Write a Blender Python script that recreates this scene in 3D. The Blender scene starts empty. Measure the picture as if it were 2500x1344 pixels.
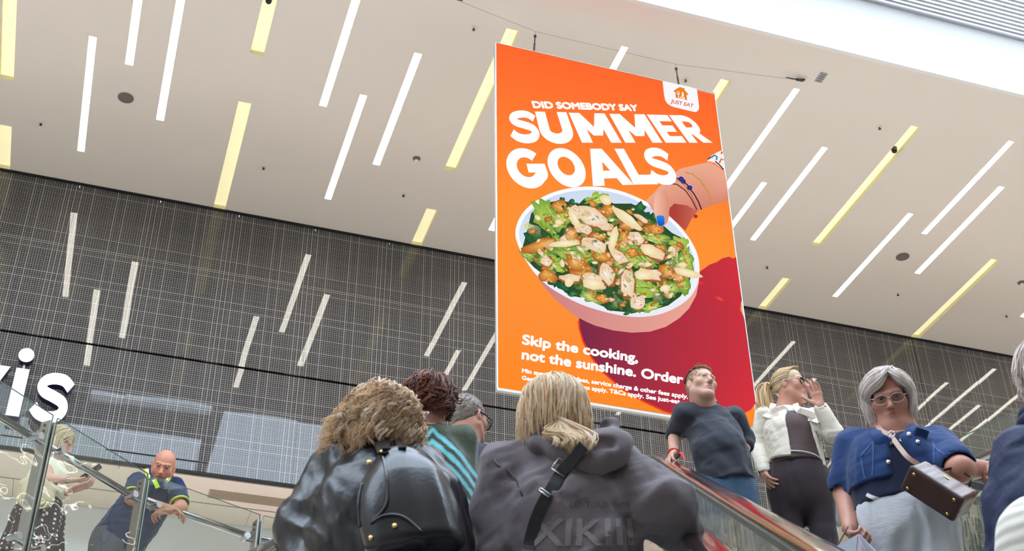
import bpy, bmesh, math, random
import numpy as np
from mathutils import Vector, Matrix

# ---------------------------------------------------------------- camera, world, exposure
# Coordinates: camera at the origin, X along the back wall, Y towards it, Z up;
# everything is lifted by LIFT at the end so that the lower hall floor is z = 0.
LIFT = 3.2
FPX, YAW, PITCH, ROLL = 3287.466, 0.325618, 0.621410, -0.0132846
_fw = np.array([math.sin(YAW)*math.cos(PITCH), math.cos(YAW)*math.cos(PITCH), math.sin(PITCH)])
_r0 = np.array([math.cos(YAW), -math.sin(YAW), 0.0])
_u0 = np.cross(_r0, _fw)
_rt = math.cos(ROLL)*_r0 + math.sin(ROLL)*_u0
_up = -math.sin(ROLL)*_r0 + math.cos(ROLL)*_u0
scene = bpy.context.scene
C = scene.collection
camd = bpy.data.cameras.new('camera')
camd.sensor_width = 36.0
camd.sensor_fit = 'HORIZONTAL'
camd.lens = FPX/2500*36
camd.clip_end = 300
camd.dof.use_dof = True
camd.dof.focus_distance = 10.5
camd.dof.aperture_fstop = 8.0
cam = bpy.data.objects.new('camera', camd)
C.objects.link(cam)
cam.matrix_world = Matrix(((_rt[0], _up[0], -_fw[0], 0), (_rt[1], _up[1], -_fw[1], 0),
                           (_rt[2], _up[2], -_fw[2], LIFT), (0, 0, 0, 1)))
scene.camera = cam
scene.view_settings.view_transform = 'Standard'
scene.view_settings.look = 'None'
scene.view_settings.exposure = 0.0
scene.view_settings.gamma = 1.0
scene.view_settings.use_curve_mapping = False

world = bpy.data.worlds.new('daylight_sky')
scene.world = world
world.use_nodes = True
_bg = world.node_tree.nodes['Background']
_bg.inputs[0].default_value = (0.71, 0.845, 1.0, 1)
_bg.inputs[1].default_value = 7.4

# ---------------------------------------------------------------- small helpers
def ray(px, py):
    return _fw + (px-1250)/FPX*_rt - (py-672)/FPX*_up
def on_y(px, py, Y):
    d = ray(px, py); return d*Y/d[1]
def on_z(px, py, Z):
    d = ray(px, py); return d*Z/d[2]
def on_r(px, py, R):
    d = ray(px, py); return d*R/math.hypot(d[0], d[1])

def lin(c):
    """sRGB 0-255 to linear floats"""
    out = []
    for v in c[:3]:
        v = v/255
        out.append(v/12.92 if v <= 0.04045 else ((v+0.055)/1.055)**2.4)
    return tuple(out)

def mat(name, rgb=None, rough=0.6, metal=0.0, spec=0.5, attr=None, emit=None, estr=0.0, coat=0.0, sheen=0.0,
        bump=None, var=None, alpha=None):
    """principled material; rgb is sRGB 0-255; bump=(scale,strength[,stretch]); var=(scale,amount) colour mottling"""
    m = bpy.data.materials.new(name); m.use_nodes = True
    nt = m.node_tree; b = nt.nodes['Principled BSDF']
    col = (*lin(rgb), 1) if rgb else (0.8, 0.8, 0.8, 1)
    b.inputs['Base Color'].default_value = col
    b.inputs['Roughness'].default_value = rough
    b.inputs['Metallic'].default_value = metal
    b.inputs['Specular IOR Level'].default_value = spec
    b.inputs['Coat Weight'].default_value = coat
    b.inputs['Sheen Weight'].default_value = sheen
    src = None
    if attr:
        a = nt.nodes.new('ShaderNodeVertexColor'); a.layer_name = attr
        src = a.outputs['Color']
    if var:
        tc = nt.nodes.new('ShaderNodeTexCoord')
        n = nt.nodes.new('ShaderNodeTexNoise'); n.inputs['Scale'].default_value = var[0]; n.inputs['Detail'].default_value = 4
        nt.links.new(tc.outputs['Object'], n.inputs['Vector'])
        mr = nt.nodes.new('ShaderNodeMapRange'); mr.inputs[1].default_value = 0.25; mr.inputs[2].default_value = 0.75
        mr.inputs[3].default_value = 1-var[1]; mr.inputs[4].default_value = 1+var[1]
        nt.links.new(n.outputs[0], mr.inputs[0])
        mx = nt.nodes.new('ShaderNodeMix'); mx.data_type = 'RGBA'; mx.blend_type = 'MULTIPLY'; mx.inputs[0].default_value = 1
        if src: nt.links.new(src, mx.inputs[6])
        else: mx.inputs[6].default_value = col
        nt.links.new(mr.outputs[0], mx.inputs[7])
        src = mx.outputs[2]
    if src: nt.links.new(src, b.inputs['Base Color'])
    if bump:
        tc = nt.nodes.new('ShaderNodeTexCoord')
        n = nt.nodes.new('ShaderNodeTexNoise'); n.inputs['Scale'].default_value = bump[0]; n.inputs['Detail'].default_value = 5
        if len(bump) > 2:
            mp = nt.nodes.new('ShaderNodeMapping'); mp.inputs['Scale'].default_value = bump[2]
            nt.links.new(tc.outputs['Object'], mp.inputs[0]); nt.links.new(mp.outputs[0], n.inputs['Vector'])
        else:
            nt.links.new(tc.outputs['Object'], n.inputs['Vector'])
        bp = nt.nodes.new('ShaderNodeBump'); bp.inputs['Strength'].default_value = bump[1]; bp.inputs['Distance'].default_value = 0.01
        nt.links.new(n.outputs[0], bp.inputs['Height']); nt.links.new(bp.outputs[0], b.inputs['Normal'])
    if emit:
        b.inputs['Emission Color'].default_value = (*lin(emit), 1)
        b.inputs['Emission Strength'].default_value = estr
    return m

def new_obj(name, me, material=None, parent=None):
    o = bpy.data.objects.new(name, me); C.objects.link(o)
    if material is not None and me is not None:
        me.materials.clear()
        for m in (material if isinstance(material, (list, tuple)) else (material,)): me.materials.append(m)
    if parent is not None: o.parent = parent
    return o
def obj(name, bm, material, parent=None, smooth=False):
    me = bpy.data.meshes.new(name); bm.normal_update(); bm.to_mesh(me); bm.free()
    if smooth:
        for p in me.polygons: p.use_smooth = True
    return new_obj(name, me, material, parent)
def pyobj(name, verts, faces, material, parent=None, smooth=False, cols=None):
    me = bpy.data.meshes.new(name)
    me.from_pydata([tuple(map(float, v)) for v in verts], [], [tuple(int(i) for i in f) for f in faces])
    if cols is not None:
        at = me.color_attributes.new('Col', 'FLOAT_COLOR', 'POINT')
        at.data.foreach_set('color', np.c_[np.asarray(cols, float)[:, :3], np.ones(len(verts))].astype(np.float32).ravel())
    if smooth:
        me.polygons.foreach_set('use_smooth', [True]*len(me.polygons))
    me.update()
    return new_obj(name, me, material, parent)
def tag(o, label, cat, group=None):
    o['label'] = label; o['category'] = cat
    if group: o['group'] = group
    return o
def thing(name, label, cat, loc=(0, 0, 0), group=None):
    o = bpy.data.objects.new(name, None); C.objects.link(o); o.location = loc
    o.empty_display_size = 0.1
    return tag(o, label, cat, group)
def struct(o):
    o['kind'] = 'structure'; return o
def keep(child, parent):
    """parent a child modelled in world coordinates"""
    child.parent = parent
    child.matrix_parent_inverse = Matrix.Translation(-Vector(parent.location))
    return child

def bx(bm, c, s, M=None):
    """box: centre c, full size s, optional 4x4 applied after"""
    vs = []
    for dx in (-.5, .5):
        for dy in (-.5, .5):
            for dz in (-.5, .5):
                v = Vector((c[0]+dx*s[0], c[1]+dy*s[1], c[2]+dz*s[2]))
                vs.append(bm.verts.new(M @ v if M else v))
    for f in ((0,1,3,2), (4,6,7,5), (0,4,5,1), (2,3,7,6), (0,2,6,4), (1,5,7,3)):
        bm.faces.new([vs[i] for i in f])
def obox(bm, a, b, w, h, up=(0, 0, 1)):
    """bar from a to b with width w (sideways) and height h (along up)"""
    a = Vector(a); b = Vector(b); d = (b-a); L = d.length; d = d/L
    s = d.cross(Vector(up)).normalized(); u = s.cross(d)
    M = Matrix(((d.x, s.x, u.x, 0), (d.y, s.y, u.y, 0), (d.z, s.z, u.z, 0), (0, 0, 0, 1)))
    M = Matrix.Translation((a+b)/2) @ M
    bx(bm, (0, 0, 0), (L, w, h), M)
def tube(bm, pts, r, n=10, cap=True, rend=None):
    pts = [Vector(p) for p in pts]; rings = []
    up = Vector((0, 0, 1)); m = len(pts)
    for i, p in enumerate(pts):
        d = (pts[min(i+1, m-1)]-pts[max(i-1, 0)]).normalized()
        s = d.cross(up)
        if s.length < 1e-3: s = d.cross(Vector((1, 0, 0)))
        s.normalize(); u = s.cross(d)
        rr = r if rend is None else r+(rend-r)*i/(m-1)
        rings.append([bm.verts.new(p+s*math.cos(2*math.pi*k/n)*rr+u*math.sin(2*math.pi*k/n)*rr) for k in range(n)])
    for i in range(m-1):
        for k in range(n):
            bm.faces.new((rings[i][k], rings[i][(k+1) % n], rings[i+1][(k+1) % n], rings[i+1][k]))
    if cap:
        bm.faces.new(rings[0][::-1]); bm.faces.new(rings[-1])
def poly(bm, pts):
    return bm.faces.new([bm.verts.new(p) for p in pts])
def quad_obj(name, pts, material, parent=None):
    bm = bmesh.new(); poly(bm, pts); return obj(name, bm, material, parent)
def box_obj(name, c, s, material, parent=None, bevel=0.0):
    bm = bmesh.new(); bx(bm, c, s)
    if bevel: bmesh.ops.bevel(bm, geom=bm.edges[:], offset=bevel, segments=2, affect='EDGES')
    return obj(name, bm, material, parent)

# ---------------------------------------------------------------- materials of the place
M_ceil = mat('ceiling_paint', (243, 233, 223), rough=0.85, spec=0.2, var=(0.7, 0.02))
M_white = mat('white_paint', (245, 244, 242), rough=0.7, spec=0.2)
M_slat = mat('louvre_white', (168, 168, 172), rough=0.6)
M_grey = mat('dark_grille', (120, 112, 108), rough=0.7)
M_dark = mat('dark_gap', (24, 24, 28), rough=0.6)
M_soffit = mat('soffit_panel', (226, 212, 200), rough=0.8, spec=0.2)
M_vent = mat('soffit_vent', (176, 160, 142), rough=0.8)
M_steel = mat('brushed_steel', (178, 172, 170), rough=0.32, metal=1.0)
M_chrome = mat('polished_steel', (168, 170, 174), rough=0.24, metal=1.0)
M_bolt = mat('dark_bolt', (92, 90, 92), rough=0.4, metal=1.0)
M_rubber = mat('handrail_rubber', (32, 22, 24), rough=0.14, spec=0.8, coat=0.5)
M_floor = mat('pale_stone_floor', (230, 218, 204), rough=0.45, var=(1.3, 0.05))
M_tread = mat('escalator_tread', (120, 120, 124), rough=0.45, metal=0.8)
M_cable = mat('steel_cable', (150, 146, 142), rough=0.4, metal=0.6)
M_wlight = mat('cool_light_diffuser', (255, 255, 255), emit=(255, 249, 234), estr=12.5)
M_ylight = mat('yellow_light_diffuser', (238, 232, 200), rough=0.5, emit=(255, 246, 196), estr=0.6, var=(3.0, 0.06))
M_house = mat('light_housing', (236, 228, 190), rough=0.6)

def glass_mat(name, tint, waviness=0.06, gloss=1.0):
    m = bpy.data.materials.new(name); m.use_nodes = True
    nt = m.node_tree; nt.nodes.clear()
    out = nt.nodes.new('ShaderNodeOutputMaterial'); mix = nt.nodes.new('ShaderNodeMixShader')
    tr = nt.nodes.new('ShaderNodeBsdfTransparent'); tr.inputs[0].default_value = (*tint, 1)
    gl = nt.nodes.new('ShaderNodeBsdfGlossy'); gl.inputs['Roughness'].default_value = 0.0
    gl.inputs[0].default_value = (gloss, gloss, gloss, 1)
    lw = nt.nodes.new('ShaderNodeLayerWeight'); lw.inputs[0].default_value = 0.5
    pw = nt.nodes.new('ShaderNodeMath'); pw.operation = 'POWER'; pw.inputs[1].default_value = 5.0
    fr = nt.nodes.new('ShaderNodeMath'); fr.operation = 'MULTIPLY_ADD'; fr.inputs[1].default_value = 0.93; fr.inputs[2].default_value = 0.045
    nt.links.new(lw.outputs['Facing'], pw.inputs[0]); nt.links.new(pw.outputs[0], fr.inputs[0])
    tc = nt.nodes.new('ShaderNodeTexCoord'); n = nt.nodes.new('ShaderNodeTexNoise'); n.inputs['Scale'].default_value = 7.0
    n.inputs['Detail'].default_value = 1.0
    bp = nt.nodes.new('ShaderNodeBump'); bp.inputs['Strength'].default_value = waviness; bp.inputs['Distance'].default_value = 0.05
    L = nt.links.new
    L(tc.outputs['Object'], n.inputs['Vector']); L(n.outputs[0], bp.inputs['Height']); L(bp.outputs[0], gl.inputs['Normal'])
    L(fr.outputs[0], mix.inputs[0]); L(tr.outputs[0], mix.inputs[1]); L(gl.outputs[0], mix.inputs[2]); L(mix.outputs[0], out.inputs[0])
    return m
M_glass = glass_mat('balustrade_glass', (0.90, 0.95, 0.93), 0.05)
M_glass2 = glass_mat('escalator_glass', (0.84, 0.90, 0.88))
M_edge = mat('glass_edge', (96, 122, 116), rough=0.15, spec=0.8)

def grid_mat():
    """glossy dark glass printed with an irregular woven grid of pale lines"""
    m = bpy.data.materials.new('woven_grid_glass'); m.use_nodes = True
    nt = m.node_tree; b = nt.nodes['Principled BSDF']; L = nt.links.new
    tc = nt.nodes.new('ShaderNodeTexCoord'); sp = nt.nodes.new('ShaderNodeSeparateXYZ'); L(tc.outputs['Object'], sp.inputs[0])
    def mth(op, a, bb=None, c=None):
        n = nt.nodes.new('ShaderNodeMath'); n.operation = op
        for i, v in enumerate((a, bb, c)):
            if v is None: continue
            if isinstance(v, (int, float)): n.inputs[i].default_value = v
            else: L(v, n.inputs[i])
        return n.outputs[0]
    lo = nt.nodes.new('ShaderNodeTexNoise'); lo.inputs['Scale'].default_value = 2.2; lo.inputs['Detail'].default_value = 2
    mpn = nt.nodes.new('ShaderNodeMapping'); mpn.inputs['Scale'].default_value = (1, 1, 2.2)
    L(tc.outputs['Object'], mpn.inputs[0]); L(mpn.outputs[0], lo.inputs['Vector'])
    def lines(axis, pitch, seed):
        q = mth('DIVIDE', axis, pitch); idx = mth('FLOOR', q); fr = mth('FRACT', q)
        w = nt.nodes.new('ShaderNodeTexWhiteNoise'); w.noise_dimensions = '1D'; L(mth('ADD', idx, seed), w.inputs['W'])
        strong = mth('GREATER_THAN', w.outputs[0], 0.80)
        wid = mth('ADD', mth('MULTIPLY', strong, 0.10), mth('MULTIPLY_ADD', lo.outputs[0], 0.14, 0.235))
        on = mth('LESS_THAN', fr, wid)
        amp = mth('ADD', mth('MULTIPLY', strong, 0.30), mth('MULTIPLY_ADD', w.outputs[0], 0.30, 0.42))
        return mth('MULTIPLY', on, amp)
    ln = mth('MAXIMUM', lines(sp.outputs[0], 0.0245, 3.0), lines(sp.outputs[2], 0.0236, 71.0))
    ramp = nt.nodes.new('ShaderNodeMix'); ramp.data_type = 'RGBA'
    ramp.inputs[6].default_value = (0.006, 0.006, 0.012, 1); ramp.inputs[7].default_value = (0.36, 0.34, 0.325, 1)
    L(ln, ramp.inputs[0]); L(ramp.outputs[2], b.inputs['Base Color'])
    b.inputs['Roughness'].default_value = 0.5; b.inputs['Specular IOR Level'].default_value = 0.2
    b.inputs['Coat Weight'].default_value = 1.0; b.inputs['Coat Roughness'].default_value = 0.015; b.inputs['Coat IOR'].default_value = 1.5
    n2 = nt.nodes.new('ShaderNodeTexNoise'); n2.inputs['Scale'].default_value = 1.6; n2.inputs['Detail'].default_value = 1
    L(tc.outputs['Object'], n2.inputs['Vector'])
    bp = nt.nodes.new('ShaderNodeBump'); bp.inputs['Strength'].default_value = 0.012; bp.inputs['Distance'].default_value = 0.1
    L(n2.outputs[0], bp.inputs['Height']); L(bp.outputs[0], b.inputs['Coat Normal'])
    return m
M_grid = grid_mat()

# ---------------------------------------------------------------- ceiling with slots, skylight well
CEIL, WALLY, EDGE = 9.24, 12.0, 7.8
WHITE = [(-.875, -.805, 9.74, 11.46), (-.52, -.445, 8.25, 10.02), (-.15, -.075, 9.02, 10.73),
         (1.375, 1.45, 8.25, 10.03), (1.73, 1.80, 9.75, 11.47), (2.095, 2.17, 9.03, 10.75),
         (3.60, 3.67, 9.75, 11.47), (3.955, 4.02, 8.35, 10.02), (4.30, 4.37, 9.05, 10.74),
         (5.80, 5.865, 8.37, 10.03), (6.16, 6.22, 9.78, 11.47), (6.50, 6.565, 9.07, 10.75),
         (7.965, 8.03, 9.78, 11.48), (8.31, 8.375, 8.40, 10.06), (8.655, 8.725, 9.07, 10.76),
         (10.415, 10.48, 9.50, 11.18), (10.81, 10.88, 9.95, 11.67), (11.18, 11.25, 9.10, 10.79), (11.52, 11.59, 9.65, 11.36),
         (9.9, 9.97, 5.3, 7.0), (10.3, 10.37, 6.0, 7.7), (10.75, 10.82, 4.2, 5.9), (11.3, 11.37, 5.6, 7.3), (11.75, 11.82, 6.2, 7.7), (12.2, 12.27, 4.6, 6.3), (13.0, 13.07, 5.8, 7.5), (13.5, 13.57, 4.4, 6.1), (14.1, 14.17, 5.9, 7.6),
         (12.36, 12.43, 9.78, 11.48), (12.72, 12.79, 8.4, 10.06), (13.08, 13.15, 9.07, 10.76), (14.5, 14.57, 9.78, 11.48), (14.86, 14.93, 8.4, 10.06), (15.2, 15.27, 9.07, 10.76)]
YELLOW = [(-1.66, -1.53, 8.46, 10.58), (-1.66, -1.53, 11.28, 11.985), (.60, .73, 7.95, 9.51), (.60, .73, 10.21, 11.985),
          (2.835, 2.96, 8.46, 10.60), (2.835, 2.96, 11.30, 11.985), (5.05, 5.165, 8.47, 10.61), (5.05, 5.165, 11.31, 11.985),
          (7.21, 7.33, 8.50, 10.63), (7.21, 7.33, 11.31, 11.985), (9.36, 9.485, 7.95, 9.52), (9.36, 9.485, 10.24, 11.985)]
def ceiling():
    holes = WHITE+YELLOW
    xs = sorted({-9.0, 9.0, 17.0} | {h[0] for h in holes} | {h[1] for h in holes})
    ys = sorted({2.4, EDGE, WALLY} | {h[2] for h in holes} | {h[3] for h in holes})
    bm = bmesh.new(); V = {}
    def v(i, j):
        if (i, j) not in V: V[i, j] = bm.verts.new((xs[i], ys[j], CEIL))
        return V[i, j]
    for i in range(len(xs)-1):
        cx = (xs[i]+xs[i+1])/2
        for j in range(len(ys)-1):
            cy = (ys[j]+ys[j+1])/2
            if (cx < 9 and cy < EDGE) or any(h[0] < cx < h[1] and h[2] < cy < h[3] for h in holes): continue
            bm.faces.new((v(i, j), v(i, j+1), v(i+1, j+1), v(i+1, j)))
    # roof deck above, so the ceiling has thickness
    poly(bm, [(-9, EDGE, CEIL+.82), (17, EDGE, CEIL+.82), (17, WALLY+.3, CEIL+.82), (-9, WALLY+.3, CEIL+.82)])
    return struct(obj('ceiling', bm, M_ceil))
ceil_o = ceiling()
struct(box_obj('wall_skylight_upstand', (0, EDGE-.02, CEIL+.41), (18, .04, .83), M_white))
struct(box_obj('wall_skylight_end', (9.02, 5.1, CEIL+.41), (.04, 5.4, .83), M_white))

def fixture(x0, x1, y0, y1, kind, label):
    t = thing('ceiling_slot_light', label, 'light', ((x0+x1)/2, (y0+y1)/2, CEIL), 'cool white slot lights' if kind == 'w' else 'yellowish slot lights')
    hx, hy = (x1-x0)/2, (y1-y0)/2; d = .015 if kind == 'w' else .05
    bm = bmesh.new()
    poly(bm, [(-hx, -hy, 0), (-hx, hy, 0), (-hx, hy, d+.03), (-hx, -hy, d+.03)])
    poly(bm, [(hx, hy, 0), (hx, -hy, 0), (hx, -hy, d+.03), (hx, hy, d+.03)])
    poly(bm, [(hx, -hy, 0), (-hx, -hy, 0), (-hx, -hy, d+.03), (hx, -hy, d+.03)])
    poly(bm, [(-hx, hy, 0), (hx, hy, 0), (hx, hy, d+.03), (-hx, hy, d+.03)])
    poly(bm, [(-hx, -hy, d+.03), (-hx, hy, d+.03), (hx, hy, d+.03), (hx, -hy, d+.03)])
    obj('housing', bm, M_white if kind == 'w' else M_house, t)
    box_obj('diffuser', (0, 0, d+.005), (2*hx, 2*hy, .01), M_wlight if kind == 'w' else M_ylight, t)
    return t
W_LABEL = {0: 'cool white slot light at far left, the one reaching nearest the grid wall there',
           1: 'cool white slot light at top left, shorter in view, above the round left speaker',
           2: 'cool white slot light just right of the round ceiling speaker at left',
           3: 'cool white slot light cut by the top edge, left of the smoke detector',
           4: 'cool white slot light ending lowest, between tall yellow slot and smoke detector',
           5: 'cool white slot light directly left of the smoke detector by the hanging billboard',
           6: 'cool white slot light mostly hidden behind the left edge of the billboard',
           7: 'cool white slot light whose tip shows above the billboard top edge',
           8: 'cool white slot light behind the billboard, seen only as reflection in the grid wall',
           9: 'long cool white slot light touching the right edge of the billboard, the upper one',
           10: 'short visible cool white slot light beside the right edge of the billboard, lower one',
           11: 'cool white slot light between the billboard and the yellow slot with a round fitting',
           12: 'cool white slot light left of the right-hand round ceiling speaker',
           13: 'cool white slot light at far right, the upper of two long parallel ones',
           14: 'cool white slot light at far right, the lower of two long parallel ones',
           15: 'cool white slot light whose tip touches the right picture edge above the grey head'}
Y_LABEL = {0: 'yellowish slot light cut by the top left picture corner',
           1: 'yellowish slot light at the left picture edge, meeting the grid wall',
           2: 'yellowish slot light at the top edge with a small dark camera in it',
           3: 'long yellowish slot light at left that runs into the grid wall',
           4: 'yellowish slot light with a stained end, passing behind the left edge of the billboard',
           5: 'short yellowish slot light meeting the grid wall just left of the billboard',
           6: 'yellowish slot light behind the top right corner of the billboard',
           7: 'yellowish slot light hidden behind the middle of the billboard',
           8: 'long yellowish slot light at right with a round dark fitting in it',
           9: 'short yellowish slot light meeting the grid wall just right of the billboard',
           10: 'yellowish slot light beyond the right end of the white skylight edge',
           11: 'long yellowish slot light at lower right that runs into the grid wall'}
for i, q in enumerate(WHITE):
    fixture(*q, 'w', W_LABEL.get(i, 'cool white slot light past the right picture edge, seen mirrored in glass'))
for i, q in enumerate(YELLOW):
    fixture(*q, 'y', Y_LABEL.get(i, 'yellowish slot light in the ceiling outside the picture edge'))

# small ceiling fittings
def disc(bm, c, r, z0, z1, n=24, r2=None):
    r2 = r if r2 is None else r2
    a = [bm.verts.new((c[0]+r*math.cos(2*math.pi*k/n), c[1]+r*math.sin(2*math.pi*k/n), z0)) for k in range(n)]
    b = [bm.verts.new((c[0]+r2*math.cos(2*math.pi*k/n), c[1]+r2*math.sin(2*math.pi*k/n), z1)) for k in range(n)]
    for k in range(n): bm.faces.new((a[k], a[(k+1) % n], b[(k+1) % n], b[k]))
    bm.faces.new(b); bm.faces.new(a[::-1])
for x, y, lab in ((-.47, 10.49, 'round dark ceiling speaker between the slot lights at upper left'),
                  (8.34, 10.51, 'round grey ceiling speaker between the slot lights at lower right')):
    t = thing('ceiling_speaker', lab, 'speaker', (x, y, CEIL), 'ceiling speakers')
    bm = bmesh.new(); disc(bm, (0, 0), .092, -.006, 0); obj('rim', bm, M_ceil, t)
    bm = bmesh.new(); disc(bm, (0, 0), .078, -.009, -.004); obj('grille', bm, M_grey, t)
for x, y, lab in ((2.51, 10.51, 'small round smoke detector on the ceiling left of the billboard'),
                  (9.97, 10.53, 'small round smoke detector on the ceiling at the right picture edge')):
    t = thing('smoke_detector', lab, 'detector', (x, y, CEIL), 'smoke detectors')
    bm = bmesh.new(); disc(bm, (0, 0), .05, -.012, 0); obj('base', bm, M_white, t)
    bm = bmesh.new(); disc(bm, (0, 0), .03, -.04, -.012, r2=.042); obj('sensor_head', bm, M_grey, t)
    bm = bmesh.new(); disc(bm, (0, 0), .024, -.048, -.04); obj('cap', bm, M_white, t)
SPR = [((-1.25, 11.13), 'sprinkler at the far left near the grid wall'), ((1.01, 11.14), 'sprinkler right of the long yellow slot that meets the grid wall'),
       ((2.54, 8.55), 'sprinkler at the top, above the smoke detector left of the billboard'), ((2.53, 11.14), 'sprinkler below the smoke detector left of the billboard'),
       ((4.72, 8.58), 'sprinkler just above the billboard by its right chain'), ((6.91, 8.62), 'sprinkler right of the cable end, upper right ceiling'),
       ((6.92, 11.16), 'sprinkler above the short yellow slot right of the billboard'), ((8.69, 11.19), 'sprinkler below the round grey speaker at right'),
       ((10.23, 11.2), 'sprinkler near the right picture edge above the grid wall')]
for (x, y), lab in SPR:
    t = thing('ceiling_sprinkler', 'tiny dark '+lab, 'sprinkler', (x, y, CEIL), 'ceiling sprinklers')
    bm = bmesh.new(); disc(bm, (0, 0), .034, -.006, 0, 14); obj('escutcheon', bm, M_ceil, t)
    bm = bmesh.new(); disc(bm, (0, 0), .007, -.026, -.006, 8); bx(bm, (0, 0, -.028), (.024, .024, .003)); obj('head', bm, M_bolt, t)
for x, y, lab in ((.655, 8.81, 'small dark round camera in the yellow slot at the top edge'), (7.265, 8.91, 'small dark round fitting set in the long yellow slot at right')):
    t = thing('dome_camera', lab, 'camera', (x, y, CEIL+.055), 'round fittings in the yellow slots')
    bm = bmesh.new(); disc(bm, (0, 0), .028, -.05, 0, 14, r2=.034); obj('body', bm, M_bolt, t)
    bm = bmesh.new(); disc(bm, (0, 0), .022, -.06, -.05, 14); obj('lens', bm, M_dark, t)
t = thing('access_panel', 'small pale perforated grille on the ceiling near the skylight edge', 'grille', (5.98, 8.15, CEIL))
box_obj('plate', (0, 0, -.004), (.075, .13, .008), M_slat, t)
for k in range(4): box_obj('slot', (0, -.045+.03*k, -.009), (.05, .008, .004), M_grey, t)

# roof above the void: louvres at the right, glazed openings elsewhere
RZ = CEIL+.82
def roof():
    bm = bmesh.new()
    openings = [(1.47, 4.9, 2.6, 6.2), (-.4, 1.3, 5.9, 6.2), (-9, 1.3, 2.6, 5.1), (5.2, 8.98, 2.6, 7.76), (-9, 4.9, -1, 2.2), (5.2, 8.98, -1, 2.2)]
    xs = sorted({-9.0, 17.0} | {o[0] for o in openings} | {o[1] for o in openings})
    ys = sorted({-16.0, EDGE} | {o[2] for o in openings} | {o[3] for o in openings})
    for i in range(len(xs)-1):
        for j in range(len(ys)-1):
            cx, cy = (xs[i]+xs[i+1])/2, (ys[j]+ys[j+1])/2
            if any(o[0] < cx < o[1] and o[2] < cy < o[3] for o in openings): continue
            bx(bm, (cx, cy, RZ+.06), (xs[i+1]-xs[i], ys[j+1]-ys[j], .12))
    return struct(obj('ceiling_skylight_frame', bm, M_white))
roof()
lv = thing('skylight_louvre', 'white slatted louvre under the rooflight at the top right corner', 'louvre', (5.2, 7.79, RZ))
n = 0
slat_me = None
for k in range(30):
    y = 7.70-.047*k
    if y < 6.4: break
    if slat_me is None:
        bm = bmesh.new(); bx(bm, (1.88, 0, .02), (3.76, .026, .012)); slat_me = bpy.data.meshes.new('slat'); bm.to_mesh(slat_me); bm.free()
        slat_me.materials.append(M_slat)
    o = bpy.data.objects.new('slat', slat_me); C.objects.link(o); o.parent = lv; o.location = (0, y-7.79, 0)
box_obj('edge_rail', (1.88, -.045, .01), (3.76, .03, .05), M_slat, lv)

# ---------------------------------------------------------------- back wall of gridded glass panels
wall = struct(box_obj('wall_back', (4, WALLY+.16, 7.72), (26, .2, 3.02), M_dark))
rng = random.Random(5)
ROWS = ((6.05, 7.273), (7.295, 9.215))
for k in range(-14, 16):
    x0 = 3.44+.85*k
    if x0 > 16.5 or x0 < -8.8: continue
    for (z0, z1) in ROWS:
        bm = bmesh.new(); bx(bm, (0, .009, 0), (.8475, .018, z1-z0))
        o = obj('grid_panel', bm, M_grid)
        o.location = (x0+.425, WALLY, (z0+z1)/2)
        amt = .0016 if x0 < 8.3 else .0035
        o.rotation_euler = (rng.uniform(-amt, amt), 0, rng.uniform(-amt, amt))
        wall_child = o; o.parent = wall
trim = struct(box_obj('trim_1', (4, WALLY-.004, 9.228), (26, .03, .02), M_dark))
trim = struct(box_obj('trim_2', (4, WALLY+.005, 6.04), (26, .05, .02), M_dark))

# soffit below the wall, shop fascia behind it
FLOORZ = 3.1
SOFZ = 6.03
sof = struct(box_obj('ceiling_soffit', (4, 12.6, SOFZ+.13), (26, 1.2, .02), M_dark))
def sofpanels(y0, y1, z, step, x0=-8.9, x1=16.9, drop=0.0, skip=None):
    x = x0
    while x < x1:
        w = min(step, x1-x)
        o = box_obj('soffit_panel', (x+w/2, (y0+y1)/2, z+.06), (w-.004, y1-y0, .12), M_soffit, sof)
        x += w
sofpanels(12.03, 12.10, SOFZ-.012, 3.0)
sofpanels(12.101, 12.60, SOFZ, 2.4)
sofpanels(12.625, 13.02, SOFZ, 1.15)
for x in (.985,):
    t = thing('soffit_vent', 'long beige ventilation grille in the soffit below the grid wall', 'vent', (x, 12.285, SOFZ))
    box_obj('frame', (.45, .09, -.004), (.9, .18, .008), M_vent, t)
    for q in range(9): box_obj('blade', (.45, .015+.019*q, -.009), (.87, .006, .006), M_vent, t)
M_fas = mat('shop_fascia', (236, 240, 244), rough=0.5)
fas = struct(box_obj('wall_shop_front', (4, 13.1, (FLOORZ+SOFZ)/2), (26, .1, SOFZ-FLOORZ), mat('added_soffit_glow', (236, 238, 240), rough=0.5, emit=(255, 246, 236), estr=1.6)))  # glow added to the shop front wall to brighten the soffit
for x in np.arange(-8, 16.5, 1.2):
    box_obj('fascia_panel', (float(x)+.6, 13.04, 5.26), (1.192, .02, 1.68), M_fas, fas)
# upper floor (beyond the escalator void) and lower hall floor
struct(box_obj('floor_upper', (4, 12.5, FLOORZ-.15), (26, 6.4, .3), M_floor))
fl = []
struct(box_obj('floor_lower', (4, 0, -LIFT-.05), (60, 60, .1), M_floor))

M_side = mat('added_side_wall', (214, 208, 200), rough=0.8)  # unseen side walls, added to shut out sideways sky light
struct(box_obj('wall_added_left', (-9.1, 0, 3.4), (.2, 32, 13.4), M_side))
struct(box_obj('wall_added_right', (17.1, 0, 3.4), (.2, 32, 13.4), M_side))
struct(box_obj('wall_added_rear', (4, -16.1, 3.4), (26.4, .2, 13.4), mat('added_rear_wall', (120, 114, 108), rough=.8)))  # unseen rear wall, added and kept dark to cut light from behind
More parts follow.
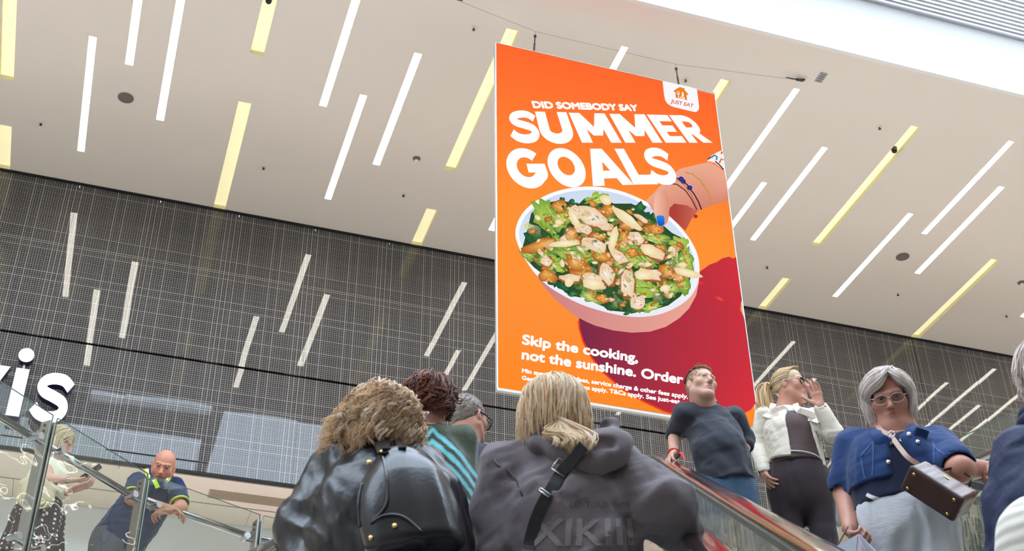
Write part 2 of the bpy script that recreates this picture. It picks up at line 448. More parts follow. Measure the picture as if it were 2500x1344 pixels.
# ---------------------------------------------------------------- sign letters v i s
M_sface = mat('sign_face', (250, 250, 250), rough=0.4, emit=(255, 255, 255), estr=0.75)
M_sside = mat('sign_return_blue', (26, 34, 84), rough=0.4)
def text_mesh(s, bold=0.0, res=4):
    """flat mesh of text from the built-in font; returns verts (N,2) and faces, in font units"""
    cu = bpy.data.curves.new('t', 'FONT'); cu.body = s; cu.offset = bold; cu.resolution_u = res
    o = bpy.data.objects.new('t', cu); C.objects.link(o)
    dg = bpy.context.evaluated_depsgraph_get(); ev = o.evaluated_get(dg)
    me = bpy.data.meshes.new_from_object(ev)
    v = np.array([tuple(p.co) for p in me.vertices]); f = [tuple(p.vertices) for p in me.polygons]
    bpy.data.objects.remove(o); bpy.data.curves.remove(cu); bpy.data.meshes.remove(me)
    return v[:, :2], f
_cap = None
def cap_height():
    global _cap
    if _cap is None:
        v, _ = text_mesh('H'); _cap = float(v[:, 1].max())
    return _cap
def extrude_letter(name, v2, faces, x0, x1, z0, z1, y, depth, parent):
    """v2 fitted to the box x0..x1, z0..z1, face at y, returns reaching back by depth"""
    mn, mx = v2.min(0), v2.max(0)
    P = [(x0+(p[0]-mn[0])/(mx[0]-mn[0])*(x1-x0), y, z0+(p[1]-mn[1])/(mx[1]-mn[1])*(z1-z0)) for p in v2]
    face = pyobj(name, P, [f if True else f for f in faces], M_sface, parent)
    bm = bmesh.new(); bm.from_mesh(face.data)
    bmesh.ops.remove_doubles(bm, verts=bm.verts[:], dist=1e-5)
    e = [q for q in bm.edges if len(q.link_faces) == 1]
    g = bmesh.ops.extrude_edge_only(bm, edges=e)
    for q in g['geom']:
        if isinstance(q, bmesh.types.BMVert): q.co.y += depth
    fs = [f for f in bm.faces if abs(f.normal.y) > .9]
    bmesh.ops.delete(bm, geom=fs, context='FACES_ONLY')
    obj('return', bm, M_sside, face)
    return face
def strip(pts, w):
    """ribbon of width w along a smooth path through pts (unit box)"""
    P = []
    n = len(pts)
    for i in range(n-1):
        p0, p1, p2, p3 = (np.array(pts[max(i-1, 0)]), np.array(pts[i]), np.array(pts[i+1]), np.array(pts[min(i+2, n-1)]))
        for k in range(5):
            t = k/5
            P.append(.5*((2*p1)+(-p0+p2)*t+(2*p0-5*p1+4*p2-p3)*t*t+(-p0+3*p1-3*p2+p3)*t**3))
    P.append(np.array(pts[-1], float)); P = np.array(P)
    d = np.gradient(P, axis=0); d /= np.linalg.norm(d, axis=1)[:, None]; nn = np.c_[-d[:, 1], d[:, 0]]
    v = np.r_[P+nn*w/2, P-nn*w/2]; m = len(P)
    return v, [(i, i+1, m+i+1, m+i) for i in range(m-1)]
def arc(cx, cy, rx, ry, a0, a1, n=9):
    return [(cx+rx*math.cos(math.radians(a)), cy+ry*math.sin(math.radians(a))) for a in np.linspace(a0, a1, n)]
S_PATH = [(.93, .73), (.74, .86), (.48, .882), (.25, .82), (.165, .70), (.27, .595), (.52, .525), (.76, .44), (.835, .30), (.72, .165), (.47, .118), (.22, .165), (.05, .29)]
def glyph(ch):
    """heavy geometric capitals in the unit box: list of (verts, faces)"""
    def pg(p): return (np.array(p, float), [tuple(range(len(p)))])
    if ch == 'S': return [strip(S_PATH, .245)]
    if ch == 'U': return [strip([(.16, 1), (.16, .7), (.16, .45)]+arc(.5, .40, .34, .265, 180, 360, 9)+[(.84, .45), (.84, .7), (.84, 1)], .31)]
    if ch == 'M': return [pg([(0, 0), (0, 1), (.29, 1), (.27, 0)]), pg([(.73, 0), (.71, 1), (1, 1), (1, 0)]), pg([(.0, 1), (.29, 1), (.62, .22), (.38, .22)]), pg([(.71, 1), (1, 1), (.62, .22), (.38, .22)])]
    if ch == 'E': return [pg([(0, 0), (0, 1), (.4, 1), (.4, 0)]), pg([(0, .765), (0, 1), (1, 1), (1, .765)]), pg([(.2, .385), (.2, .615), (.9, .615), (.9, .385)]), pg([(0, 0), (0, .235), (1, .235), (1, 0)])]
    if ch == 'R': return [pg([(0, 0), (0, 1), (.36, 1), (.36, 0)]), strip([(.2, .875), (.5, .875)]+arc(.56, .64, .28, .235, 90, -90, 7)+[(.5, .405), (.2, .405)], .25), pg([(.32, .42), (.66, .42), (1, 0), (.6, 0)])]
    if ch == 'L': return [pg([(0, 0), (0, 1), (.42, 1), (.42, 0)]), pg([(0, 0), (0, .25), (1, .25), (1, 0)])]
    if ch == 'A': return [pg([(0, 0), (.36, 1), (.62, 1), (.28, 0)]), pg([(.72, 0), (.38, 1), (.64, 1), (1, 0)]), pg([(.24, .19), (.3, .40), (.72, .40), (.78, .19)])]
    if ch == 'O': return [strip(arc(.5, .5, .355, .37, 0, 378, 18), .265)]
    if ch == 'G': return [strip(arc(.5, .5, .36, .375, 42, 318, 15)+[(.855, .33), (.86, .47)], .255), pg([(.52, .36), (.52, .58), (.985, .58), (.985, .36)])]
sg = thing('shop_sign', 'large white illuminated letters ending in vis on the grid wall', 'sign', (-1.2, 11.86, 6.3))
sg_parts = []
def sign_letter(ch, x0, x1, z0, z1, bold):
    v, f = strip(S_PATH, .23) if ch == 's' else text_mesh(ch, bold, 8)
    o = extrude_letter('letter', v, f, x0+1.2, x1+1.2, z0-6.3, z1-6.3, 0.0, .09, sg)
    return o
sign_letter('s', -.80, -.445, 6.275, 6.825, .05)
sign_letter('v', -1.50, -1.05, 6.30, 6.815, .03)
sign_letter('I', -.995, -.875, 6.30, 6.815, .0)
bm = bmesh.new()
vs = [bm.verts.new((.265+.072*math.cos(a), 0, .668+.078*math.sin(a))) for a in np.linspace(0, 2*math.pi, 28)[:-1]]
bm.faces.new(vs)
dot = obj('letter', bm, M_sface, sg)
bm = bmesh.new(); bm.from_mesh(dot.data); g = bmesh.ops.extrude_edge_only(bm, edges=bm.edges[:])
for q in g['geom']:
    if isinstance(q, bmesh.types.BMVert): q.co.y += .09
bmesh.ops.delete(bm, geom=[f for f in bm.faces if len(f.verts) > 4], context='FACES_ONLY')
obj('return', bm, M_sside, dot)
box_obj('stay', (.265, .05, .555), (.02, .02, .12), M_steel, sg)
box_obj('fixing', (.265, .1, .3), (.03, .06, .03), M_steel, sg)
box_obj('fixing', (.6, .1, .25), (.03, .06, .03), M_steel, sg)
box_obj('fixing', (-.1, .1, .25), (.03, .06, .03), M_steel, sg)
# ---------------------------------------------------------------- hanging LED billboard
YP = 8.2
PX0, PX1, PZ0, PZ1 = 2.647, 4.795, 5.145, 8.735
PO = Vector(((PX0+PX1)/2, YP, PZ0))
bb = thing('hanging_billboard', 'large orange food-advert billboard of a salad bowl hung on two chains', 'billboard', PO)
M_frame = mat('billboard_frame', (196, 190, 186), rough=0.5, metal=0.3)
def led_mat():
    m = bpy.data.materials.new('led_print'); m.use_nodes = True
    nt = m.node_tree; b = nt.nodes['Principled BSDF']
    a = nt.nodes.new('ShaderNodeVertexColor'); a.layer_name = 'Col'
    b.inputs['Base Color'].default_value = (0.0, 0.0, 0.0, 1); b.inputs['Roughness'].default_value = 0.6
    b.inputs['Specular IOR Level'].default_value = 0.0
    nt.links.new(a.outputs['Color'], b.inputs['Emission Color']); b.inputs['Emission Strength'].default_value = 1.0
    return m
M_led = led_mat()
box_obj('cabinet', (0, .014, (PZ1-PZ0)/2), (PX1-PX0, .028, PZ1-PZ0), M_frame, bb)
bm = bmesh.new(); W_, H_ = PX1-PX0, PZ1-PZ0
for c, s_ in (((0, 0, -.011), (W_+.02, .034, .022)), ((0, 0, H_+.003), (W_+.02, .034, .006)), ((-W_/2-.006, 0, H_/2), (.012, .034, H_)), ((W_/2+.004, 0, H_/2), (.008, .034, H_))):
    bx(bm, (c[0], .012, c[2]), s_)
obj('frame', bm, M_frame, bb)

def c6(x, y): return (1200+x/3.36, 60+y/3.36)
def c7(x, y): return (1200+x/3.36, 440+y/3.36)
def c8(x, y): return (1200+x/3.788, 780+y/3.788)
def bp_pt(p, lay):
    y = YP-.004-lay*.0016
    q = on_y(p[0], p[1], y)
    x = min(max(q[0], PX0+.001), PX1-.001); z = min(max(q[2], PZ0+.001), PZ1-.001)
    return (x-PO.x, y-PO.y, z-PO.z)
class Print:
    """flat coloured shapes of one layer of the printed picture"""
    def __init__(s, lay): s.lay = lay; s.v = []; s.f = []; s.c = []
    def add(s, pts, cols, faces):
        n = len(s.v); s.v += [bp_pt(p, s.lay) for p in pts]; s.c += [lin(c) for c in cols]; s.f += [tuple(n+i for i in f) for f in faces]
    def ngon(s, pts, colf):
        bm = bmesh.new(); vs = [bm.verts.new((p[0], -p[1], 0)) for p in pts]; bm.faces.new(vs)
        bmesh.ops.triangulate(bm, faces=bm.faces[:]); bm.verts.index_update()
        fs = [tuple(v.index for v in f.verts) for f in bm.faces]; bm.free()
        s.add(pts, [colf(p) if callable(colf) else colf for p in pts], fs)
    def fan(s, c, pts, cc, ce):
        n = len(pts); s.add([c]+list(pts), [cc]+[ce]*n, [(0, 1+i, 1+(i+1) % n) for i in range(n)])
    def line(s, pts, w, col):
        L = []; R = []
        for i, p in enumerate(pts):
            a = pts[max(i-1, 0)]; b = pts[min(i+1, len(pts)-1)]
            d = math.hypot(b[0]-a[0], b[1]-a[1]) or 1; nx, ny = -(b[1]-a[1])/d*w/2, (b[0]-a[0])/d*w/2
            L.append((p[0]+nx, p[1]+ny)); R.append((p[0]-nx, p[1]-ny))
        n = len(pts); s.add(L+R, [col]*(2*n), [(i, i+1, n+i+1, n+i) for i in range(n-1)])
    def build(s, name):
        o = pyobj(name, s.v, s.f, M_led, bb, cols=s.c)
        bm = bmesh.new(); bm.from_mesh(o.data)
        for f in bm.faces:
            if f.normal.y > 0: f.normal_flip()
        bm.to_mesh(o.data); bm.free(); return o
def mixc(a, b, t):
    t = min(max(t, 0), 1); return tuple(a[i]+(b[i]-a[i])*t for i in range(3))
# background: orange, redder at the top
P0 = Print(0)
pts = []; cols = []; fs = []
for j in range(13):
    t_ = j/12
    for i in range(5):
        u = i/4
        a = (1212+(1746-1212)*u, 100+(230-100)*u); b = (1215+(1848-1215)*u, 947+(1043-947)*u)
        pts.append((a[0]+(b[0]-a[0])*t_, a[1]+(b[1]-a[1])*t_))
        cols.append(mixc((255, 102, 48), (255, 146, 54), t_*2.1+.08*(1-abs(u-.4))) if t_ < .75 else mixc((255, 144, 58), (255, 138, 40), (t_-.75)*4))
for j in range(12):
    for i in range(4): fs.append((j*5+i, j*5+i+1, j*5+i+6, j*5+i+5))
P0.add(pts, cols, fs); P0.build('screen_background')
# cast shadow of bowl and arm, printed
sh = [c7(*p) for p in ((720, 1105), (900, 1060), (1300, 900), (1690, 760), (1790, 690), (1850, 668), (1890, 640), (1920, 632), (1950, 625), (1980, 640), (2018, 632), (2040, 740), (2062, 980))]
sh += [c7(2045, 1010), c7(2040, 1060), c7(2065, 1110), c7(2100, 1150)]
sh += [c8(*p) for p in ((2390, 300), (2440, 560), (2466, 772), (2400, 830), (2280, 893), (2140, 935), (1960, 945), (1800, 915), (1600, 845), (1400, 750), (1200, 630), (1030, 480), (930, 350), (850, 200), (815, 80), (808, 10))]
def shc(p):
    t = (p[0]-1410)/400*.75+(abs(p[1]-830))/330*.25
    return mixc((122, 44, 74), (222, 52, 60), t)
P1 = Print(1)
P1.ngon(sh, shc)
P1.build('printed_shadow')
# reddish fringe line along the shadow's left edge
P2 = Print(2)
P2.line([c8(*p) for p in ((806, 10), (812, 80), (847, 200), (927, 350), (1027, 480), (1197, 630), (1397, 750), (1597, 845), (1760, 900))], 4, (240, 62, 34))
P2.fan(c7(1870, 970), [c7(1870+38*math.cos(a)+10*math.sin(a), 970+22*math.sin(a)+12*math.cos(a)) for a in np.linspace(0, 6.28, 12)[:-1]], (250, 80, 50), (214, 50, 58))
P2.fan(c7(1715, 840), [c7(1715+30*math.cos(a), 840+18*math.sin(a)+10*math.cos(a)) for a in np.linspace(0, 6.28, 12)[:-1]], (240, 60, 50), (196, 46, 60))
P2.build('printed_shadow_fringe')['kind'] = 'stuff'
# bowl body and rim
P2 = Print(2.4)
body = [c7(*p) for p in ((330, 730), (380, 800), (430, 870), (490, 940), (550, 1000), (630, 1065), (700, 1118), (780, 1160), (850, 1190), (1000, 1230), (1150, 1248), (1300, 1240), (1430, 1200), (1540, 1130), (1620, 1050), (1680, 940), (1702, 830), (1690, 760), (1200, 1000), (700, 900))]
P2.ngon(body, lambda p: mixc((206, 132, 134), (238, 168, 150), (p[0]-1330)/380))
P2.build('printed_bowl_body')
rim = [c7(*p) for p in ((195, 430), (215, 340), (270, 250), (370, 165), (500, 100), (650, 62), (800, 50), (950, 62), (1100, 100), (1250, 165), (1380, 240), (1500, 330), (1590, 430), (1650, 520), (1690, 610), (1706, 710), (1697, 830), (1650, 930), (1580, 1000), (1480, 1060), (1350, 1105), (1200, 1120), (1050, 1105), (880, 1065), (720, 1010), (580, 940), (470, 870), (380, 790), (310, 700), (250, 600), (210, 510))]
def smooth(pts, n=90):
    pts = list(pts)+[pts[0]]; out = []; m = len(pts)-1
    for t_ in np.linspace(0, m, n+1)[:-1]:
        i = int(t_); f = t_-i; q = [np.array(pts[(i+k) % m]) for k in (-1, 0, 1, 2)]
        out.append(tuple(.5*((2*q[1])+(-q[0]+q[2])*f+(2*q[0]-5*q[1]+4*q[2]-q[3])*f*f+(-q[0]+3*q[1]-3*q[2]+q[3])*f**3)))
    return out
rim = smooth(rim)
P3 = Print(3)
P3.ngon(rim, lambda p: mixc((250, 252, 255), (226, 226, 240), (p[1]-600)/250))
P3.build('printed_bowl_rim')
P4 = Print(4)
cx_, cy_ = c7(960, 585)
inner = [(cx_+(p[0]-cx_)*.955-1, cy_+(p[1]-cy_)*.94-1) for p in rim]
P4.ngon(inner, lambda p: mixc((205, 220, 240), (238, 240, 250), (p[1]-500)/220))
P4.build('printed_bowl_inside')
# salad
salad = [c7(*p) for p in ((240, 600), (295, 400), (325, 270), (400, 190), (560, 165), (720, 190), (760, 150), (890, 115), (1000, 190), (1150, 190), (1230, 240), (1340, 310), (1480, 430), (1560, 470), (1635, 620), (1645, 740), (1620, 850), (1550, 950), (1450, 1025), (1300, 1070), (1150, 1085), (1000, 1070), (850, 1005), (700, 925), (500, 825), (350, 715))]
P5 = Print(5); P5.ngon(salad, (48, 78, 44)); 
rng = random.Random(11)
def blob(P, x, y, w, h, ang, cc, ce, irr=.16, n=13):
    a0 = math.radians(ang); pts = []
    for k in range(n):
        a = 2*math.pi*k/n; rr = 1+rng.uniform(-irr, irr)
        u, v = w/2*rr*math.cos(a), h/2*rr*math.sin(a)
        pts.append(c7(x+u*math.cos(a0)-v*math.sin(a0), y+u*math.sin(a0)+v*math.cos(a0)))
    P.fan(c7(x+rng.uniform(-.15, .15)*w, y+rng.uniform(-.15, .15)*h), pts, cc, ce)
GR = [(440, 290, 300, 170, 62), (560, 330, 180, 170, 20), (860, 150, 180, 90, -15), (1340, 470, 240, 90, 15), (1530, 520, 170, 120, 20), (1600, 660, 110, 270, -12),
      (300, 610, 140, 90, 30), (1150, 650, 150, 120, 10), (1090, 560, 110, 140, 30), (1060, 690, 130, 70, 10), (1260, 880, 240, 120, 12), (1580, 850, 90, 170, 5),
      (640, 590, 250, 130, 15), (520, 700, 150, 150, 0), (1270, 640, 230, 70, 35), (760, 640, 120, 90, 10), (820, 960, 180, 80, 20), (1310, 1040, 160, 70, -10), (1480, 880, 130, 90, -30), (440, 640, 110, 140, 0)]
KA = [(650, 195, 130, 80, 0), (580, 170, 70, 50, 0), (1190, 220, 140, 110, 20), (345, 440, 110, 190, -5), (560, 850, 240, 100, 25), (860, 390, 110, 60, 0), (820, 225, 110, 60, 0),
      (1310, 300, 130, 80, 20), (1040, 1010, 230, 120, 5), (1400, 950, 240, 120, -15), (730, 905, 230, 90, 15), (970, 870, 120, 110, 0), (1440, 450, 110, 60, 20), (380, 640, 130, 110, 0), (1500, 860, 120, 90, 10), (1150, 1050, 150, 70, 0)]
CH = [(830, 300, 280, 160, 30), (840, 520, 240, 130, 22), (1045, 625, 190, 100, 42), (1190, 470, 190, 100, 30), (1335, 590, 230, 120, 25), (945, 760, 210, 140, 60), (1110, 850, 250, 130, 85),
      (1195, 1000, 120, 130, 10), (640, 800, 190, 80, 5), (830, 800, 210, 90, 15), (700, 260, 150, 110, 40), (770, 400, 130, 90, 40), (1290, 770, 240, 110, 12), (450, 660, 90, 110, 0), (930, 380, 180, 60, 15), (1230, 310, 160, 50, 30)]
CR = [(560, 215, 140, 110, 20), (660, 440, 120, 110, 10), (1115, 370, 130, 90, 15), (1345, 400, 160, 90, 10), (460, 780, 160, 120, 15), (700, 690, 180, 110, 20), (910, 620, 170, 100, 5),
      (870, 460, 170, 70, 8), (960, 245, 120, 110, 20), (1440, 740, 140, 120, 15), (1160, 590, 90, 90, 20), (1080, 480, 90, 140, -10), (400, 535, 290, 100, -14), (910, 970, 140, 70, 10), (1530, 790, 130, 90, 20), (760, 770, 240, 50, 12), (1395, 560, 90, 70, 20)]
PA = [(680, 320, 60, 200, -28), (1000, 480, 70, 210, 12), (1110, 315, 330, 76, 38), (940, 160, 110, 80, 20), (600, 520, 260, 52, -4), (1610, 760, 240, 66, 14), (835, 850, 180, 90, 10), (1250, 775, 170, 80, 0), (1425, 885, 90, 60, 0), (1300, 575, 150, 90, 20), (640, 830, 70, 90, 20)]
for q in KA:
    for k in range(5):
        blob(P5, q[0]+rng.uniform(-.3, .3)*q[2], q[1]+rng.uniform(-.3, .3)*q[3], q[2]*.55, q[3]*.6, q[4]+rng.uniform(-40, 40), rng.choice([(60, 140, 84), (40, 110, 70), (86, 160, 90)]), rng.choice([(18, 60, 40), (24, 76, 46)]), .35)
def inside(x, y):
    r_ = False; n = len(SAL)
    for i in range(n):
        (xa, ya), (xb, yb) = SAL[i], SAL[i-1]
        if (ya > y) != (yb > y) and x < (xb-xa)*(y-ya)/(yb-ya)+xa: r_ = not r_
    return r_
SAL = ((300, 600), (330, 420), (370, 290), (430, 230), (560, 205), (720, 225), (880, 160), (1000, 230), (1150, 230), (1230, 280), (1340, 350), (1460, 460), (1540, 510), (1600, 630), (1610, 740), (1580, 830), (1510, 920), (1430, 990), (1300, 1030), (1150, 1050), (1000, 1030), (850, 965), (700, 885), (520, 785), (390, 690))
def scatter(P, n, pal, lo, hi, irr, nn=12):
    for _ in range(n):
        while True:
            x, y = rng.uniform(240, 1650), rng.uniform(110, 1090)
            if inside(x, y): break
        w = rng.uniform(lo, hi); c = rng.choice(pal)
        blob(P, x, y, w*1.5, w*.8, rng.uniform(-40, 80), c[0], c[1], irr, nn)
GPAL = [((222, 226, 124), (140, 176, 66)), ((190, 212, 96), (90, 140, 54)), ((236, 238, 176), (176, 202, 96)), ((120, 168, 86), (44, 96, 50)), ((60, 126, 74), (20, 62, 40)), ((248, 246, 214), (200, 214, 140))]
FPAL = [((250, 238, 222), (214, 176, 134)), ((240, 176, 92), (176, 98, 40)), ((252, 240, 206), (230, 204, 150)), ((226, 150, 70), (150, 82, 34))]
scatter(P5, 240, GPAL, 40, 95, .4, 14)
P5.build('printed_salad_greens')['kind'] = 'stuff'
P6 = Print(6)
for q in GR:
    blob(P6, *q, rng.choice([(226, 228, 126), (204, 216, 104), (178, 204, 92)]), rng.choice([(120, 164, 60), (150, 184, 66), (100, 146, 58)]), .34, 24)
    for k in range(6):
        a = math.radians(q[4])+rng.uniform(-.3, .3); L = q[2]*.4; ox, oy = rng.uniform(-.25, .25)*q[2], rng.uniform(-.3, .3)*q[3]
        P6.line([c7(q[0]+ox-L/2*math.cos(a), q[1]+oy-L/2*math.sin(a)), c7(q[0]+ox, q[1]+oy+8), c7(q[0]+ox+L/2*math.cos(a), q[1]+oy+L/2*math.sin(a))], rng.uniform(1.2, 2.6), rng.choice([(232, 232, 140), (70, 120, 44), (238, 240, 190), (40, 92, 44)]))
P6.build('printed_salad_lettuce')['kind'] = 'stuff'
P7 = Print(7)
scatter(P7, 170, FPAL, 22, 56, .3, 9)
for q in CR: blob(P7, *q, (244, 180, 92), (176, 96, 36), .2, 9)
for q in CH:
    blob(P7, q[0]+7, q[1]+10, q[2]*.98, q[3]*1.02, q[4], (206, 134, 70), (150, 92, 48), .2, 11)
P7.build('printed_salad_croutons')['kind'] = 'stuff'
P8 = Print(8)
for q in CH:
    blob(P8, q[0], q[1], q[2]*.92, q[3]*.86, q[4], (255, 244, 230), (234, 202, 164), .24, 11)
    blob(P8, q[0]-.2*q[2]*math.cos(math.radians(q[4])), q[1]-.2*q[2]*math.sin(math.radians(q[4])), q[2]*.3, q[3]*.3, q[4], (226, 160, 92), (236, 200, 156), .3, 8)
    for k in range(3):
        a = math.radians(q[4]); ox = (k-1)*.18*q[3]
        P8.line([c7(q[0]-.3*q[2]*math.cos(a)-ox*math.sin(a), q[1]-.3*q[2]*math.sin(a)+ox*math.cos(a)), c7(q[0]+.3*q[2]*math.cos(a)-ox*math.sin(a), q[1]+.3*q[2]*math.sin(a)+ox*math.cos(a))], 1.4, (222, 188, 150))
    for k in range(9):
        x, y = q[0]+rng.gauss(0, .2)*q[2], q[1]+rng.gauss(0, .2)*q[3]
        blob(P8, x, y, 9, 9, 0, (60, 36, 26), (96, 60, 40), .3, 5)
for q in CR:
    for k in range(5): blob(P8, q[0]+rng.gauss(0, .2)*q[2], q[1]+rng.gauss(0, .2)*q[3], 22, 14, rng.uniform(0, 90), (252, 204, 128), (236, 164, 80), .3, 6)
scatter(P8, 70, GPAL, 14, 34, .45, 9)
scatter(P8, 40, FPAL, 12, 26, .3, 8)
P8.build('printed_salad_chicken')['kind'] = 'stuff'
P9 = Print(9)
for q in PA: blob(P9, *q, (252, 242, 208), (236, 212, 160), .12)
P9.build('printed_salad_cheese')['kind'] = 'stuff'
P9 = Print(9.5)
# hand holding the rim
skin = [c7(*p) for p in ((1545, -95), (1490, -45), (1420, 0), (1370, 60), (1310, 125), (1268, 165), (1335, 205), (1332, 260), (1350, 320), (1362, 370), (1400, 380), (1440, 350), (1458, 290), (1500, 330), (1590, 412), (1645, 310), (1700, 245), (1800, 208), (1945, 160), (1930, 20), (1912, -70), (1830, -130), (1780, -150), (1690, -130))]
P9.ngon(skin, lambda p: mixc((236, 172, 146), (196, 96, 78), (p[1]-470)/110+(p[0]-1640)/420))
P9.build('printed_hand')
P10 = Print(10)
P10.ngon([c7(*p) for p in ((1452, 280), (1500, 330), (1590, 412), (1640, 315), (1690, 250), (1600, 205), (1500, 190), (1462, 225))], lambda p: mixc((176, 66, 58), (206, 112, 92), (p[0]-1650)/60))
P10.build('printed_fingers')
P10 = Print(10.5)
P10.ngon([c7(*p) for p in ((1330, 200), (1345, 110), (1385, 75), (1430, 90), (1458, 160), (1456, 290), (1440, 350), (1400, 380), (1362, 370), (1350, 320), (1332, 260))], lambda p: mixc((246, 192, 168), (220, 140, 118), (p[0]-1596)/36))
P10.build('printed_thumb')
P10 = Print(10)
P10.ngon([c6(*p) for p in ((1768, 1118), (1790, 1085), (1815, 1066), (1860, 1042), (1890, 1030), (1896, 1080), (1918, 1208), (1880, 1172), (1830, 1132), (1790, 1122))], (244, 240, 238))
P10.build('printed_cuff')
P11 = Print(11)
P11.ngon([c7(*p) for p in ((1352, 296), (1370, 286), (1410, 289), (1420, 310), (1419, 358), (1396, 377), (1369, 370), (1356, 340))], lambda p: mixc((40, 140, 236), (10, 84, 190), (p[1]-527)/25))
for pl, w, c in (([c6(1415, 1305), c6(1440, 1266), c6(1500, 1251), c6(1560, 1276), c6(1605, 1312), c7(1620, 60), c7(1662, 112), c7(1700, 180), c7(1722, 240)], 3.0, (40, 32, 70)),
                 ([c6(1430, 1318), c6(1470, 1282), c6(1530, 1276), c6(1585, 1316), c7(1590, 50), c7(1640, 120), c7(1690, 235)], 2.0, (190, 110, 80)),
                 ([c6(1590, 1210), c6(1650, 1226), c6(1712, 1277), c6(1752, 1330), c7(1722, 20), c7(1762, 70), c7(1795, 140), c7(1802, 205)], 3.0, (196, 150, 70)),
                 ([c7(1430, 22), c7(1520, 32), c7(1590, 82), c7(1640, 152), c7(1684, 242)], 2.6, (92, 44, 44)),
                 ([c6(1800, 1090), c6(1830, 1070), c6(1850, 1085), c6(1845, 1110)], 4, (60, 130, 190)), ([c6(1868, 1135), c6(1885, 1100), c6(1905, 1110)], 4, (230, 120, 50)),
                 ([c6(1775, 1105), c6(1800, 1085)], 3, (40, 60, 120)), ([c6(1885, 1060), c6(1892, 1040)], 4, (220, 90, 50)), ([c6(1835, 1120), c6(1870, 1150), c6(1905, 1190)], 3, (60, 50, 90))):
    P11.line(pl, w, c)
for x, y in ((1572, 8), (1625, 60), (1556, -12)): blob(P11, x, y, 46, 40, 20, (60, 80, 190), (24, 28, 110), .06, 10)
blob(P11, 1675, 295, 34, 30, 0, (200, 60, 40), (150, 40, 30), .05, 9)
P11.build('printed_bracelets_and_nail')['kind'] = 'stuff'

# lettering: every glyph mapped onto its place on the screen
def quad_map(q, u, v):
    """projective map of the unit square onto pixel quad TL,TR,BR,BL (v up)"""
    (x0, y0), (x1, y1), (x2, y2), (x3, y3) = q[3], q[2], q[1], q[0]   # BL BR TR TL
    dx1, dx2, dx3 = x1-x2, x3-x2, x0-x1+x2-x3
    dy1, dy2, dy3 = y1-y2, y3-y2, y0-y1+y2-y3
    den = dx1*dy2-dx2*dy1
    g = (dx3*dy2-dx2*dy3)/den; h = (dx1*dy3-dx3*dy1)/den
    a, b, c = x1-x0+g*x1, x3-x0+h*x3, x0
    d, e, f = y1-y0+g*y1, y3-y0+h*y3, y0
    w = g*u+h*v+1
    return ((a*u+b*v+c)/w, (d*u+e*v+f)/w)
def lettering(name, s, quad, grow, col=(255, 255, 255), lay=12, fit='cap'):
    """grow: how far (in picture units) the strokes are thickened"""
    v, f = text_mesh(s, 0.0, 5)
    x0, x1 = v[:, 0].min(), v[:, 0].max()
    y0, y1 = (0.0, cap_height()) if fit == 'cap' else (v[:, 1].min(), v[:, 1].max())
    pts = [quad_map(quad, (p[0]-x0)/(x1-x0), (p[1]-y0)/(y1-y0)) for p in v]
    OFF = [(0, 0)]+[(grow*math.cos(q), grow*math.sin(q)) for q in np.linspace(0, 2*math.pi, 9)[:-1]]
    if name != 'letter':
        P = Print(lay)
        for dx, dy in OFF: P.add([(a+dx, b+dy) for a, b in pts], [col]*len(pts), f)
        o = P.build(name); o['kind'] = 'stuff'; return o
    par = list(range(len(v)))                      # one object per character
    def find(i):
        while par[i] != i: par[i] = par[par[i]]; i = par[i]
        return i
    for q in f:
        for i in q[1:]: par[find(i)] = find(q[0])
    comp = {}
    for q in f: comp.setdefault(find(q[0]), []).append(q)
    runs = []
    for fs_ in sorted(comp.values(), key=lambda fs_: min(v[i, 0] for q in fs_ for i in q)):
        a = min(v[i, 0] for q in fs_ for i in q); b = max(v[i, 0] for q in fs_ for i in q)
        if runs and min(b, runs[-1][1])-max(a, runs[-1][0]) > .6*min(b-a, runs[-1][1]-runs[-1][0]): runs[-1] = (runs[-1][0], max(b, runs[-1][1]), runs[-1][2]+fs_)
        else: runs.append((a, b, fs_))
    for a, b, fs_ in runs:
        ids = sorted({i for q in fs_ for i in q}); mp = {i: k for k, i in enumerate(ids)}
        P = Print(lay)
        for dx, dy in OFF: P.add([(pts[i][0]+dx, pts[i][1]+dy) for i in ids], [col]*len(ids), [tuple(mp[i] for i in q) for q in fs_])
        P.build('letter')
for ch, q in (('S', ((122, 703), (345, 707), (430, 972), (172, 972))), ('U', ((355, 712), (615, 718), (703, 972), (418, 972))), ('M', ((633, 722), (927, 728), (1068, 968), (742, 968))),
              ('M', ((965, 731), (1255, 735), (1402, 968), (1098, 968))), ('E', ((1273, 737), (1442, 741), (1600, 968), (1430, 968))), ('R', ((1455, 741), (1632, 745), (1815, 968), (1622, 968))),
              ('G', ((92, 1012), (400, 1014), (505, 1340), (152, 1344))), ('O', ((428, 1012), (700, 1012), (836, 1330), (500, 1336))), ('A', ((683, 1017), (1022, 1017), (1168, 1312), (832, 1324))),
              ('L', ((1008, 1017), (1190, 1017), (1368, 1308), (1168, 1312))), ('S', ((1215, 1008), (1428, 1012), (1560, 1312), (1330, 1314)))):
    P = Print(12)
    for gv, gf in glyph(ch): P.add([quad_map([c6(*p) for p in q], a[0], a[1]) for a in gv], [(255, 255, 255)]*len(gv), gf)
    P.build('headline_letter')
lettering('letter', 'DID SOMEBODY SAY', [c6(*p) for p in ((331, 630), (1188, 660), (1200, 706), (347, 680))], 1.5)
lettering('letter', 'Skip the cooking,', [c8(*p) for p in ((292, 138), (1352, 312), (1350, 392), (285, 222))], 1.5)
lettering('letter', 'not the sunshine. Order', [c8(*p) for p in ((288, 276), (1770, 510), (1768, 592), (282, 360))], 1.5)
lettering('small_print', 'Min spend, delivery fees, service charge & other fees apply.', [c8(*p) for p in ((284, 450), (1818, 692), (1815, 729), (283, 486))], .75)
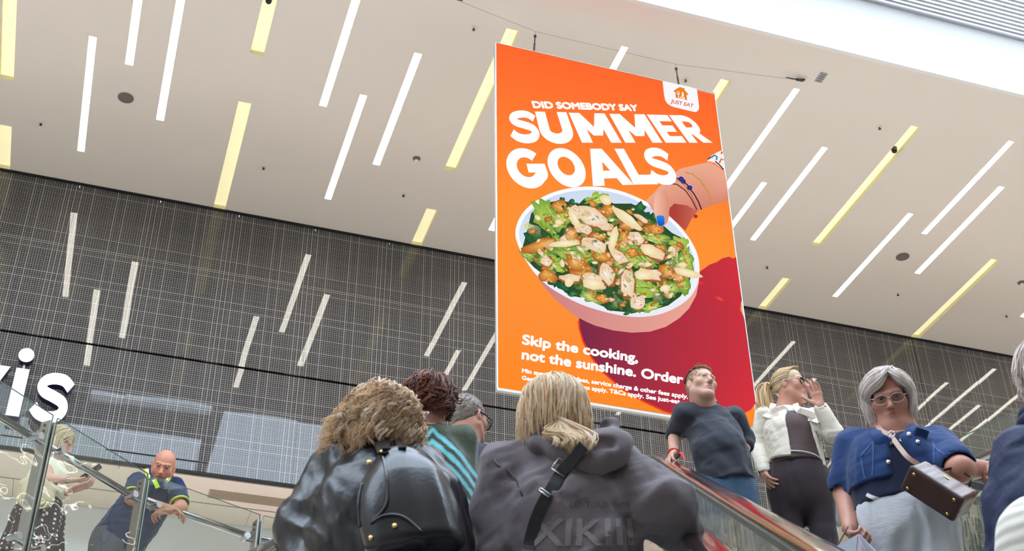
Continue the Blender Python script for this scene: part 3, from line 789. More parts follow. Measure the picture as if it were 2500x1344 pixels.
lettering('small_print', 'Geographical restrictions apply. T&Cs apply. See just-eat', [c8(*p) for p in ((284, 517), (1742, 738), (1740, 775), (283, 552))], .75)
# logo tab with house, fork and knife
P12 = Print(12)
tab = [c6(*p) for p in ((1403, 462), (1685, 527), (1694, 600), (1703, 672), (1700, 695), (1690, 708), (1675, 716), (1655, 714), (1500, 677), (1470, 666), (1440, 645), (1424, 618), (1416, 580))]
P12.ngon(tab, (250, 248, 252)); P12.build('logo_tab')
P13 = Print(13)
house = [c6(*p) for p in ((1490, 546), (1520, 524), (1549, 510), (1562, 520), (1570, 517), (1583, 524), (1586, 540), (1602, 556), (1615, 574), (1600, 579), (1604, 620), (1586, 617), (1584, 595), (1576, 592), (1574, 612), (1550, 607), (1553, 590), (1546, 588), (1545, 606), (1512, 600), (1508, 555))]
P13.ngon(house, (240, 130, 34)); P13.build('logo_house')
P14 = Print(14)
for x in (1521, 1531, 1541): P14.line([c6(x, 545), c6(x+2, 566)], 1.0, (250, 248, 252))
P14.line([c6(1523, 567), c6(1543, 571)], 2.0, (250, 248, 252)); P14.line([c6(1532, 568), c6(1534, 604)], 1.7, (250, 248, 252))
P14.ngon([c6(*p) for p in ((1563, 548), (1575, 560), (1579, 585), (1572, 588), (1566, 612), (1559, 610))], (250, 248, 252)); P14.build('logo_cutlery')['kind'] = 'stuff'
lettering('letter', 'JUST EAT', [c6(*p) for p in ((1476, 613), (1657, 652), (1652, 679), (1470, 640))], .35, (224, 110, 60), 13)

# chains and the steel cable they hang from
chain_top = []
for (a, b), lab in ((((1303, 120), (1311, 78)), 'short chain and shackle holding the left top of the billboard'), (((1657, 205), (1647, 156)), 'short chain and shackle holding the right top of the billboard')):
    A = Vector(on_y(*a, YP+.02)); B = Vector(on_y(*b, YP+.02)); A.z = PZ1+.008; B.x = A.x+(B.x-A.x)*.6
    chain_top.append(B)
    t = thing('suspension_chain', lab, 'chain', A, 'billboard chains')
    L = (B-A).length; d = (B-A)/L
    bm = bmesh.new()
    for k in range(9):
        p = d*(L*.42*(k+.5)/9); a = k*math.pi/2
        ring = [p+d*(.016*math.sin(q))+Vector((math.cos(a), math.sin(a), 0))*(.008*math.cos(q)) for q in np.linspace(0, 2*math.pi, 9)]
        tube(bm, ring, .0028, 5, cap=False)
    obj('links', bm, M_bolt, t)
    bm = bmesh.new(); tube(bm, [d*(L*.42), d*(L*.72)], .0065, 8); obj('turnbuckle', bm, M_bolt, t)
    bm = bmesh.new(); tube(bm, [d*(L*.75), d*(L*.81)], .014, 8); obj('shackle', bm, M_bolt, t)
    bm = bmesh.new(); tube(bm, [d*(L*.8), d*L], .003, 6); obj('wire', bm, M_steel, t)
    bm = bmesh.new(); bx(bm, (0, 0, 0), (.03, .03, .016)); obj('eye_plate', bm, M_steel, t)
endR = Vector((5.83, YP+.02, CEIL)); endL = Vector(on_z(1050, -22, CEIL)); endL.y = YP+.02; endL.x = chain_top[0].x-.9
t = thing('suspension_cable', 'thin steel cable sagging between ceiling anchors above the billboard', 'cable', endR)
bm = bmesh.new(); tube(bm, [endL-endR-Vector((0, 0, .015)), chain_top[0]-endR, chain_top[1]-endR, Vector((0, 0, -.03))], .0018, 6); obj('wire', bm, M_cable, t)
for e, dx in ((endL, 1), (endR, -1)):
    q = e-endR
    bm = bmesh.new(); disc(bm, (q.x, q.y), .04, -.01, 0, 14); obj('anchor_plate', bm, M_ceil, t)
    bm = bmesh.new(); tube(bm, [q+Vector((0, 0, -.008)), q+Vector((dx*.02, 0, -.03)), q+Vector((dx*.09, 0, -.035))], .014, 8); tube(bm, [q+Vector((dx*.09, 0, -.035)), q+Vector((dx*.2, 0, -.04))], .006, 6); obj('tensioner', bm, M_bolt, t)
# ---------------------------------------------------------------- escalators (frame: s along, lateral to the right)
EAL = math.radians(20.5); SLOPE = math.tan(math.radians(30.5))
ED = Vector((math.sin(EAL), math.cos(EAL), 0)); EN = Vector((math.cos(EAL), -math.sin(EAL), 0))
RAILH, TREADH = -.48, -1.48
S_TOP = (FLOORZ-TREADH)/SLOPE
def esc(s, l, z): return ED*s+EN*l+Vector((0, 0, z))
def rail_path(l, s0=.2):
    pts = []
    for s in np.linspace(s0, S_TOP-.15, 26): pts.append(esc(s, l, RAILH+SLOPE*s))
    z1 = RAILH+SLOPE*(S_TOP-.15); ss = S_TOP-.15; z = z1
    for k in range(1, 9):
        a = math.radians(30.5)*(1-k/8); ss += .09*math.cos(a); z += .09*math.sin(a); pts.append(esc(ss, l, z))
    pts.append(esc(ss+.5, l, z)); c = esc(ss+.5, l, z-.3)
    for k in range(1, 9):
        a = math.pi/2-math.pi*k/8; pts.append(c+ED*(.3*math.cos(a))+Vector((0, 0, .3*math.sin(a))))
    return pts
def sweep(bm, path, prof):
    """prof: (side, up) profile points swept along the path"""
    rings = []
    for i, p in enumerate(path):
        d = (path[min(i+1, len(path)-1)]-path[max(i-1, 0)]).normalized(); s = EN; u = s.cross(d).normalized()
        rings.append([bm.verts.new(p+s*a+u*b) for a, b in prof])
    n = len(prof)
    for i in range(len(rings)-1):
        for k in range(n): bm.faces.new((rings[i][k], rings[i][(k+1) % n], rings[i+1][(k+1) % n], rings[i+1][k]))
    bm.faces.new(rings[0][::-1]); bm.faces.new(rings[-1])
PROF = [(.048*math.copysign(abs(math.cos(a))**.6, math.cos(a)), .021*math.copysign(abs(math.sin(a))**.8, math.sin(a))) for a in np.linspace(0, 2*math.pi, 19)[:-1]]
PROF2 = [(-.02, -.05), (.02, -.05), (.02, -.018), (-.02, -.018)]
M_newel = mat('steel_channel', (150, 146, 146), rough=0.3, metal=1.0)
M_skirt = mat('escalator_skirt', (168, 168, 172), rough=0.35, metal=1.0)
def escalator(name, label, lats):
    t = thing(name, label, 'escalator', esc(4, sum(lats)/2, -LIFT), 'twin escalators')
    for l in lats:
        path = rail_path(l)
        bm = bmesh.new(); sweep(bm, path, PROF); h = keep(obj('handrail', bm, M_rubber, smooth=True), t)
        bm = bmesh.new(); sweep(bm, path, PROF2); keep(obj('rail_track', bm, M_newel), h)
        # glass panels under the handrail
        for k in range(7):
            s0, s1 = .3+k*1.07, .3+(k+1)*1.07-.012
            if s0 > S_TOP-.2: break
            a, b = esc(s0, l, RAILH+SLOPE*s0-.045), esc(s1, l, RAILH+SLOPE*s1-.045)
            bm = bmesh.new()
            for off in (-.006,):
                v = [a+EN*off, b+EN*off, b+EN*off-Vector((0, 0, .74)), a+EN*off-Vector((0, 0, .74))]
                w = [q+EN*.012 for q in v]
                va = [bm.verts.new(q) for q in v]; vb = [bm.verts.new(q) for q in w]
                bm.faces.new(va); bm.faces.new(vb[::-1])
                for i in range(4): bm.faces.new((va[i], vb[i], vb[(i+1) % 4], va[(i+1) % 4]))
            keep(obj('glass_panel', bm, M_glass2), t)
        zt = RAILH+SLOPE*(S_TOP+.1)-.03
        bm = bmesh.new(); v = [esc(S_TOP-.17, l, RAILH+SLOPE*(S_TOP-.17)-.05), esc(S_TOP+.5, l, zt+.05), esc(S_TOP+1.1, l, zt+.05), esc(S_TOP+1.1, l, FLOORZ+.15), esc(S_TOP-.17, l, RAILH+SLOPE*(S_TOP-.17)-.79)]
        va = [bm.verts.new(q-EN*.006) for q in v]; vb = [bm.verts.new(q+EN*.006) for q in v]
        bm.faces.new(va); bm.faces.new(vb[::-1])
        for i in range(5): bm.faces.new((va[i], vb[i], vb[(i+1) % 5], va[(i+1) % 5]))
        keep(obj('glass_panel', bm, M_glass2), t)
        bm = bmesh.new()
        path2 = [esc(s, l, TREADH+SLOPE*s+.1) for s in (-2.9, S_TOP)]+[esc(S_TOP+1.1, l, FLOORZ+.1)]
        sweep(bm, path2, [(-.07, -.16), (.07, -.16), (.07, .1), (-.07, .1)]); keep(obj('skirt', bm, M_skirt), t)
    c = sum(lats)/2; w = lats[1]-lats[0]-.2
    rise = .2; run = rise/SLOPE; k0 = int((-LIFT+.3-TREADH)/rise)
    step_me = None
    for k in range(k0, int((FLOORZ-TREADH)/rise)+1):
        z = TREADH+rise*k; s = (z-TREADH)/SLOPE
        if z > FLOORZ-.02: break
        if step_me is None:
            bm = bmesh.new()
            bx(bm, (0, 0, -.015), (w, run+.02, .03)); bx(bm, (0, -run/2, -.11), (w, .02, .2))
            for q in range(12): bx(bm, (-w/2+w*(q+.5)/12, 0, .004), (w/30, run, .008))
            step_me = bpy.data.meshes.new('step'); bm.to_mesh(step_me); bm.free(); step_me.materials.append(M_tread)
        o = bpy.data.objects.new('step', step_me); C.objects.link(o)
        o.matrix_local = Matrix.Translation(esc(s, c, z)-Vector(t.location)) @ Matrix.Rotation(-EAL, 4, 'Z'); o.parent = t
    bm = bmesh.new()
    v = [esc(S_TOP-.2, c-w/2, FLOORZ), esc(S_TOP+1.2, c-w/2, FLOORZ), esc(S_TOP+1.2, c+w/2, FLOORZ), esc(S_TOP-.2, c+w/2, FLOORZ)]
    va = [bm.verts.new(q) for q in v]; vb = [bm.verts.new(q-Vector((0, 0, .05))) for q in v]
    bm.faces.new(va[::-1]); bm.faces.new(vb)
    for i in range(4): bm.faces.new((va[i], va[(i+1) % 4], vb[(i+1) % 4], vb[i]))
    keep(obj('landing_plate', bm, M_tread), t)
    return t
UP_L, UP_R, DN_L, DN_R = -.80, .40, .665, 1.86
escalator('escalator', 'escalator going up, with the four people seen from behind', (UP_L, UP_R))
escalator('escalator', 'escalator coming down, with the man and two women facing the camera', (DN_L, DN_R))

# ---------------------------------------------------------------- glass balustrades of the upper floor
def balustrade(name, label, posts, railz, inward):
    """posts: plan points of post feet; glass and rail run between them; inward: unit vector from void to floor"""
    base = Vector((posts[len(posts)//2][0], posts[len(posts)//2][1], FLOORZ))
    t = thing(name, label, 'balustrade', base)
    P = [Vector((p[0], p[1], 0)) for p in posts]
    inw = Vector((*inward, 0)).normalized()
    gz0, gz1 = FLOORZ+.08, railz+.13
    for i, p in enumerate(P):
        d = ((P[min(i+1, len(P)-1)]-P[max(i-1, 0)])).normalized(); nrm = Vector((-d.y, d.x, 0))
        if nrm.dot(inw) < 0: nrm = -nrm
        post = None
        bm = bmesh.new()
        for sgn in (-1, 1):
            c = p+d*(sgn*.017)-nrm*.0
            obox(bm, c+Vector((0, 0, FLOORZ)), c+Vector((0, 0, railz+.1)), .075, .012, up=d)
        bx(bm, (0, 0, 0), (.1, .1, .02), Matrix.Translation(p+Vector((0, 0, FLOORZ+.01))))
        post = keep(obj('post', bm, M_steel), t)
        bm = bmesh.new()
        for z in (railz+.07, railz+.03):
            for sgn in (-1, 1):
                c = p+d*(sgn*.024)+Vector((0, 0, z)); tube(bm, [c-d*.004, c+d*.004], .009, 10)
        keep(obj('bolt', bm, M_bolt), post)
        bm = bmesh.new()
        v = [p+nrm*.03+Vector((0, 0, railz+.08)), p+nrm*.03+Vector((0, 0, railz-.06)), p+nrm*.13+Vector((0, 0, railz+.01)), p+nrm*.13+Vector((0, 0, railz+.04))]
        va = [bm.verts.new(q-d*.006) for q in v]; vb = [bm.verts.new(q+d*.006) for q in v]
        bm.faces.new(va); bm.faces.new(vb[::-1])
        for k in range(4): bm.faces.new((va[k], vb[k], vb[(k+1) % 4], va[(k+1) % 4]))
        keep(obj('rail_bracket', bm, M_steel), post)
        for z in (railz-.06, railz-.72):
            bm = bmesh.new()
            tube(bm, [p-d*.1+Vector((0, 0, z)), p+d*.1+Vector((0, 0, z))], .011, 8)
            for sgn in (-1, 1):
                e = p+d*(sgn*.1)+Vector((0, 0, z)); tube(bm, [e-nrm*.065, e+nrm*.02], .017, 12); tube(bm, [e-nrm*.075, e-nrm*.055], .024, 12)
            keep(obj('glass_clamp', bm, M_chrome), post)
    for a, b in zip(P[:-1], P[1:]):
        d = (b-a).normalized(); nrm = Vector((-d.y, d.x, 0))
        if nrm.dot(inw) < 0: nrm = -nrm
        a2, b2 = a+d*.02-nrm*.055, b-d*.02-nrm*.055
        v = [a2+Vector((0, 0, gz0)), b2+Vector((0, 0, gz0)), b2+Vector((0, 0, gz1)), a2+Vector((0, 0, gz1))]
        bm = bmesh.new()
        va = [bm.verts.new(q) for q in v]; vb = [bm.verts.new(q+nrm*.012) for q in v]
        bm.faces.new(va); bm.faces.new(vb[::-1])
        g = keep(obj('glass_panel', bm, M_glass), t)
        bm = bmesh.new()
        va = [bm.verts.new(q) for q in v]; vb = [bm.verts.new(q+nrm*.012) for q in v]
        for k in range(4): bm.faces.new((va[k], vb[k], vb[(k+1) % 4], va[(k+1) % 4]))
        keep(obj('glass_edge', bm, M_edge), g)
        bm = bmesh.new(); o2 = nrm*.11+Vector((0, 0, railz+.025))
        tube(bm, [a+o2-d*.01, b+o2+d*.01], .024, 14); keep(obj('handrail', bm, M_chrome, smooth=True), t)
    bm = bmesh.new()
    for a, b in zip(P[:-1], P[1:]): obox(bm, a+Vector((0, 0, FLOORZ-.15)), b+Vector((0, 0, FLOORZ-.15)), .14, .3)
    keep(obj('floor_edge', bm, M_white), t)
    return t
RAILZ = FLOORZ+1.0
LB = [(-1.55, 6.75), (-.405, 7.93), (.243, 8.56), (1.085, 8.97), (2.05, 9.15)]
balustrade('glass_balustrade', 'glass balustrade with steel posts in front of the bald man', LB, RAILZ, (-.6, .8))
RB = [(5.0, 7.35), (5.235, 6.65), (5.56, 5.7), (5.9, 4.75)]
balustrade('glass_balustrade', 'glass balustrade with steel rail behind the grey-haired woman in blue', RB, RAILZ, (1, .35))
# upper floor slabs either side of the void
def slab(pts):
    bm = bmesh.new()
    a = [bm.verts.new((x, y, FLOORZ)) for x, y in pts]; b = [bm.verts.new((x, y, FLOORZ-.3)) for x, y in pts]
    bm.faces.new(a); bm.faces.new(b[::-1])
    for i in range(len(pts)): bm.faces.new((a[i], b[i], b[(i+1) % len(pts)], a[(i+1) % len(pts)]))
    bmesh.ops.recalc_face_normals(bm, faces=bm.faces[:])
    return struct(obj('floor_landing', bm, M_floor))
slab([(-6, 2), (-1.55, 6.75), (-.405, 7.93), (.243, 8.56), (1.085, 8.97), (2.05, 9.15), (2.1, 9.4), (-9, 9.4), (-9, 2)])
pR = [RB[0], RB[1], RB[2], RB[3], (6.9, 2), (12, 2), (12, 9.4), (2.05, 9.4), (2.05, 9.15), (2.2, 8.9)]
q1 = esc(S_TOP+1.15, -.9, 0); q2 = esc(S_TOP+1.15, 2.0, 0)
slab([(2.05, 9.15), (q1.x, q1.y+.0), (q2.x, q2.y), (5.0, 7.35), (5.235, 6.65), (5.56, 5.7), (5.9, 4.75), (6.9, 2), (12, 2), (12, 9.4), (2.05, 9.4)])
# ---------------------------------------------------------------- sculpting: smooth distance fields meshed by surface nets
def A3(v): return np.array((float(v[0]), float(v[1]), float(v[2])))
def unit(v):
    v = np.asarray(v, float); return v/np.linalg.norm(v)
class Field:
    def __init__(s, res): s.res = res; s.ops = []; s.disp = None
    def cone(s, a, b, ra, rb=None, k=.02, flat=1.0, fdir=None, op='u'):
        """tapered capsule; flat<1 squashes it along fdir"""
        a, b = A3(a), A3(b); rb = ra if rb is None else rb
        m = max(ra, rb)*max(1.0, flat); lo = np.minimum(a, b)-m-k-.01; hi = np.maximum(a, b)+m+k+.01
        def f(X, Y, Z):
            px, py, pz = X-a[0], Y-a[1], Z-a[2]; bx_, by_, bz_ = b-a
            if flat != 1.0:
                fd = unit(fdir); q = (1/flat-1); dp = (px*fd[0]+py*fd[1]+pz*fd[2])*q
                px, py, pz = px+dp*fd[0], py+dp*fd[1], pz+dp*fd[2]
                db = (bx_*fd[0]+by_*fd[1]+bz_*fd[2])*q; bx_, by_, bz_ = bx_+db*fd[0], by_+db*fd[1], bz_+db*fd[2]
            L2 = max(bx_*bx_+by_*by_+bz_*bz_, 1e-12)
            t = np.clip((px*bx_+py*by_+pz*bz_)/L2, 0, 1)
            d = np.sqrt((px-t*bx_)**2+(py-t*by_)**2+(pz-t*bz_)**2)-(ra+(rb-ra)*t)
            return d*min(1.0, flat)
        s.ops.append((f, lo, hi, k, op)); return s
    def path(s, pts, rr, k=.02, flat=1.0, fdir=None, op='u'):
        for i in range(len(pts)-1):
            ra = rr[i] if isinstance(rr, (list, tuple)) else rr; rb = rr[i+1] if isinstance(rr, (list, tuple)) else rr
            s.cone(pts[i], pts[i+1], ra, rb, k, flat, fdir, op)
        return s
    def ell(s, c, r, R=None, k=.02, op='u'):
        c = A3(c); r = A3(r); R = np.eye(3) if R is None else np.asarray(R)   # columns: local axes
        m = max(r); lo, hi = c-m-k-.01, c+m+k+.01
        def f(X, Y, Z):
            p = (X-c[0], Y-c[1], Z-c[2])
            l = [p[0]*R[0, i]+p[1]*R[1, i]+p[2]*R[2, i] for i in range(3)]
            k0 = np.sqrt((l[0]/r[0])**2+(l[1]/r[1])**2+(l[2]/r[2])**2)
            k1 = np.sqrt((l[0]/r[0]**2)**2+(l[1]/r[1]**2)**2+(l[2]/r[2]**2)**2)+1e-9
            return k0*(k0-1)/k1
        s.ops.append((f, lo, hi, k, op)); return s
    def rbox(s, c, h, R=None, rad=.01, k=.01, op='u'):
        c = A3(c); h = A3(h); R = np.eye(3) if R is None else np.asarray(R)
        m = np.linalg.norm(h); lo, hi = c-m-k-.01, c+m+k+.01
        def f(X, Y, Z):
            p = (X-c[0], Y-c[1], Z-c[2])
            l = [np.abs(p[0]*R[0, i]+p[1]*R[1, i]+p[2]*R[2, i])-h[i]+rad for i in range(3)]
            return np.sqrt(np.maximum(l[0], 0)**2+np.maximum(l[1], 0)**2+np.maximum(l[2], 0)**2)+np.minimum(np.maximum(np.maximum(l[0], l[1]), l[2]), 0)-rad
        s.ops.append((f, lo, hi, k, op)); return s
    def plane(s, p, n, k=.01):
        """cut away everything on the side n points to"""
        p = A3(p); n = unit(n)
        s.ops.append((lambda X, Y, Z: (X-p[0])*n[0]+(Y-p[1])*n[1]+(Z-p[2])*n[2], None, None, k, 'i')); return s
    def mesh(s):
        us = [o for o in s.ops if o[4] == 'u']
        lo = np.min([o[1] for o in us], axis=0)-.02; hi = np.max([o[2] for o in us], axis=0)+.02
        h = s.res; n = np.ceil((hi-lo)/h).astype(int)+1
        ax = [lo[i]+h*np.arange(n[i]) for i in range(3)]
        F = np.full(tuple(n), .5, np.float32)
        for f, l, u_, k, op in s.ops:
            if l is None: i0 = np.zeros(3, int); i1 = n.copy()
            else:
                i0 = np.maximum(np.floor((l-lo)/h).astype(int), 0); i1 = np.minimum(np.ceil((u_-lo)/h).astype(int)+1, n)
            if np.any(i1 <= i0): continue
            X = ax[0][i0[0]:i1[0]][:, None, None]; Y = ax[1][i0[1]:i1[1]][None, :, None]; Z = ax[2][i0[2]:i1[2]][None, None, :]
            d = f(X, Y, Z); sl = F[i0[0]:i1[0], i0[1]:i1[1], i0[2]:i1[2]]
            if op == 'u':
                w = np.clip(k-np.abs(sl-d), 0, None)/k; sl[...] = np.minimum(sl, d)-w*w*k*.25
            elif op == 's':
                d = -d; w = np.clip(k-np.abs(sl-d), 0, None)/k; sl[...] = np.maximum(sl, d)+w*w*k*.25
            else:
                w = np.clip(k-np.abs(sl-d), 0, None)/k; sl[...] = np.maximum(sl, d)+w*w*k*.25
        if s.disp is not None:
            band = np.abs(F) < .05; ii = np.nonzero(band)
            F[ii] += s.disp(ax[0][ii[0]], ax[1][ii[1]], ax[2][ii[2]]).astype(np.float32)
        F[0] = F[-1] = .5; F[:, 0] = F[:, -1] = .5; F[:, :, 0] = F[:, :, -1] = .5
        return surface_nets(F, lo, h)
def surface_nets(F, lo, h):
    S = F < 0; n = np.array(F.shape)-1
    sl = lambda a, d: a[d[0]:d[0]+n[0], d[1]:d[1]+n[1], d[2]:d[2]+n[2]]
    cnt = np.zeros(tuple(n), np.uint8)
    for d in np.ndindex(2, 2, 2): cnt += sl(S, d)
    act = (cnt > 0) & (cnt < 8); I = np.nonzero(act); N = len(I[0])
    idx = np.full(tuple(n), -1, np.int64); idx[I] = np.arange(N)
    acc = np.zeros((N, 3)); num = np.zeros(N)
    corners = list(np.ndindex(2, 2, 2))
    for c0 in corners:
        for a in range(3):
            if c0[a]: continue
            c1 = list(c0); c1[a] = 1
            f0 = F[I[0]+c0[0], I[1]+c0[1], I[2]+c0[2]]; f1 = F[I[0]+c1[0], I[1]+c1[1], I[2]+c1[2]]
            m = (f0 < 0) != (f1 < 0); t = np.where(m, f0/np.where(m, f0-f1, 1), 0)
            p = np.array(c0, float)[None].repeat(N, 0); p[:, a] += t
            acc[m] += p[m]; num[m] += 1
    V = (acc/num[:, None]+np.stack(I, 1))*h+lo
    faces = []
    for a in range(3):
        b, c = (a+1) % 3, (a+2) % 3
        s0 = [slice(0, -1)]*3; s1 = [slice(0, -1)]*3; s1[a] = slice(1, None)
        s0 = [slice(1, n[q]) if q != a else slice(0, n[a]) for q in range(3)]
        s1 = list(s0); s1[a] = slice(1, n[a]+1)
        x = S[tuple(s0)]; y = S[tuple(s1)]
        for val, flip in ((x & ~y, False), (~x & y, True)):
            J = list(np.nonzero(val))
            for q in range(3):
                if q != a: J[q] = J[q]+1
            def at(db, dc):
                K = [J[0].copy(), J[1].copy(), J[2].copy()]; K[b] -= db; K[c] -= dc
                return idx[K[0], K[1], K[2]]
            q4 = np.stack([at(1, 1), at(0, 1), at(0, 0), at(1, 0)], 1)
            faces.append(q4[:, ::-1] if flip else q4)
    return V, np.concatenate(faces)
def field_obj(name, F, material, parent, colf=None, extra=None, smooth_it=1):
    """mesh one or several fields into one object (world coordinates)"""
    Vs, Fs, n = [], [], 0
    for f in (F if isinstance(F, (list, tuple)) else (F,)):
        v, q = f.mesh(); Vs.append(v); Fs.append(q+n); n += len(v)
    for v, q in (extra or []):
        Vs.append(v); Fs.append(np.asarray(q)+n); n += len(v)
    V = np.concatenate(Vs); Q = np.concatenate(Fs)
    o_ = np.array(parent.location) if parent is not None else np.zeros(3)
    me = bpy.data.meshes.new(name)
    me.vertices.add(len(V)); me.vertices.foreach_set('co', (V-o_).astype(np.float32).ravel())
    me.loops.add(Q.size); me.loops.foreach_set('vertex_index', Q.astype(np.int32).ravel())
    me.polygons.add(len(Q)); me.polygons.foreach_set('loop_start', np.arange(0, Q.size, 4, dtype=np.int32))
    me.polygons.foreach_set('use_smooth', np.ones(len(Q), bool))
    me.update(calc_edges=True); me.validate()
    if colf is not None:
        at = me.color_attributes.new('Col', 'FLOAT_COLOR', 'POINT')
        at.data.foreach_set('color', np.c_[colf(V), np.ones(len(V))].astype(np.float32).ravel())
    return new_obj(name, me, material, parent)

_perm = np.random.RandomState(3).rand(64, 64, 64).astype(np.float32)
def vnoise(x, y, z):
    """smooth value noise, -1..1"""
    xi, yi, zi = np.floor(x).astype(int), np.floor(y).astype(int), np.floor(z).astype(int)
    fx, fy, fz = x-xi, y-yi, z-zi
    fx, fy, fz = fx*fx*(3-2*fx), fy*fy*(3-2*fy), fz*fz*(3-2*fz)
    g = lambda a, b, c: _perm[(xi+a) & 63, (yi+b) & 63, (zi+c) & 63]
    r = 0
    for a in (0, 1):
        for b in (0, 1):
            for c in (0, 1):
                r = r+g(a, b, c)*(fx if a else 1-fx)*(fy if b else 1-fy)*(fz if c else 1-fz)
    return r*2-1
def folds(amp, scale, axis=(0, 0, 1), squeeze=.35, seed=0.0):
    """ridged cloth folds running roughly along axis"""
    ax = unit(axis)
    def f(x, y, z):
        t = (x*ax[0]+y*ax[1]+z*ax[2])*(1-squeeze*.38)
        x, y, z = (x-t*ax[0])*scale+seed, (y-t*ax[1])*scale, (z-t*ax[2])*scale
        n = vnoise(x, y, z)+.45*vnoise(x*2.1+7, y*2.1, z*2.1)
        return 1.25*amp*(np.abs(n)*2-.7)
    return f
def both(*fs): return lambda x, y, z: sum(f(x, y, z) for f in fs)

# ---------------------------------------------------------------- people
def frame(fdir, pitch=0.0, roll=0.0):
    """head frame: columns = x (person's left when pitch/roll are 0), y forward, z up"""
    y = unit((fdir[0], fdir[1], 0)); z = np.array((0, 0, 1.0)); x = np.cross(y, z)   # x = person's right
    c, s_ = math.cos(pitch), math.sin(pitch)
    y, z = y*c+z*s_, z*c-y*s_
    c, s_ = math.cos(roll), math.sin(roll)
    x, z = x*c+z*s_, z*c-x*s_
    return np.stack([x, y, z], 1)
class Head:
    def __init__(s, c, fdir, pitch=0, roll=0, scale=1.0, nose=1.0, jaw=1.0, fat=0.0, res=.0038):
        s.c = A3(c); s.R = frame(fdir, pitch, roll); s.k = scale; s.nose = nose; s.jaw = jaw; s.fat = fat; s.res = res
    def w(s, p): return s.c+s.R @ (A3(p)*s.k)
    def loc(s, V): return ((V-s.c) @ s.R)/s.k
    def build(s, F, mouth_open=0.0):
        k = s.k; w = s.w; j = s.jaw; f = s.fat
        F.ell(w((0, -.018, .036)), A3((.077, .098, .088))*k, s.R, .02)
        F.ell(w((0, .028, -.03)), A3((.060+f*.5, .066, .086))*k, s.R, .03*k)
        for q in (-1, 1):
            F.cone(w((q*.052*j, -.005, -.05)), w((q*.018*j, .068, -.103)), (.025+f)*k, (.021+f*.6)*k, .022*k)
            F.ell(w((q*.042, .058, -.02)), A3((.026+f*.6, .024, .024+f))*k, s.R, .022*k)
            F.cone(w((q*.010, .088, .024)), w((q*.046, .070, .026)), .0115*k, .012*k, .012*k)
            F.ell(w((q*.031, .104, .004)), A3((.017, .021, .0125))*k, s.R, .012*k, 's')
            F.ell(w((q*.031, .0765, .005)), A3((.0145, .0125, .0115))*k, s.R, .003*k)
            F.path([w((q*.016, .0885, .0095)), w((q*.030, .0905, .0150)), w((q*.045, .081, .0105))], .0034*k, .005*k)
            F.path([w((q*.018, .0870, .000)), w((q*.031, .0870, -.0050)), w((q*.044, .080, .000))], .0030*k, .006*k)
            F.ell(w((q*.0115*s.nose, .097, -.0365)), A3((.0085, .011, .0075))*k, s.R, .006*k)
            F.ell(w((q*.007, .103, -.0435)), A3((.0036, .006, .004))*k, s.R, .003*k, 's')
            F.ell(w((q*.079, -.012, -.004)), A3((.010, .019, .031))*k, frame_tilt(s.R, q*.35), .010*k)
            F.ell(w((q*.089, -.006, -.001)), A3((.006, .010, .018))*k, frame_tilt(s.R, q*.35), .006*k, 's')
            # crease from nose to mouth corner
            F.path([w((q*.020, .098, -.040)), w((q*.030, .084, -.062))], .0028*k, .006*k, op='s')
        F.cone(w((0, .074, -.104)), w((0, .070, -.106)), (.021+f*.4)*k, (.021+f*.4)*k, .022*k)
        F.path([w((0, .090, .018)), w((0, .100, -.010)), w((0, .1125*(.5+.5*s.nose), -.031))], [.0085*k, .0085*k, .0125*k*s.nose], .010*k)
        F.ell(w((0, .078, -.066)), A3((.030, .018, .022))*k, s.R, .016*k)
        o = mouth_open
        F.path([w((-.024, .083, -.066)), w((-.009, .0955, -.0605)), w((.009, .0955, -.0605)), w((.024, .083, -.066))], .0048*k, .006*k)
        F.path([w((-.022, .083, -.068)), w((-.008, .093, -.0735-o)), w((.008, .093, -.0735-o)), w((.022, .083, -.068))], .0056*k, .006*k)
        F.path([w((-.024, .090, -.0668)), w((0, .103, -.0668-o*.5)), w((.024, .090, -.0668))], .0012*k+o*.4, .003*k, op='s')
        F.cone(w((0, -.022, -.03)), w((0, -.02, -.09)), .058*k, .056*k, .025*k)
    def colour(s, V, base, lip=(186, 108, 100), brow=(110, 84, 66), blush=.12, stubble=None, hair=None, hairmask=None):
        L = s.loc(V); C_ = np.tile(np.array(lin(base)), (len(V), 1))
        def blend(m, c): 
            m = np.clip(m, 0, 1)[:, None]; C_[:] = C_*(1-m)+np.array(lin(c))*m
        red = np.array(lin(base))*np.array((1.12, .80, .76))
        for q in (-1, 1):
            d = np.linalg.norm((L-np.array((q*.043, .062, -.025)))/np.array((.026, .03, .026)), axis=1); m = np.clip(1-d, 0, 1)[:, None]*blush*4
            m = np.clip(m, 0, .8); C_[:] = C_*(1-m)+red*m
        d = np.linalg.norm((L-np.array((0, .11, -.03)))/np.array((.02, .022, .022)), axis=1); m = np.clip(1-d, 0, 1)[:, None]*min(blush*4, .8); C_[:] = C_*(1-m)+red*m
        def seg(pts, r):
            best = np.full(len(V), 9.0)
            for a, b in zip(pts[:-1], pts[1:]):
                a, b = np.array(a), np.array(b); ab = b-a; t = np.clip(((L-a) @ ab)/(ab @ ab), 0, 1)
                best = np.minimum(best, np.linalg.norm(L-(a+t[:, None]*ab), axis=1))
            return np.clip((r-best)/(r*.35), 0, 1)
        near = (L[:, 1] > .03) & (np.abs(L[:, 2]) < .13)
        if stubble:
            m = np.clip((-.035-L[:, 2])/.02, 0, 1)*np.clip((L[:, 1]+.005)/.02, 0, 1)*(L[:, 2] > -.14); blend(m*.45, stubble)
        lp = np.maximum(seg([(-.024, .085, -.066), (-.009, .098, -.061), (.009, .098, -.061), (.024, .085, -.066)], .0075), seg([(-.021, .085, -.069), (-.008, .097, -.0735), (.008, .097, -.0735), (.021, .085, -.069)], .0078))
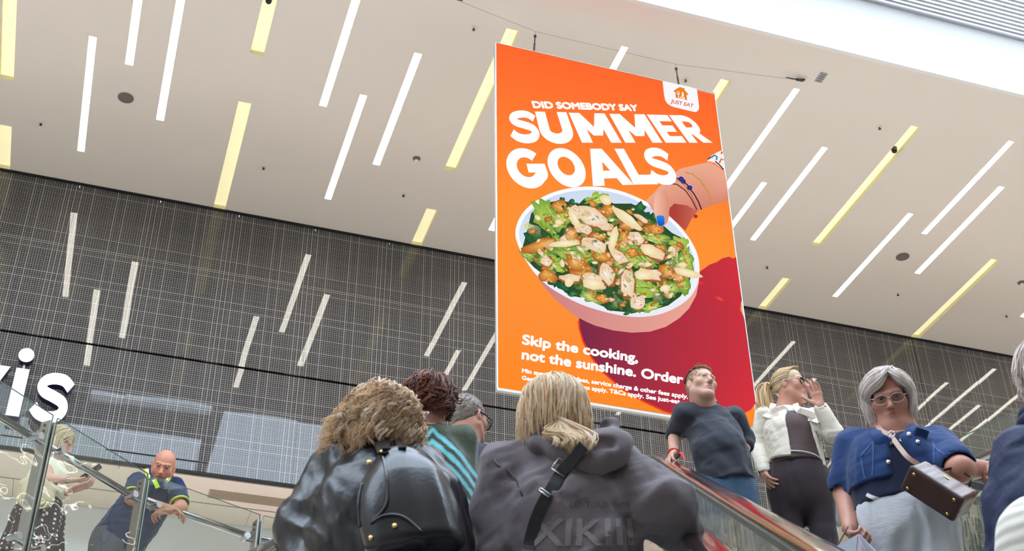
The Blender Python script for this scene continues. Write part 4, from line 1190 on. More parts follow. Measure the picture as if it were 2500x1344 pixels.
        blend(lp*near*.85, lip)
        for q in (-1, 1):
            blend(seg([(q*.014, .098, .0265), (q*.032, .094, .0325), (q*.050, .076, .0285)], .0058)*near*.8, brow)
            blend(seg([(q*.017, .090, .010), (q*.030, .093, .0155), (q*.046, .082, .0105)], .0035)*near*.7, (70, 48, 42))
        if hairmask is not None: blend(hairmask(L), hair)
        return C_
    def eyes(s, parent, gaze=(0, 1, 0), iris=(84, 100, 110)):
        g = unit(gaze); k = s.k
        for q in (-1, 1):
            v, f, c = [], [], []
            n, m = 14, 10
            c0 = np.array((q*.031, .0775, .0052)); g0 = unit(g)
            for i in range(m+1):
                for jx in range(n):
                    th = math.pi*i/m; ph = 2*math.pi*jx/n
                    a = np.array((math.sin(th)*math.cos(ph), math.cos(th), math.sin(th)*math.sin(ph)))
                    # rotate pole (0,1,0) to the gaze
                    x_ = unit(np.cross(g0, (0, 0, 1))); z_ = np.cross(x_, g0); p = x_*a[0]+g0*a[1]+z_*a[2]
                    v.append(s.w(c0+p*.0129)-np.array(parent.location))
                    c.append(lin((14, 12, 12)) if i <= 1 else lin(iris) if i == 2 else lin((214, 204, 198)))
            for i in range(m):
                for jx in range(n): f.append((i*n+jx, i*n+(jx+1) % n, (i+1)*n+(jx+1) % n, (i+1)*n+jx))
            pyobj('eye', v, f, M_eye, parent, True, c)
def frame_tilt(R, a):
    c, s_ = math.cos(a), math.sin(a)
    return np.stack([R[:, 0]*c+R[:, 1]*s_, R[:, 1]*c-R[:, 0]*s_, R[:, 2]], 1)
M_eye = mat('eye', attr='Col', rough=0.15, spec=0.6)
def skin_mat(name): 
    m = mat(name, attr='Col', rough=0.48, spec=0.4, bump=(220, .06)); b = m.node_tree.nodes['Principled BSDF']
    b.inputs['Subsurface Weight'].default_value = 0.12; b.inputs['Subsurface Radius'].default_value = (.012, .005, .003); b.inputs['Subsurface Scale'].default_value = 0.6
    return m
M_skin = skin_mat('skin')

def hand(F, wrist, d, n, side, curl=(20, 25, 20), spread=4.0, thumb=(35, 15), L=1.0, curls=None, k=.006):
    """d: wrist to knuckles, n: palm side (fingers curl towards n), side: +1 thumb towards cross(d,n)"""
    d = unit(d); n = unit(np.asarray(n)-np.dot(n, d)*d); a = np.cross(d, n)*side
    w = A3(wrist)
    F.cone(w-d*.02*L, w+d*.012*L, .023*L, .025*L, .012, .75, n)
    tips = []
    kn = []
    for i, (off, ln, ml) in enumerate(((.030, .98, .082), (.0105, 1.08, .085), (-.0095, 1.0, .080), (-.028, .80, .072))):
        base = w+a*off*.55*L+d*.012*L; kp = w+a*off*L+d*ml*L
        F.cone(base, kp, .0145*L, .0112*L, .010, .9, n)
        kn.append(kp); p = kp
        sp = math.radians(spread*(1.5-i)); dd = d*math.cos(sp)+a*math.sin(sp); ang = 0
        cs = curls[i] if curls else curl
        for sgm, (l, r0, r1) in enumerate(((.043, .0098, .0090), (.027, .0088, .0080), (.021, .0079, .0062))):
            ang += math.radians(cs[sgm]); v = dd*math.cos(ang)+n*math.sin(ang)
            e = p+v*l*ln*L; F.cone(p, e, r0*L, r1*L, .004); p = e
        tips.append(p)
    F.cone(kn[0], kn[3], .010*L, .009*L, .010)
    b = w+a*.020*L+d*.022*L; t1, t2 = math.radians(thumb[0]), math.radians(thumb[1])
    v1 = unit(d*math.cos(t1)+a*math.sin(t1)+n*.35); m = b+v1*.042*L
    F.cone(b, m, .0165*L, .0125*L, .012)
    v2 = unit(d*math.cos(t1-t2)+a*math.sin(t1-t2)+n*.35); q = m+v2*.032*L; F.cone(m, q, .0115*L, .0100*L, .005)
    v3 = unit(v2+n*.12); F.cone(q, q+v3*.026*L, .0100*L, .0075*L, .005)
    return tips

def reach(a, px, py, L, near=True):
    """point on the pixel ray at distance L from a (nearer or farther solution)"""
    a = A3(a); d = unit(ray(px, py)); b = a @ d; disc_ = b*b-(a @ a-L*L)
    if disc_ < 0: return d*b
    return d*(b-math.sqrt(disc_) if near else b+math.sqrt(disc_))

def strands(name, curves, radii, cols, material, parent, sides=4, split=5, frizz=.0015):
    """hair locks: each curve an array (n,3), tapered tube; cols per curve (root,tip)"""
    V, Fc, Cc = [], [], []; n0 = 0
    o_ = np.array(parent.location)
    if split > 1:                                  # a lock is a bunch of finer hairs
        rs = np.random.RandomState(len(curves)); c2, r2, k2 = [], [], []
        for cv, r, (a, b) in zip(curves, radii, cols):
            cv = np.asarray(cv); m = len(cv); t = np.linspace(0, 1, m)[:, None]
            for q in range(split):
                o1, o2 = rs.normal(0, r*.75, 3), rs.normal(0, frizz, 3)
                c2.append(cv+o1*(.5+.6*np.sin(t*2.6))+o2*t*2); r2.append(r*.42); g_ = rs.uniform(.80, 1.06); k2.append((a*g_, b*g_))
        curves, radii, cols = c2, r2, k2
    for cv, r, (c0, c1) in zip(curves, radii, cols):
        cv = np.asarray(cv); m = len(cv)
        d = np.gradient(cv, axis=0); d /= np.linalg.norm(d, axis=1)[:, None]+1e-9
        ref = np.array((0.31, .95, .05)); s1 = np.cross(d, ref); s1 /= np.linalg.norm(s1, axis=1)[:, None]+1e-9; s2 = np.cross(d, s1)
        t = np.linspace(0, 1, m); rr = r*np.clip(np.minimum(1, .45+t*5), 0, 1)*np.clip((1.04-t)*3.2, .12, 1)
        for k in range(sides):
            a = 2*math.pi*k/sides
            V.append(cv+(s1*math.cos(a)+s2*math.sin(a)*.7)*rr[:, None]-o_)
        Cc.append(np.tile(np.array(c0)[None]*(1-t[:, None])+np.array(c1)[None]*t[:, None], (sides, 1)))
        ids = n0+np.arange(sides*m).reshape(sides, m)
        for k in range(sides):
            A, B = ids[k], ids[(k+1) % sides]
            Fc.append(np.stack([A[:-1], A[1:], B[1:], B[:-1]], 1))
        n0 += sides*m
    V = np.concatenate(V); Q = np.concatenate(Fc); Cc = np.concatenate(Cc)
    me = bpy.data.meshes.new(name); me.vertices.add(len(V)); me.vertices.foreach_set('co', V.astype(np.float32).ravel())
    me.loops.add(Q.size); me.loops.foreach_set('vertex_index', Q.astype(np.int32).ravel())
    me.polygons.add(len(Q)); me.polygons.foreach_set('loop_start', np.arange(0, Q.size, 4, dtype=np.int32)); me.polygons.foreach_set('use_smooth', np.ones(len(Q), bool))
    me.update(calc_edges=True); me.validate()
    at = me.color_attributes.new('Col', 'FLOAT_COLOR', 'POINT'); at.data.foreach_set('color', np.c_[Cc, np.ones(len(V))].astype(np.float32).ravel())
    o = new_obj(name, me, material, parent); o['kind'] = 'stuff'; return o
M_hair = mat('hair', attr='Col', rough=0.42, spec=0.45)
HAIR_WARM = np.array((1.10, 1.0, .97))
def hair_cols(rs, pal, n, tips=None):
    out = []
    for _ in range(n):
        c = np.array(lin(pal[rs.randint(len(pal))]))*rs.uniform(1.0, 1.32)*HAIR_WARM; c = c*min(1, .86/c.max())
        t = np.array(lin((tips or pal)[rs.randint(len(tips or pal))]))*rs.uniform(1.0, 1.32)*HAIR_WARM; t = t*min(1, .86/t.max()); out.append((c, t))
    return out
def bez(pts, n=14):
    """smooth path through points"""
    pts = np.asarray(pts, float); m = len(pts); out = []
    for t in np.linspace(0, m-1, n):
        i = min(int(t), m-2); f = t-i
        p0, p1, p2, p3 = pts[max(i-1, 0)], pts[i], pts[i+1], pts[min(i+2, m-1)]
        out.append(.5*((2*p1)+(-p0+p2)*f+(2*p0-5*p1+4*p2-p3)*f*f+(-p0+3*p1-3*p2+p3)*f**3))
    return np.array(out)
def push_out(p, H, extra=0.0):
    """keep a head-local point outside the skull"""
    c = np.array((0, -.018, .030)); r = np.array((.080, .101, .092))+extra
    q = (p-c)/r; l = np.linalg.norm(q)
    return c+q/l*r if l < 1 else p

def loft(F, rings, fdir, k=.05):
    """rings: (centre, half width, half depth)"""
    for (c0, w0, d0), (c1, w1, d1) in zip(rings[:-1], rings[1:]):
        F.cone(c0, c1, w0, w1, k, ((d0/w0)+(d1/w1))/2, fdir)
# ---------------------------------------------------------------- cloth materials
def cloth(name, rgb, rough=.85, weave=600, bs=.12, sheen=.15, var=.06): return mat(name, rgb, rough=rough, spec=.25, sheen=sheen, bump=(weave, bs), var=(14, var))
M_blackt = cloth('charcoal_jersey', (58, 59, 68)); M_jeans = cloth('blue_jeans', (62, 86, 112), var=.15)
M_leather = mat('black_leather', (27, 28, 33), rough=.34, spec=.6, bump=(60, .12), var=(9, .15))
M_bagleather = mat('soft_black_leather', (24, 24, 30), rough=.27, spec=.55, bump=(120, .06))
M_hoodie = cloth('washed_grey_fleece', (116, 106, 110), weave=260, bs=.2, var=.10)
M_hoodprint = cloth('faded_print', (138, 130, 132), weave=260, bs=.2, var=.18)
M_hoodprint2 = cloth('faint_print', (92, 84, 88), weave=260, bs=.2, var=.1)
M_navy = cloth('navy_cotton', (48, 50, 66)); M_cream = cloth('cream_denim', (228, 217, 200), weave=500)
M_brown = cloth('brown_jersey', (78, 58, 56), rough=.6); M_dkbrown = cloth('dark_brown_knit', (54, 42, 46))
M_seam = cloth('denim_seam', (64, 92, 140)); M_denim = cloth('indigo_denim', (34, 60, 108), weave=420, bs=.25, var=.16); M_navytop = cloth('navy_top', (34, 40, 66))
M_whitetr = mat('white_linen', (208, 208, 213), rough=.85, spec=.2, bump=(22, .28, (.6, .6, 2.6))); M_trim = cloth('white_trim', (236, 232, 232))
M_polo = cloth('navy_polo', (38, 54, 92)); M_neon = cloth('neon_trim', (206, 232, 60)); M_greytr = cloth('grey_trousers', (96, 96, 104))
M_coat = mat('navy_padded_coat', (44, 52, 82), rough=.6, spec=.3, bump=(60, .2)); M_strap = mat('black_strap', (22, 22, 28), rough=.5)
M_sole = mat('dark_shoe', (40, 38, 38), rough=.5); M_tan = mat('tan_strap', (186, 150, 138), rough=.5); M_gold = mat('gold_stud', (214, 178, 110), rough=.25, metal=1.0)
M_bagbrown = mat('brown_leather', (100, 66, 50), rough=.33, spec=.5, bump=(300, .05)); M_bagbase = mat('shaded_brown_leather', (68, 44, 38), rough=.45)
M_lens = mat('dark_lens', (14, 16, 22), rough=.06, spec=.8); M_black = mat('black_plastic', (20, 20, 24), rough=.3)
M_clear = mat('clear_pink_frame', (214, 190, 188), rough=.2, spec=.6)
M_red = mat('red_band', (222, 66, 58), rough=.6); M_silver = mat('silver_metal', (210, 208, 204), rough=.2, metal=1.0)
M_ylens = glass_mat('spectacle_lens', (.74, .73, .74), 0.0, .5)
M_vest = cloth('cream_knit_vest', (232, 224, 196)); M_tote = mat('cream_tote', (204, 182, 150), rough=.8, bump=(300, .2)); M_phone = mat('phone_case', (60, 62, 76), rough=.35)
def knit_mat():
    m = mat('striped_knit', attr='Col', rough=.95, spec=.1, sheen=.5, bump=(180, .5)); return m
M_knit = knit_mat()
def dots_mat():
    m = mat('polka_dot_cloth', (62, 46, 52), rough=.8); nt = m.node_tree; b = nt.nodes['Principled BSDF']
    tc = nt.nodes.new('ShaderNodeTexCoord'); v = nt.nodes.new('ShaderNodeTexVoronoi'); v.inputs['Scale'].default_value = 27; v.inputs['Randomness'].default_value = .15
    lt = nt.nodes.new('ShaderNodeMath'); lt.operation = 'LESS_THAN'; lt.inputs[1].default_value = .27
    mx = nt.nodes.new('ShaderNodeMix'); mx.data_type = 'RGBA'; mx.inputs[6].default_value = (*lin((58, 42, 48)), 1); mx.inputs[7].default_value = (*lin((225, 214, 206)), 1)
    L = nt.links.new; L(tc.outputs['Object'], v.inputs['Vector']); L(v.outputs['Distance'], lt.inputs[0]); L(lt.outputs[0], mx.inputs[0]); L(mx.outputs[2], b.inputs['Base Color']); return m
M_dots = dots_mat()
def rib_mat():
    m = mat('cream_ribbed_knit', (238, 232, 222), rough=.95, spec=.1, sheen=.4); nt = m.node_tree; b = nt.nodes['Principled BSDF']
    tc = nt.nodes.new('ShaderNodeTexCoord'); w = nt.nodes.new('ShaderNodeTexWave'); w.inputs['Scale'].default_value = 11; w.inputs['Distortion'].default_value = 1.5; w.bands_direction = 'Z'
    w.inputs['Detail'].default_value = 1
    bp = nt.nodes.new('ShaderNodeBump'); bp.inputs['Strength'].default_value = .3; bp.inputs['Distance'].default_value = .01
    nt.links.new(tc.outputs['Object'], w.inputs['Vector']); nt.links.new(w.outputs[1], bp.inputs['Height']); nt.links.new(bp.outputs[0], b.inputs['Normal']); return m
M_rib = rib_mat()

RUN = .2/SLOPE
def step_z(p):
    s_ = p[0]*ED.x+p[1]*ED.y
    return TREADH+.2*round(s_/RUN)
class Fig:
    """a figure: base point, camera-facing axes and a thing to hang parts on"""
    def __init__(s, px, py, r, label, floor=None, cat='person'):
        p = on_r(px, py, r); s.tc = -unit((p[0], p[1], 0)); s.ir = np.cross(np.array((0, 0, 1.0)), s.tc)   # image right
        s.z = np.array((0, 0, 1.0)); s.fz = step_z(p) if floor is None else floor
        s.t = thing('person', label, cat, (p[0], p[1], s.fz)); s.r = r
    def dirv(s, right, cam, up_=0.0): return unit(s.ir*right+s.tc*cam+s.z*up_)
def sub(p, *ws): return A3(p)+sum(np.asarray(w) for w in ws)
def lerp(a, b, t): return A3(a)*(1-t)+A3(b)*t
def spline_ribbon(name, pts, w, th, nrm, material, parent):
    """flat strap along pts, width w, facing nrm"""
    P = bez(pts, max(8, 5*len(pts))); o_ = np.array(parent.location); bm = bmesh.new(); rings = []
    d = np.gradient(P, axis=0)
    for p, dd in zip(P, d):
        s_ = unit(np.cross(dd, nrm)); n_ = unit(np.cross(s_, dd))
        rings.append([bm.verts.new(p-o_+s_*a*w/2+n_*b*th/2) for a, b in ((-1, -1), (1, -1), (1, 1), (-1, 1))])
    for i in range(len(rings)-1):
        for k in range(4): bm.faces.new((rings[i][k], rings[i][(k+1) % 4], rings[i+1][(k+1) % 4], rings[i+1][k]))
    bm.faces.new(rings[0][::-1]); bm.faces.new(rings[-1]); bmesh.ops.recalc_face_normals(bm, faces=bm.faces[:])
    return obj(name, bm, material, parent)
def stud(name, p, n_, r, th, material, parent):
    p = A3(p)-np.array(parent.location); n_ = unit(n_); bm = bmesh.new(); tube(bm, [p-n_*th/2, p+n_*th/2], r, 10); return obj(name, bm, material, parent, True)
def tube_obj(name, pts, r, material, parent, n=8):
    bm = bmesh.new(); tube(bm, [A3(p)-np.array(parent.location) for p in pts], r, n); return obj(name, bm, material, parent, True)
def lower_body(fig, hip, fdir, hw=.10, mats=None, kind='trousers', thigh=.085, knee=.058, ankle=.05, flare=None, bend=0.0, hipw=.16, hipd=.12, top=.1, disp=.004, shoe=True, low=.08):
    """trousers, shoes; returns skin core cones for the legs"""
    f = unit((fdir[0], fdir[1], 0)); side = np.cross(f, (0, 0, 1.0)); hip = A3(hip); fz = fig.fz
    F = Field(.011); leg = []
    for q in (-1, 1):
        h = hip+side*q*hw*.9-fig.z*.06; a = np.array((h[0], h[1], fz+.09))+side*q*.01; kz = (h[2]+a[2])/2+.02
        k_ = np.array(((h[0]+a[0])/2, (h[1]+a[1])/2, kz))+f*bend
        F.path([h, k_, a], [thigh, knee, flare or ankle], .03); leg.append((h, k_, a))
        if shoe:
            G = Field(.009); t_ = a+f*.11-fig.z*.05; G.cone(a-f*.03-fig.z*.045, t_, .04, .034, .02, .9, fig.z); G.plane((0, 0, fz+.002), (0, 0, -1), .004)
            field_obj('shoe', G, M_sole, fig.t)
    loft(F, [(hip+fig.z*top, hipw*.93, hipd*.95), (hip, hipw, hipd), (hip-fig.z*low, hipw*.96, hipd)], f, .04)
    F.plane(hip+fig.z*top, fig.z, .008)
    F.disp = folds(disp, 16, (0, 0, 1), .1, seed=hip[0]*9)
    field_obj(kind, F, mats, fig.t)
    return leg
def core(fig, neck, hip, leg, r=.10):
    F = Field(.016); F.cone(lerp(neck, hip, .25), hip, r, r, .03, .8, fig.tc)
    for h, k_, a in leg: F.path([h, k_, a], [.06, .045, .035], .03)
    return F

def locks(H, rs, n, pal, part=(0, -.02, .13), phi=(0, 360), theta_end=(95, 115), hang=(.0, .05), vol=(.082, .104, .094), volend=1.1, curl=(0, 3), rad=.004, front_end=52, front=(35, 145), jitter=.006, tips=None, outward=.0, seg=16, droop=(0, 0, -1)):
    """hair locks from the part over the skull, then hanging; head-local to world"""
    cs, rr = [], []; part = np.array(part); c = np.array((0, -.018, .028)); dl = H.R.T @ unit(droop)
    for i in range(n):
        ph = math.radians(rs.uniform(*phi)); te = math.radians(rs.uniform(*theta_end)); pd = math.degrees(ph) % 360
        fr = front[0] < pd < front[1]
        if fr: te = math.radians(front_end+rs.uniform(-4, 3))
        vs = rs.uniform(.96, 1.04); pts = []
        hl = 0 if fr else rs.uniform(*hang)
        m1 = seg if hl == 0 else int(seg*.6)
        d_end = np.array((math.sin(te)*math.cos(ph), math.sin(te)*math.sin(ph), math.cos(te)))
        p0 = part+rs.normal(0, .012, 3); d0 = unit(p0-c)
        for t in np.linspace(0, 1, m1):
            d = unit(d0*(1-t)+d_end*t) if np.dot(d0, d_end) > -.9 else unit(d0*(1-t)+d_end*t+np.array((0, -.3, 0))*t*(1-t))
            g = 1+(volend-1)*t
            pts.append(c+np.array(vol)*vs*g*d)
        if hl:
            last = pts[-1]; out = np.array((d_end[0], d_end[1], 0))
            for t in np.linspace(0, 1, seg-m1+1)[1:]: pts.append(last+dl*hl*t+out*outward*t)
        P = np.array(pts); tt = np.linspace(0, 1, len(P)); ca = curl[0]*np.clip(tt*1.6-.2, 0, 1); a = tt*curl[1]*2*math.pi*rs.uniform(.8, 1.2)+rs.uniform(0, 6.28)
        tang = np.gradient(P, axis=0); tang /= np.linalg.norm(tang, axis=1)[:, None]+1e-9
        n1 = np.cross(tang, (.3, .5, .8)); n1 /= np.linalg.norm(n1, axis=1)[:, None]+1e-9; n2 = np.cross(tang, n1)
        P = P+n1*(ca*np.cos(a))[:, None]+n2*(ca*np.sin(a))[:, None]+rs.normal(0, jitter, 3)*np.linspace(.3, 1, len(P))[:, None]
        cs.append(H.c+(P*H.k) @ H.R.T); rr.append(rad*rs.uniform(.7, 1.3))
    return cs, rr, hair_cols(rs, pal, n, tips)
def cap(H, col, parent, scale=(1.02, 1.02, 1.03), face=.035, low=-.06, noise=.003, nscale=60, tilt=.35, name='hair'):
    F = Field(.005); F.ell(H.w((0, -.022, .036)), A3((.080, .100, .091))*np.array(scale)*H.k, H.R, .01)
    if low < 0: F.cone(H.w((0, -.05, -.02)), H.w((0, -.045, low)), .06*H.k, .05*H.k, .03)
    n_ = H.R @ unit((0, 1, -tilt-.15)); F.plane(H.w((0, face+.035, .055)), n_, .01)
    F.plane(H.w((0, 0, low)), H.R @ np.array((0, 0, -1.0)), .01)
    F.disp = lambda x, y, z: noise*(vnoise(x*nscale, y*nscale, z*nscale))
    c_ = np.array(lin(col))
    return field_obj(name, F, M_hair, parent, lambda V: np.tile(c_, (len(V), 1))*(1+.22*vnoise(V[:, 0]*90, V[:, 1]*90, V[:, 2]*90))[:, None])
def body(fig, H, fields, base, **kw):
    def cf(V):
        C_ = np.tile(np.array(lin(base)), (len(V), 1)); d = np.linalg.norm(V-H.c, axis=1) < .2
        C_[d] = H.colour(V[d], base, **kw); return C_*(1+.05*vnoise(V[:, 0]*45, V[:, 1]*45, V[:, 2]*45))[:, None]
    return field_obj('body', fields, M_skin, fig.t, cf)

from mathutils.bvhtree import BVHTree
_bvh = {}
def surf(o, px, py, off=.004, default_r=None):
    """point on a garment where a sight line meets it, lifted off along the surface normal"""
    if o.name not in _bvh:
        l = o.parent.location if o.parent else Vector()
        _bvh[o.name] = BVHTree.FromPolygons([v.co+l for v in o.data.vertices], [tuple(p.vertices) for p in o.data.polygons])
    d = Vector(ray(px, py)).normalized(); p, n_, i_, q = _bvh[o.name].ray_cast(Vector((0, 0, 0)), d)
    if p is None: return on_r(px, py, default_r) if default_r else None
    if n_.dot(d) > 0: n_ = -n_
    return np.array(p+n_*off)
def decal(name, s_, quad, target, material, parent, bold=.0, off=.002, cuts=2):
    v, f = text_mesh(s_, bold, 3); x0, x1 = v[:, 0].min(), v[:, 0].max(); y0, y1 = v[:, 1].min(), v[:, 1].max()
    bm = bmesh.new(); vs = [bm.verts.new((p[0], p[1], 0)) for p in v]
    for q in f: bm.faces.new([vs[i] for i in q])
    bmesh.ops.triangulate(bm, faces=bm.faces[:]); bmesh.ops.subdivide_edges(bm, edges=bm.edges[:], cuts=cuts, use_grid_fill=True)
    bad = []
    for w in bm.verts:
        p = surf(target, *quad_map(quad, (w.co.x-x0)/(x1-x0), (w.co.y-y0)/(y1-y0)), off)
        if p is None: bad.append(w)
        else: w.co = Vector(p)-parent.location
    if bad: bmesh.ops.delete(bm, geom=bad, context='VERTS')
    o = obj(name, bm, material, parent); o['kind'] = 'stuff'; return o
def band(name, pts, w, target, material, parent, off=.002, n=16, default_r=None):
    """cloth band lying on a garment: centre line and width in picture units"""
    P = bez([(x, y, 0) for x, y in pts], n); d = np.gradient(P, axis=0); bm = bmesh.new(); rows = []
    for p, q in zip(P, d):
        nx, ny = -q[1], q[0]; l = math.hypot(nx, ny) or 1
        row = [surf(target, p[0]+nx/l*w*t, p[1]+ny/l*w*t, off, default_r) for t in (-.5, -.17, .17, .5)]
        if all(v is not None for v in row): rows.append([bm.verts.new(Vector(v)-parent.location) for v in row])
    for a, b in zip(rows[:-1], rows[1:]):
        for k in range(3): bm.faces.new((a[k], a[k+1], b[k+1], b[k]))
    return obj(name, bm, material, parent)
# ================================================================ man in the charcoal top, hand on the handrail
def man_charcoal():
    g = Fig(1735, 1000, 7.05, 'man in a charcoal long-sleeved top holding the handrail and looking up')
    f = g.dirv(.40, .9); N = on_r(1722, 990, 7.08); hip = on_r(1772, 1178, 7.12)
    H = Head(on_r(1713, 941, 7.0), g.dirv(.52, .85), pitch=.06, roll=.06, scale=.98, nose=1.05, jaw=1.02, fat=.002)
    F = Field(.0038); H.build(F); F.cone(H.w((0, -.02, -.06)), N-g.z*.03, .060, .066, .03); F.cone(N-g.z*.03, N-g.z*.12, .09, .10, .04, .7, f)
    sR = on_r(1672, 1012, 7.02); eR = on_r(1648, 1058, 7.20); wR = on_r(1645, 1106, 7.03)
    sL = on_r(1790, 1022, 7.22); eL = on_r(1820, 1074, 7.30); wL = on_r(1811, 1118, 7.20)
    A = Field(.0045); A.path([sR, eR, wR], [.05, .045, .029], .02); hd = unit(on_r(1622, 1130, 6.93)-wR)
    hand(A, wR, hd, g.dirv(.15, .35, -1), -1, curl=(18, 34, 30), spread=5, thumb=(42, 20), L=1.02)
    A.path([sL, eL, wL], [.05, .045, .03], .02); hand(A, wL, unit(on_r(1806, 1140, 7.12)-wL), g.dirv(-.6, .5, 0), 1, curl=(20, 20, 10))
    leg = lower_body(g, hip-g.z*.02, f, mats=M_jeans, kind='jeans', thigh=.095, knee=.07, ankle=.06, hipw=.165, hipd=.125, top=.09, bend=.03)
    body(g, H, [F, A, core(g, N, hip, leg)], (206, 158, 138), lip=(190, 120, 110), brow=(150, 118, 92), blush=.13)
    H.eyes(g.t, (.25, 1, .15), (90, 110, 128))
    T = Field(.007); c1 = lerp(N, hip, .30); c2 = lerp(N, hip, .62); c3 = lerp(N, hip, .95)
    loft(T, [(lerp(N, hip, .15), .075, .065), (lerp(N, hip, .32), .148, .110), (c2+f*.035, .156, .138), (c3+f*.02, .148, .125), (lerp(N, hip, 1.0)-g.z*.03, .158, .128)], f, .05)
    T.path([N-g.z*.07, sR], [.06, .062], .04); T.path([N-g.z*.07, sL], [.06, .062], .04)
    T.path([sR, lerp(sR, eR, 1.0)], [.072, .060], .04); T.cone(lerp(sR, eR, .85), lerp(eR, wR, .12), .062, .056, .015)
    T.path([sL, eL], [.072, .058], .04); T.cone(lerp(sL, eL, .85), lerp(eL, wL, .22), .060, .054, .015)
    T.cone(lerp(eR, wR, .06), wR, .045, .04, .006, op='s'); T.cone(lerp(eL, wL, .16), wL, .043, .04, .006, op='s')
    T.cone(N+g.z*.05, N-g.z*.012, .072, .068, .010, op='s'); T.plane(hip-g.z*.035, unit((0, 0, -1.0)+.25*g.ir), .006)
    T.disp = both(folds(.006, 8, unit(g.ir*.9-g.z*.8), .65, 2.0), folds(.002, 20, unit(g.ir+g.z*.3), .6, 5.0))
    field_obj('long_sleeved_top', T, M_blackt, g.t)
    tube_obj('collar', [N+g.z*.004+g.ir*.074*math.cos(a)+f*.066*math.sin(a)-f*.01+g.z*.010*(-math.sin(a)) for a in np.linspace(0, 2*math.pi, 22)], .007, M_blackt, g.t)
    cap(H, (146, 116, 88), g.t, (1.015, 1.01, 1.03), face=.046, low=-.045, noise=.004, nscale=90, name='short_hair')
    rs = np.random.RandomState(1)
    c_, r_, k_ = locks(H, rs, 130, [(196, 158, 112), (168, 132, 96), (150, 120, 90)], part=(.03, -.06, .115), phi=(30, 150), front_end=47, front=(0, 360), volend=1.07, rad=.0042, jitter=.004, seg=10)
    strands('swept_fringe', c_, r_, k_, M_hair, g.t)
    # sunglasses pushed up on the hair, watch, red wrist band
    for q in (-1, 1):
        p = [H.w((q*.084, -.06, .03)), H.w((q*.086, -.03, .06)), H.w((q*.080, .0, .085))]; tube_obj('sunglasses_arm', p, .0035, M_black, g.t)
    tube_obj('sunglasses_front', [H.w((x, .012-abs(x)*.2, .131-abs(x)*.55)) for x in np.linspace(-.08, .08, 9)], .007, M_lens, g.t)
    stud('watch', wL+g.tc*.026+g.ir*.004, g.dirv(.3, 1), .022, .012, M_black, g.t)
    tube_obj('watch_strap', [lerp(eL, wL, .96)+g.ir*.034*math.cos(a)+g.tc*.034*math.sin(a) for a in np.linspace(0, 6.3, 15)], .008, M_black, g.t)
    ax = unit(wR-eR); u_ = unit(np.cross(ax, g.ir)); v_ = np.cross(ax, u_)
    b = tube_obj('wrist_band', [wR+ax*.004+u_*.033*math.cos(a)+v_*.033*math.sin(a) for a in np.linspace(0, 6.3, 15)], .006, M_red, g.t)
    spline_ribbon('band_tail', [wR+ax*.004+g.ir*.03+g.tc*.01, wR+g.ir*.05+g.tc*.025-g.z*.02, wR+g.ir*.06+g.tc*.03-g.z*.06], .012, .002, g.tc, M_red, g.t)
man_charcoal()

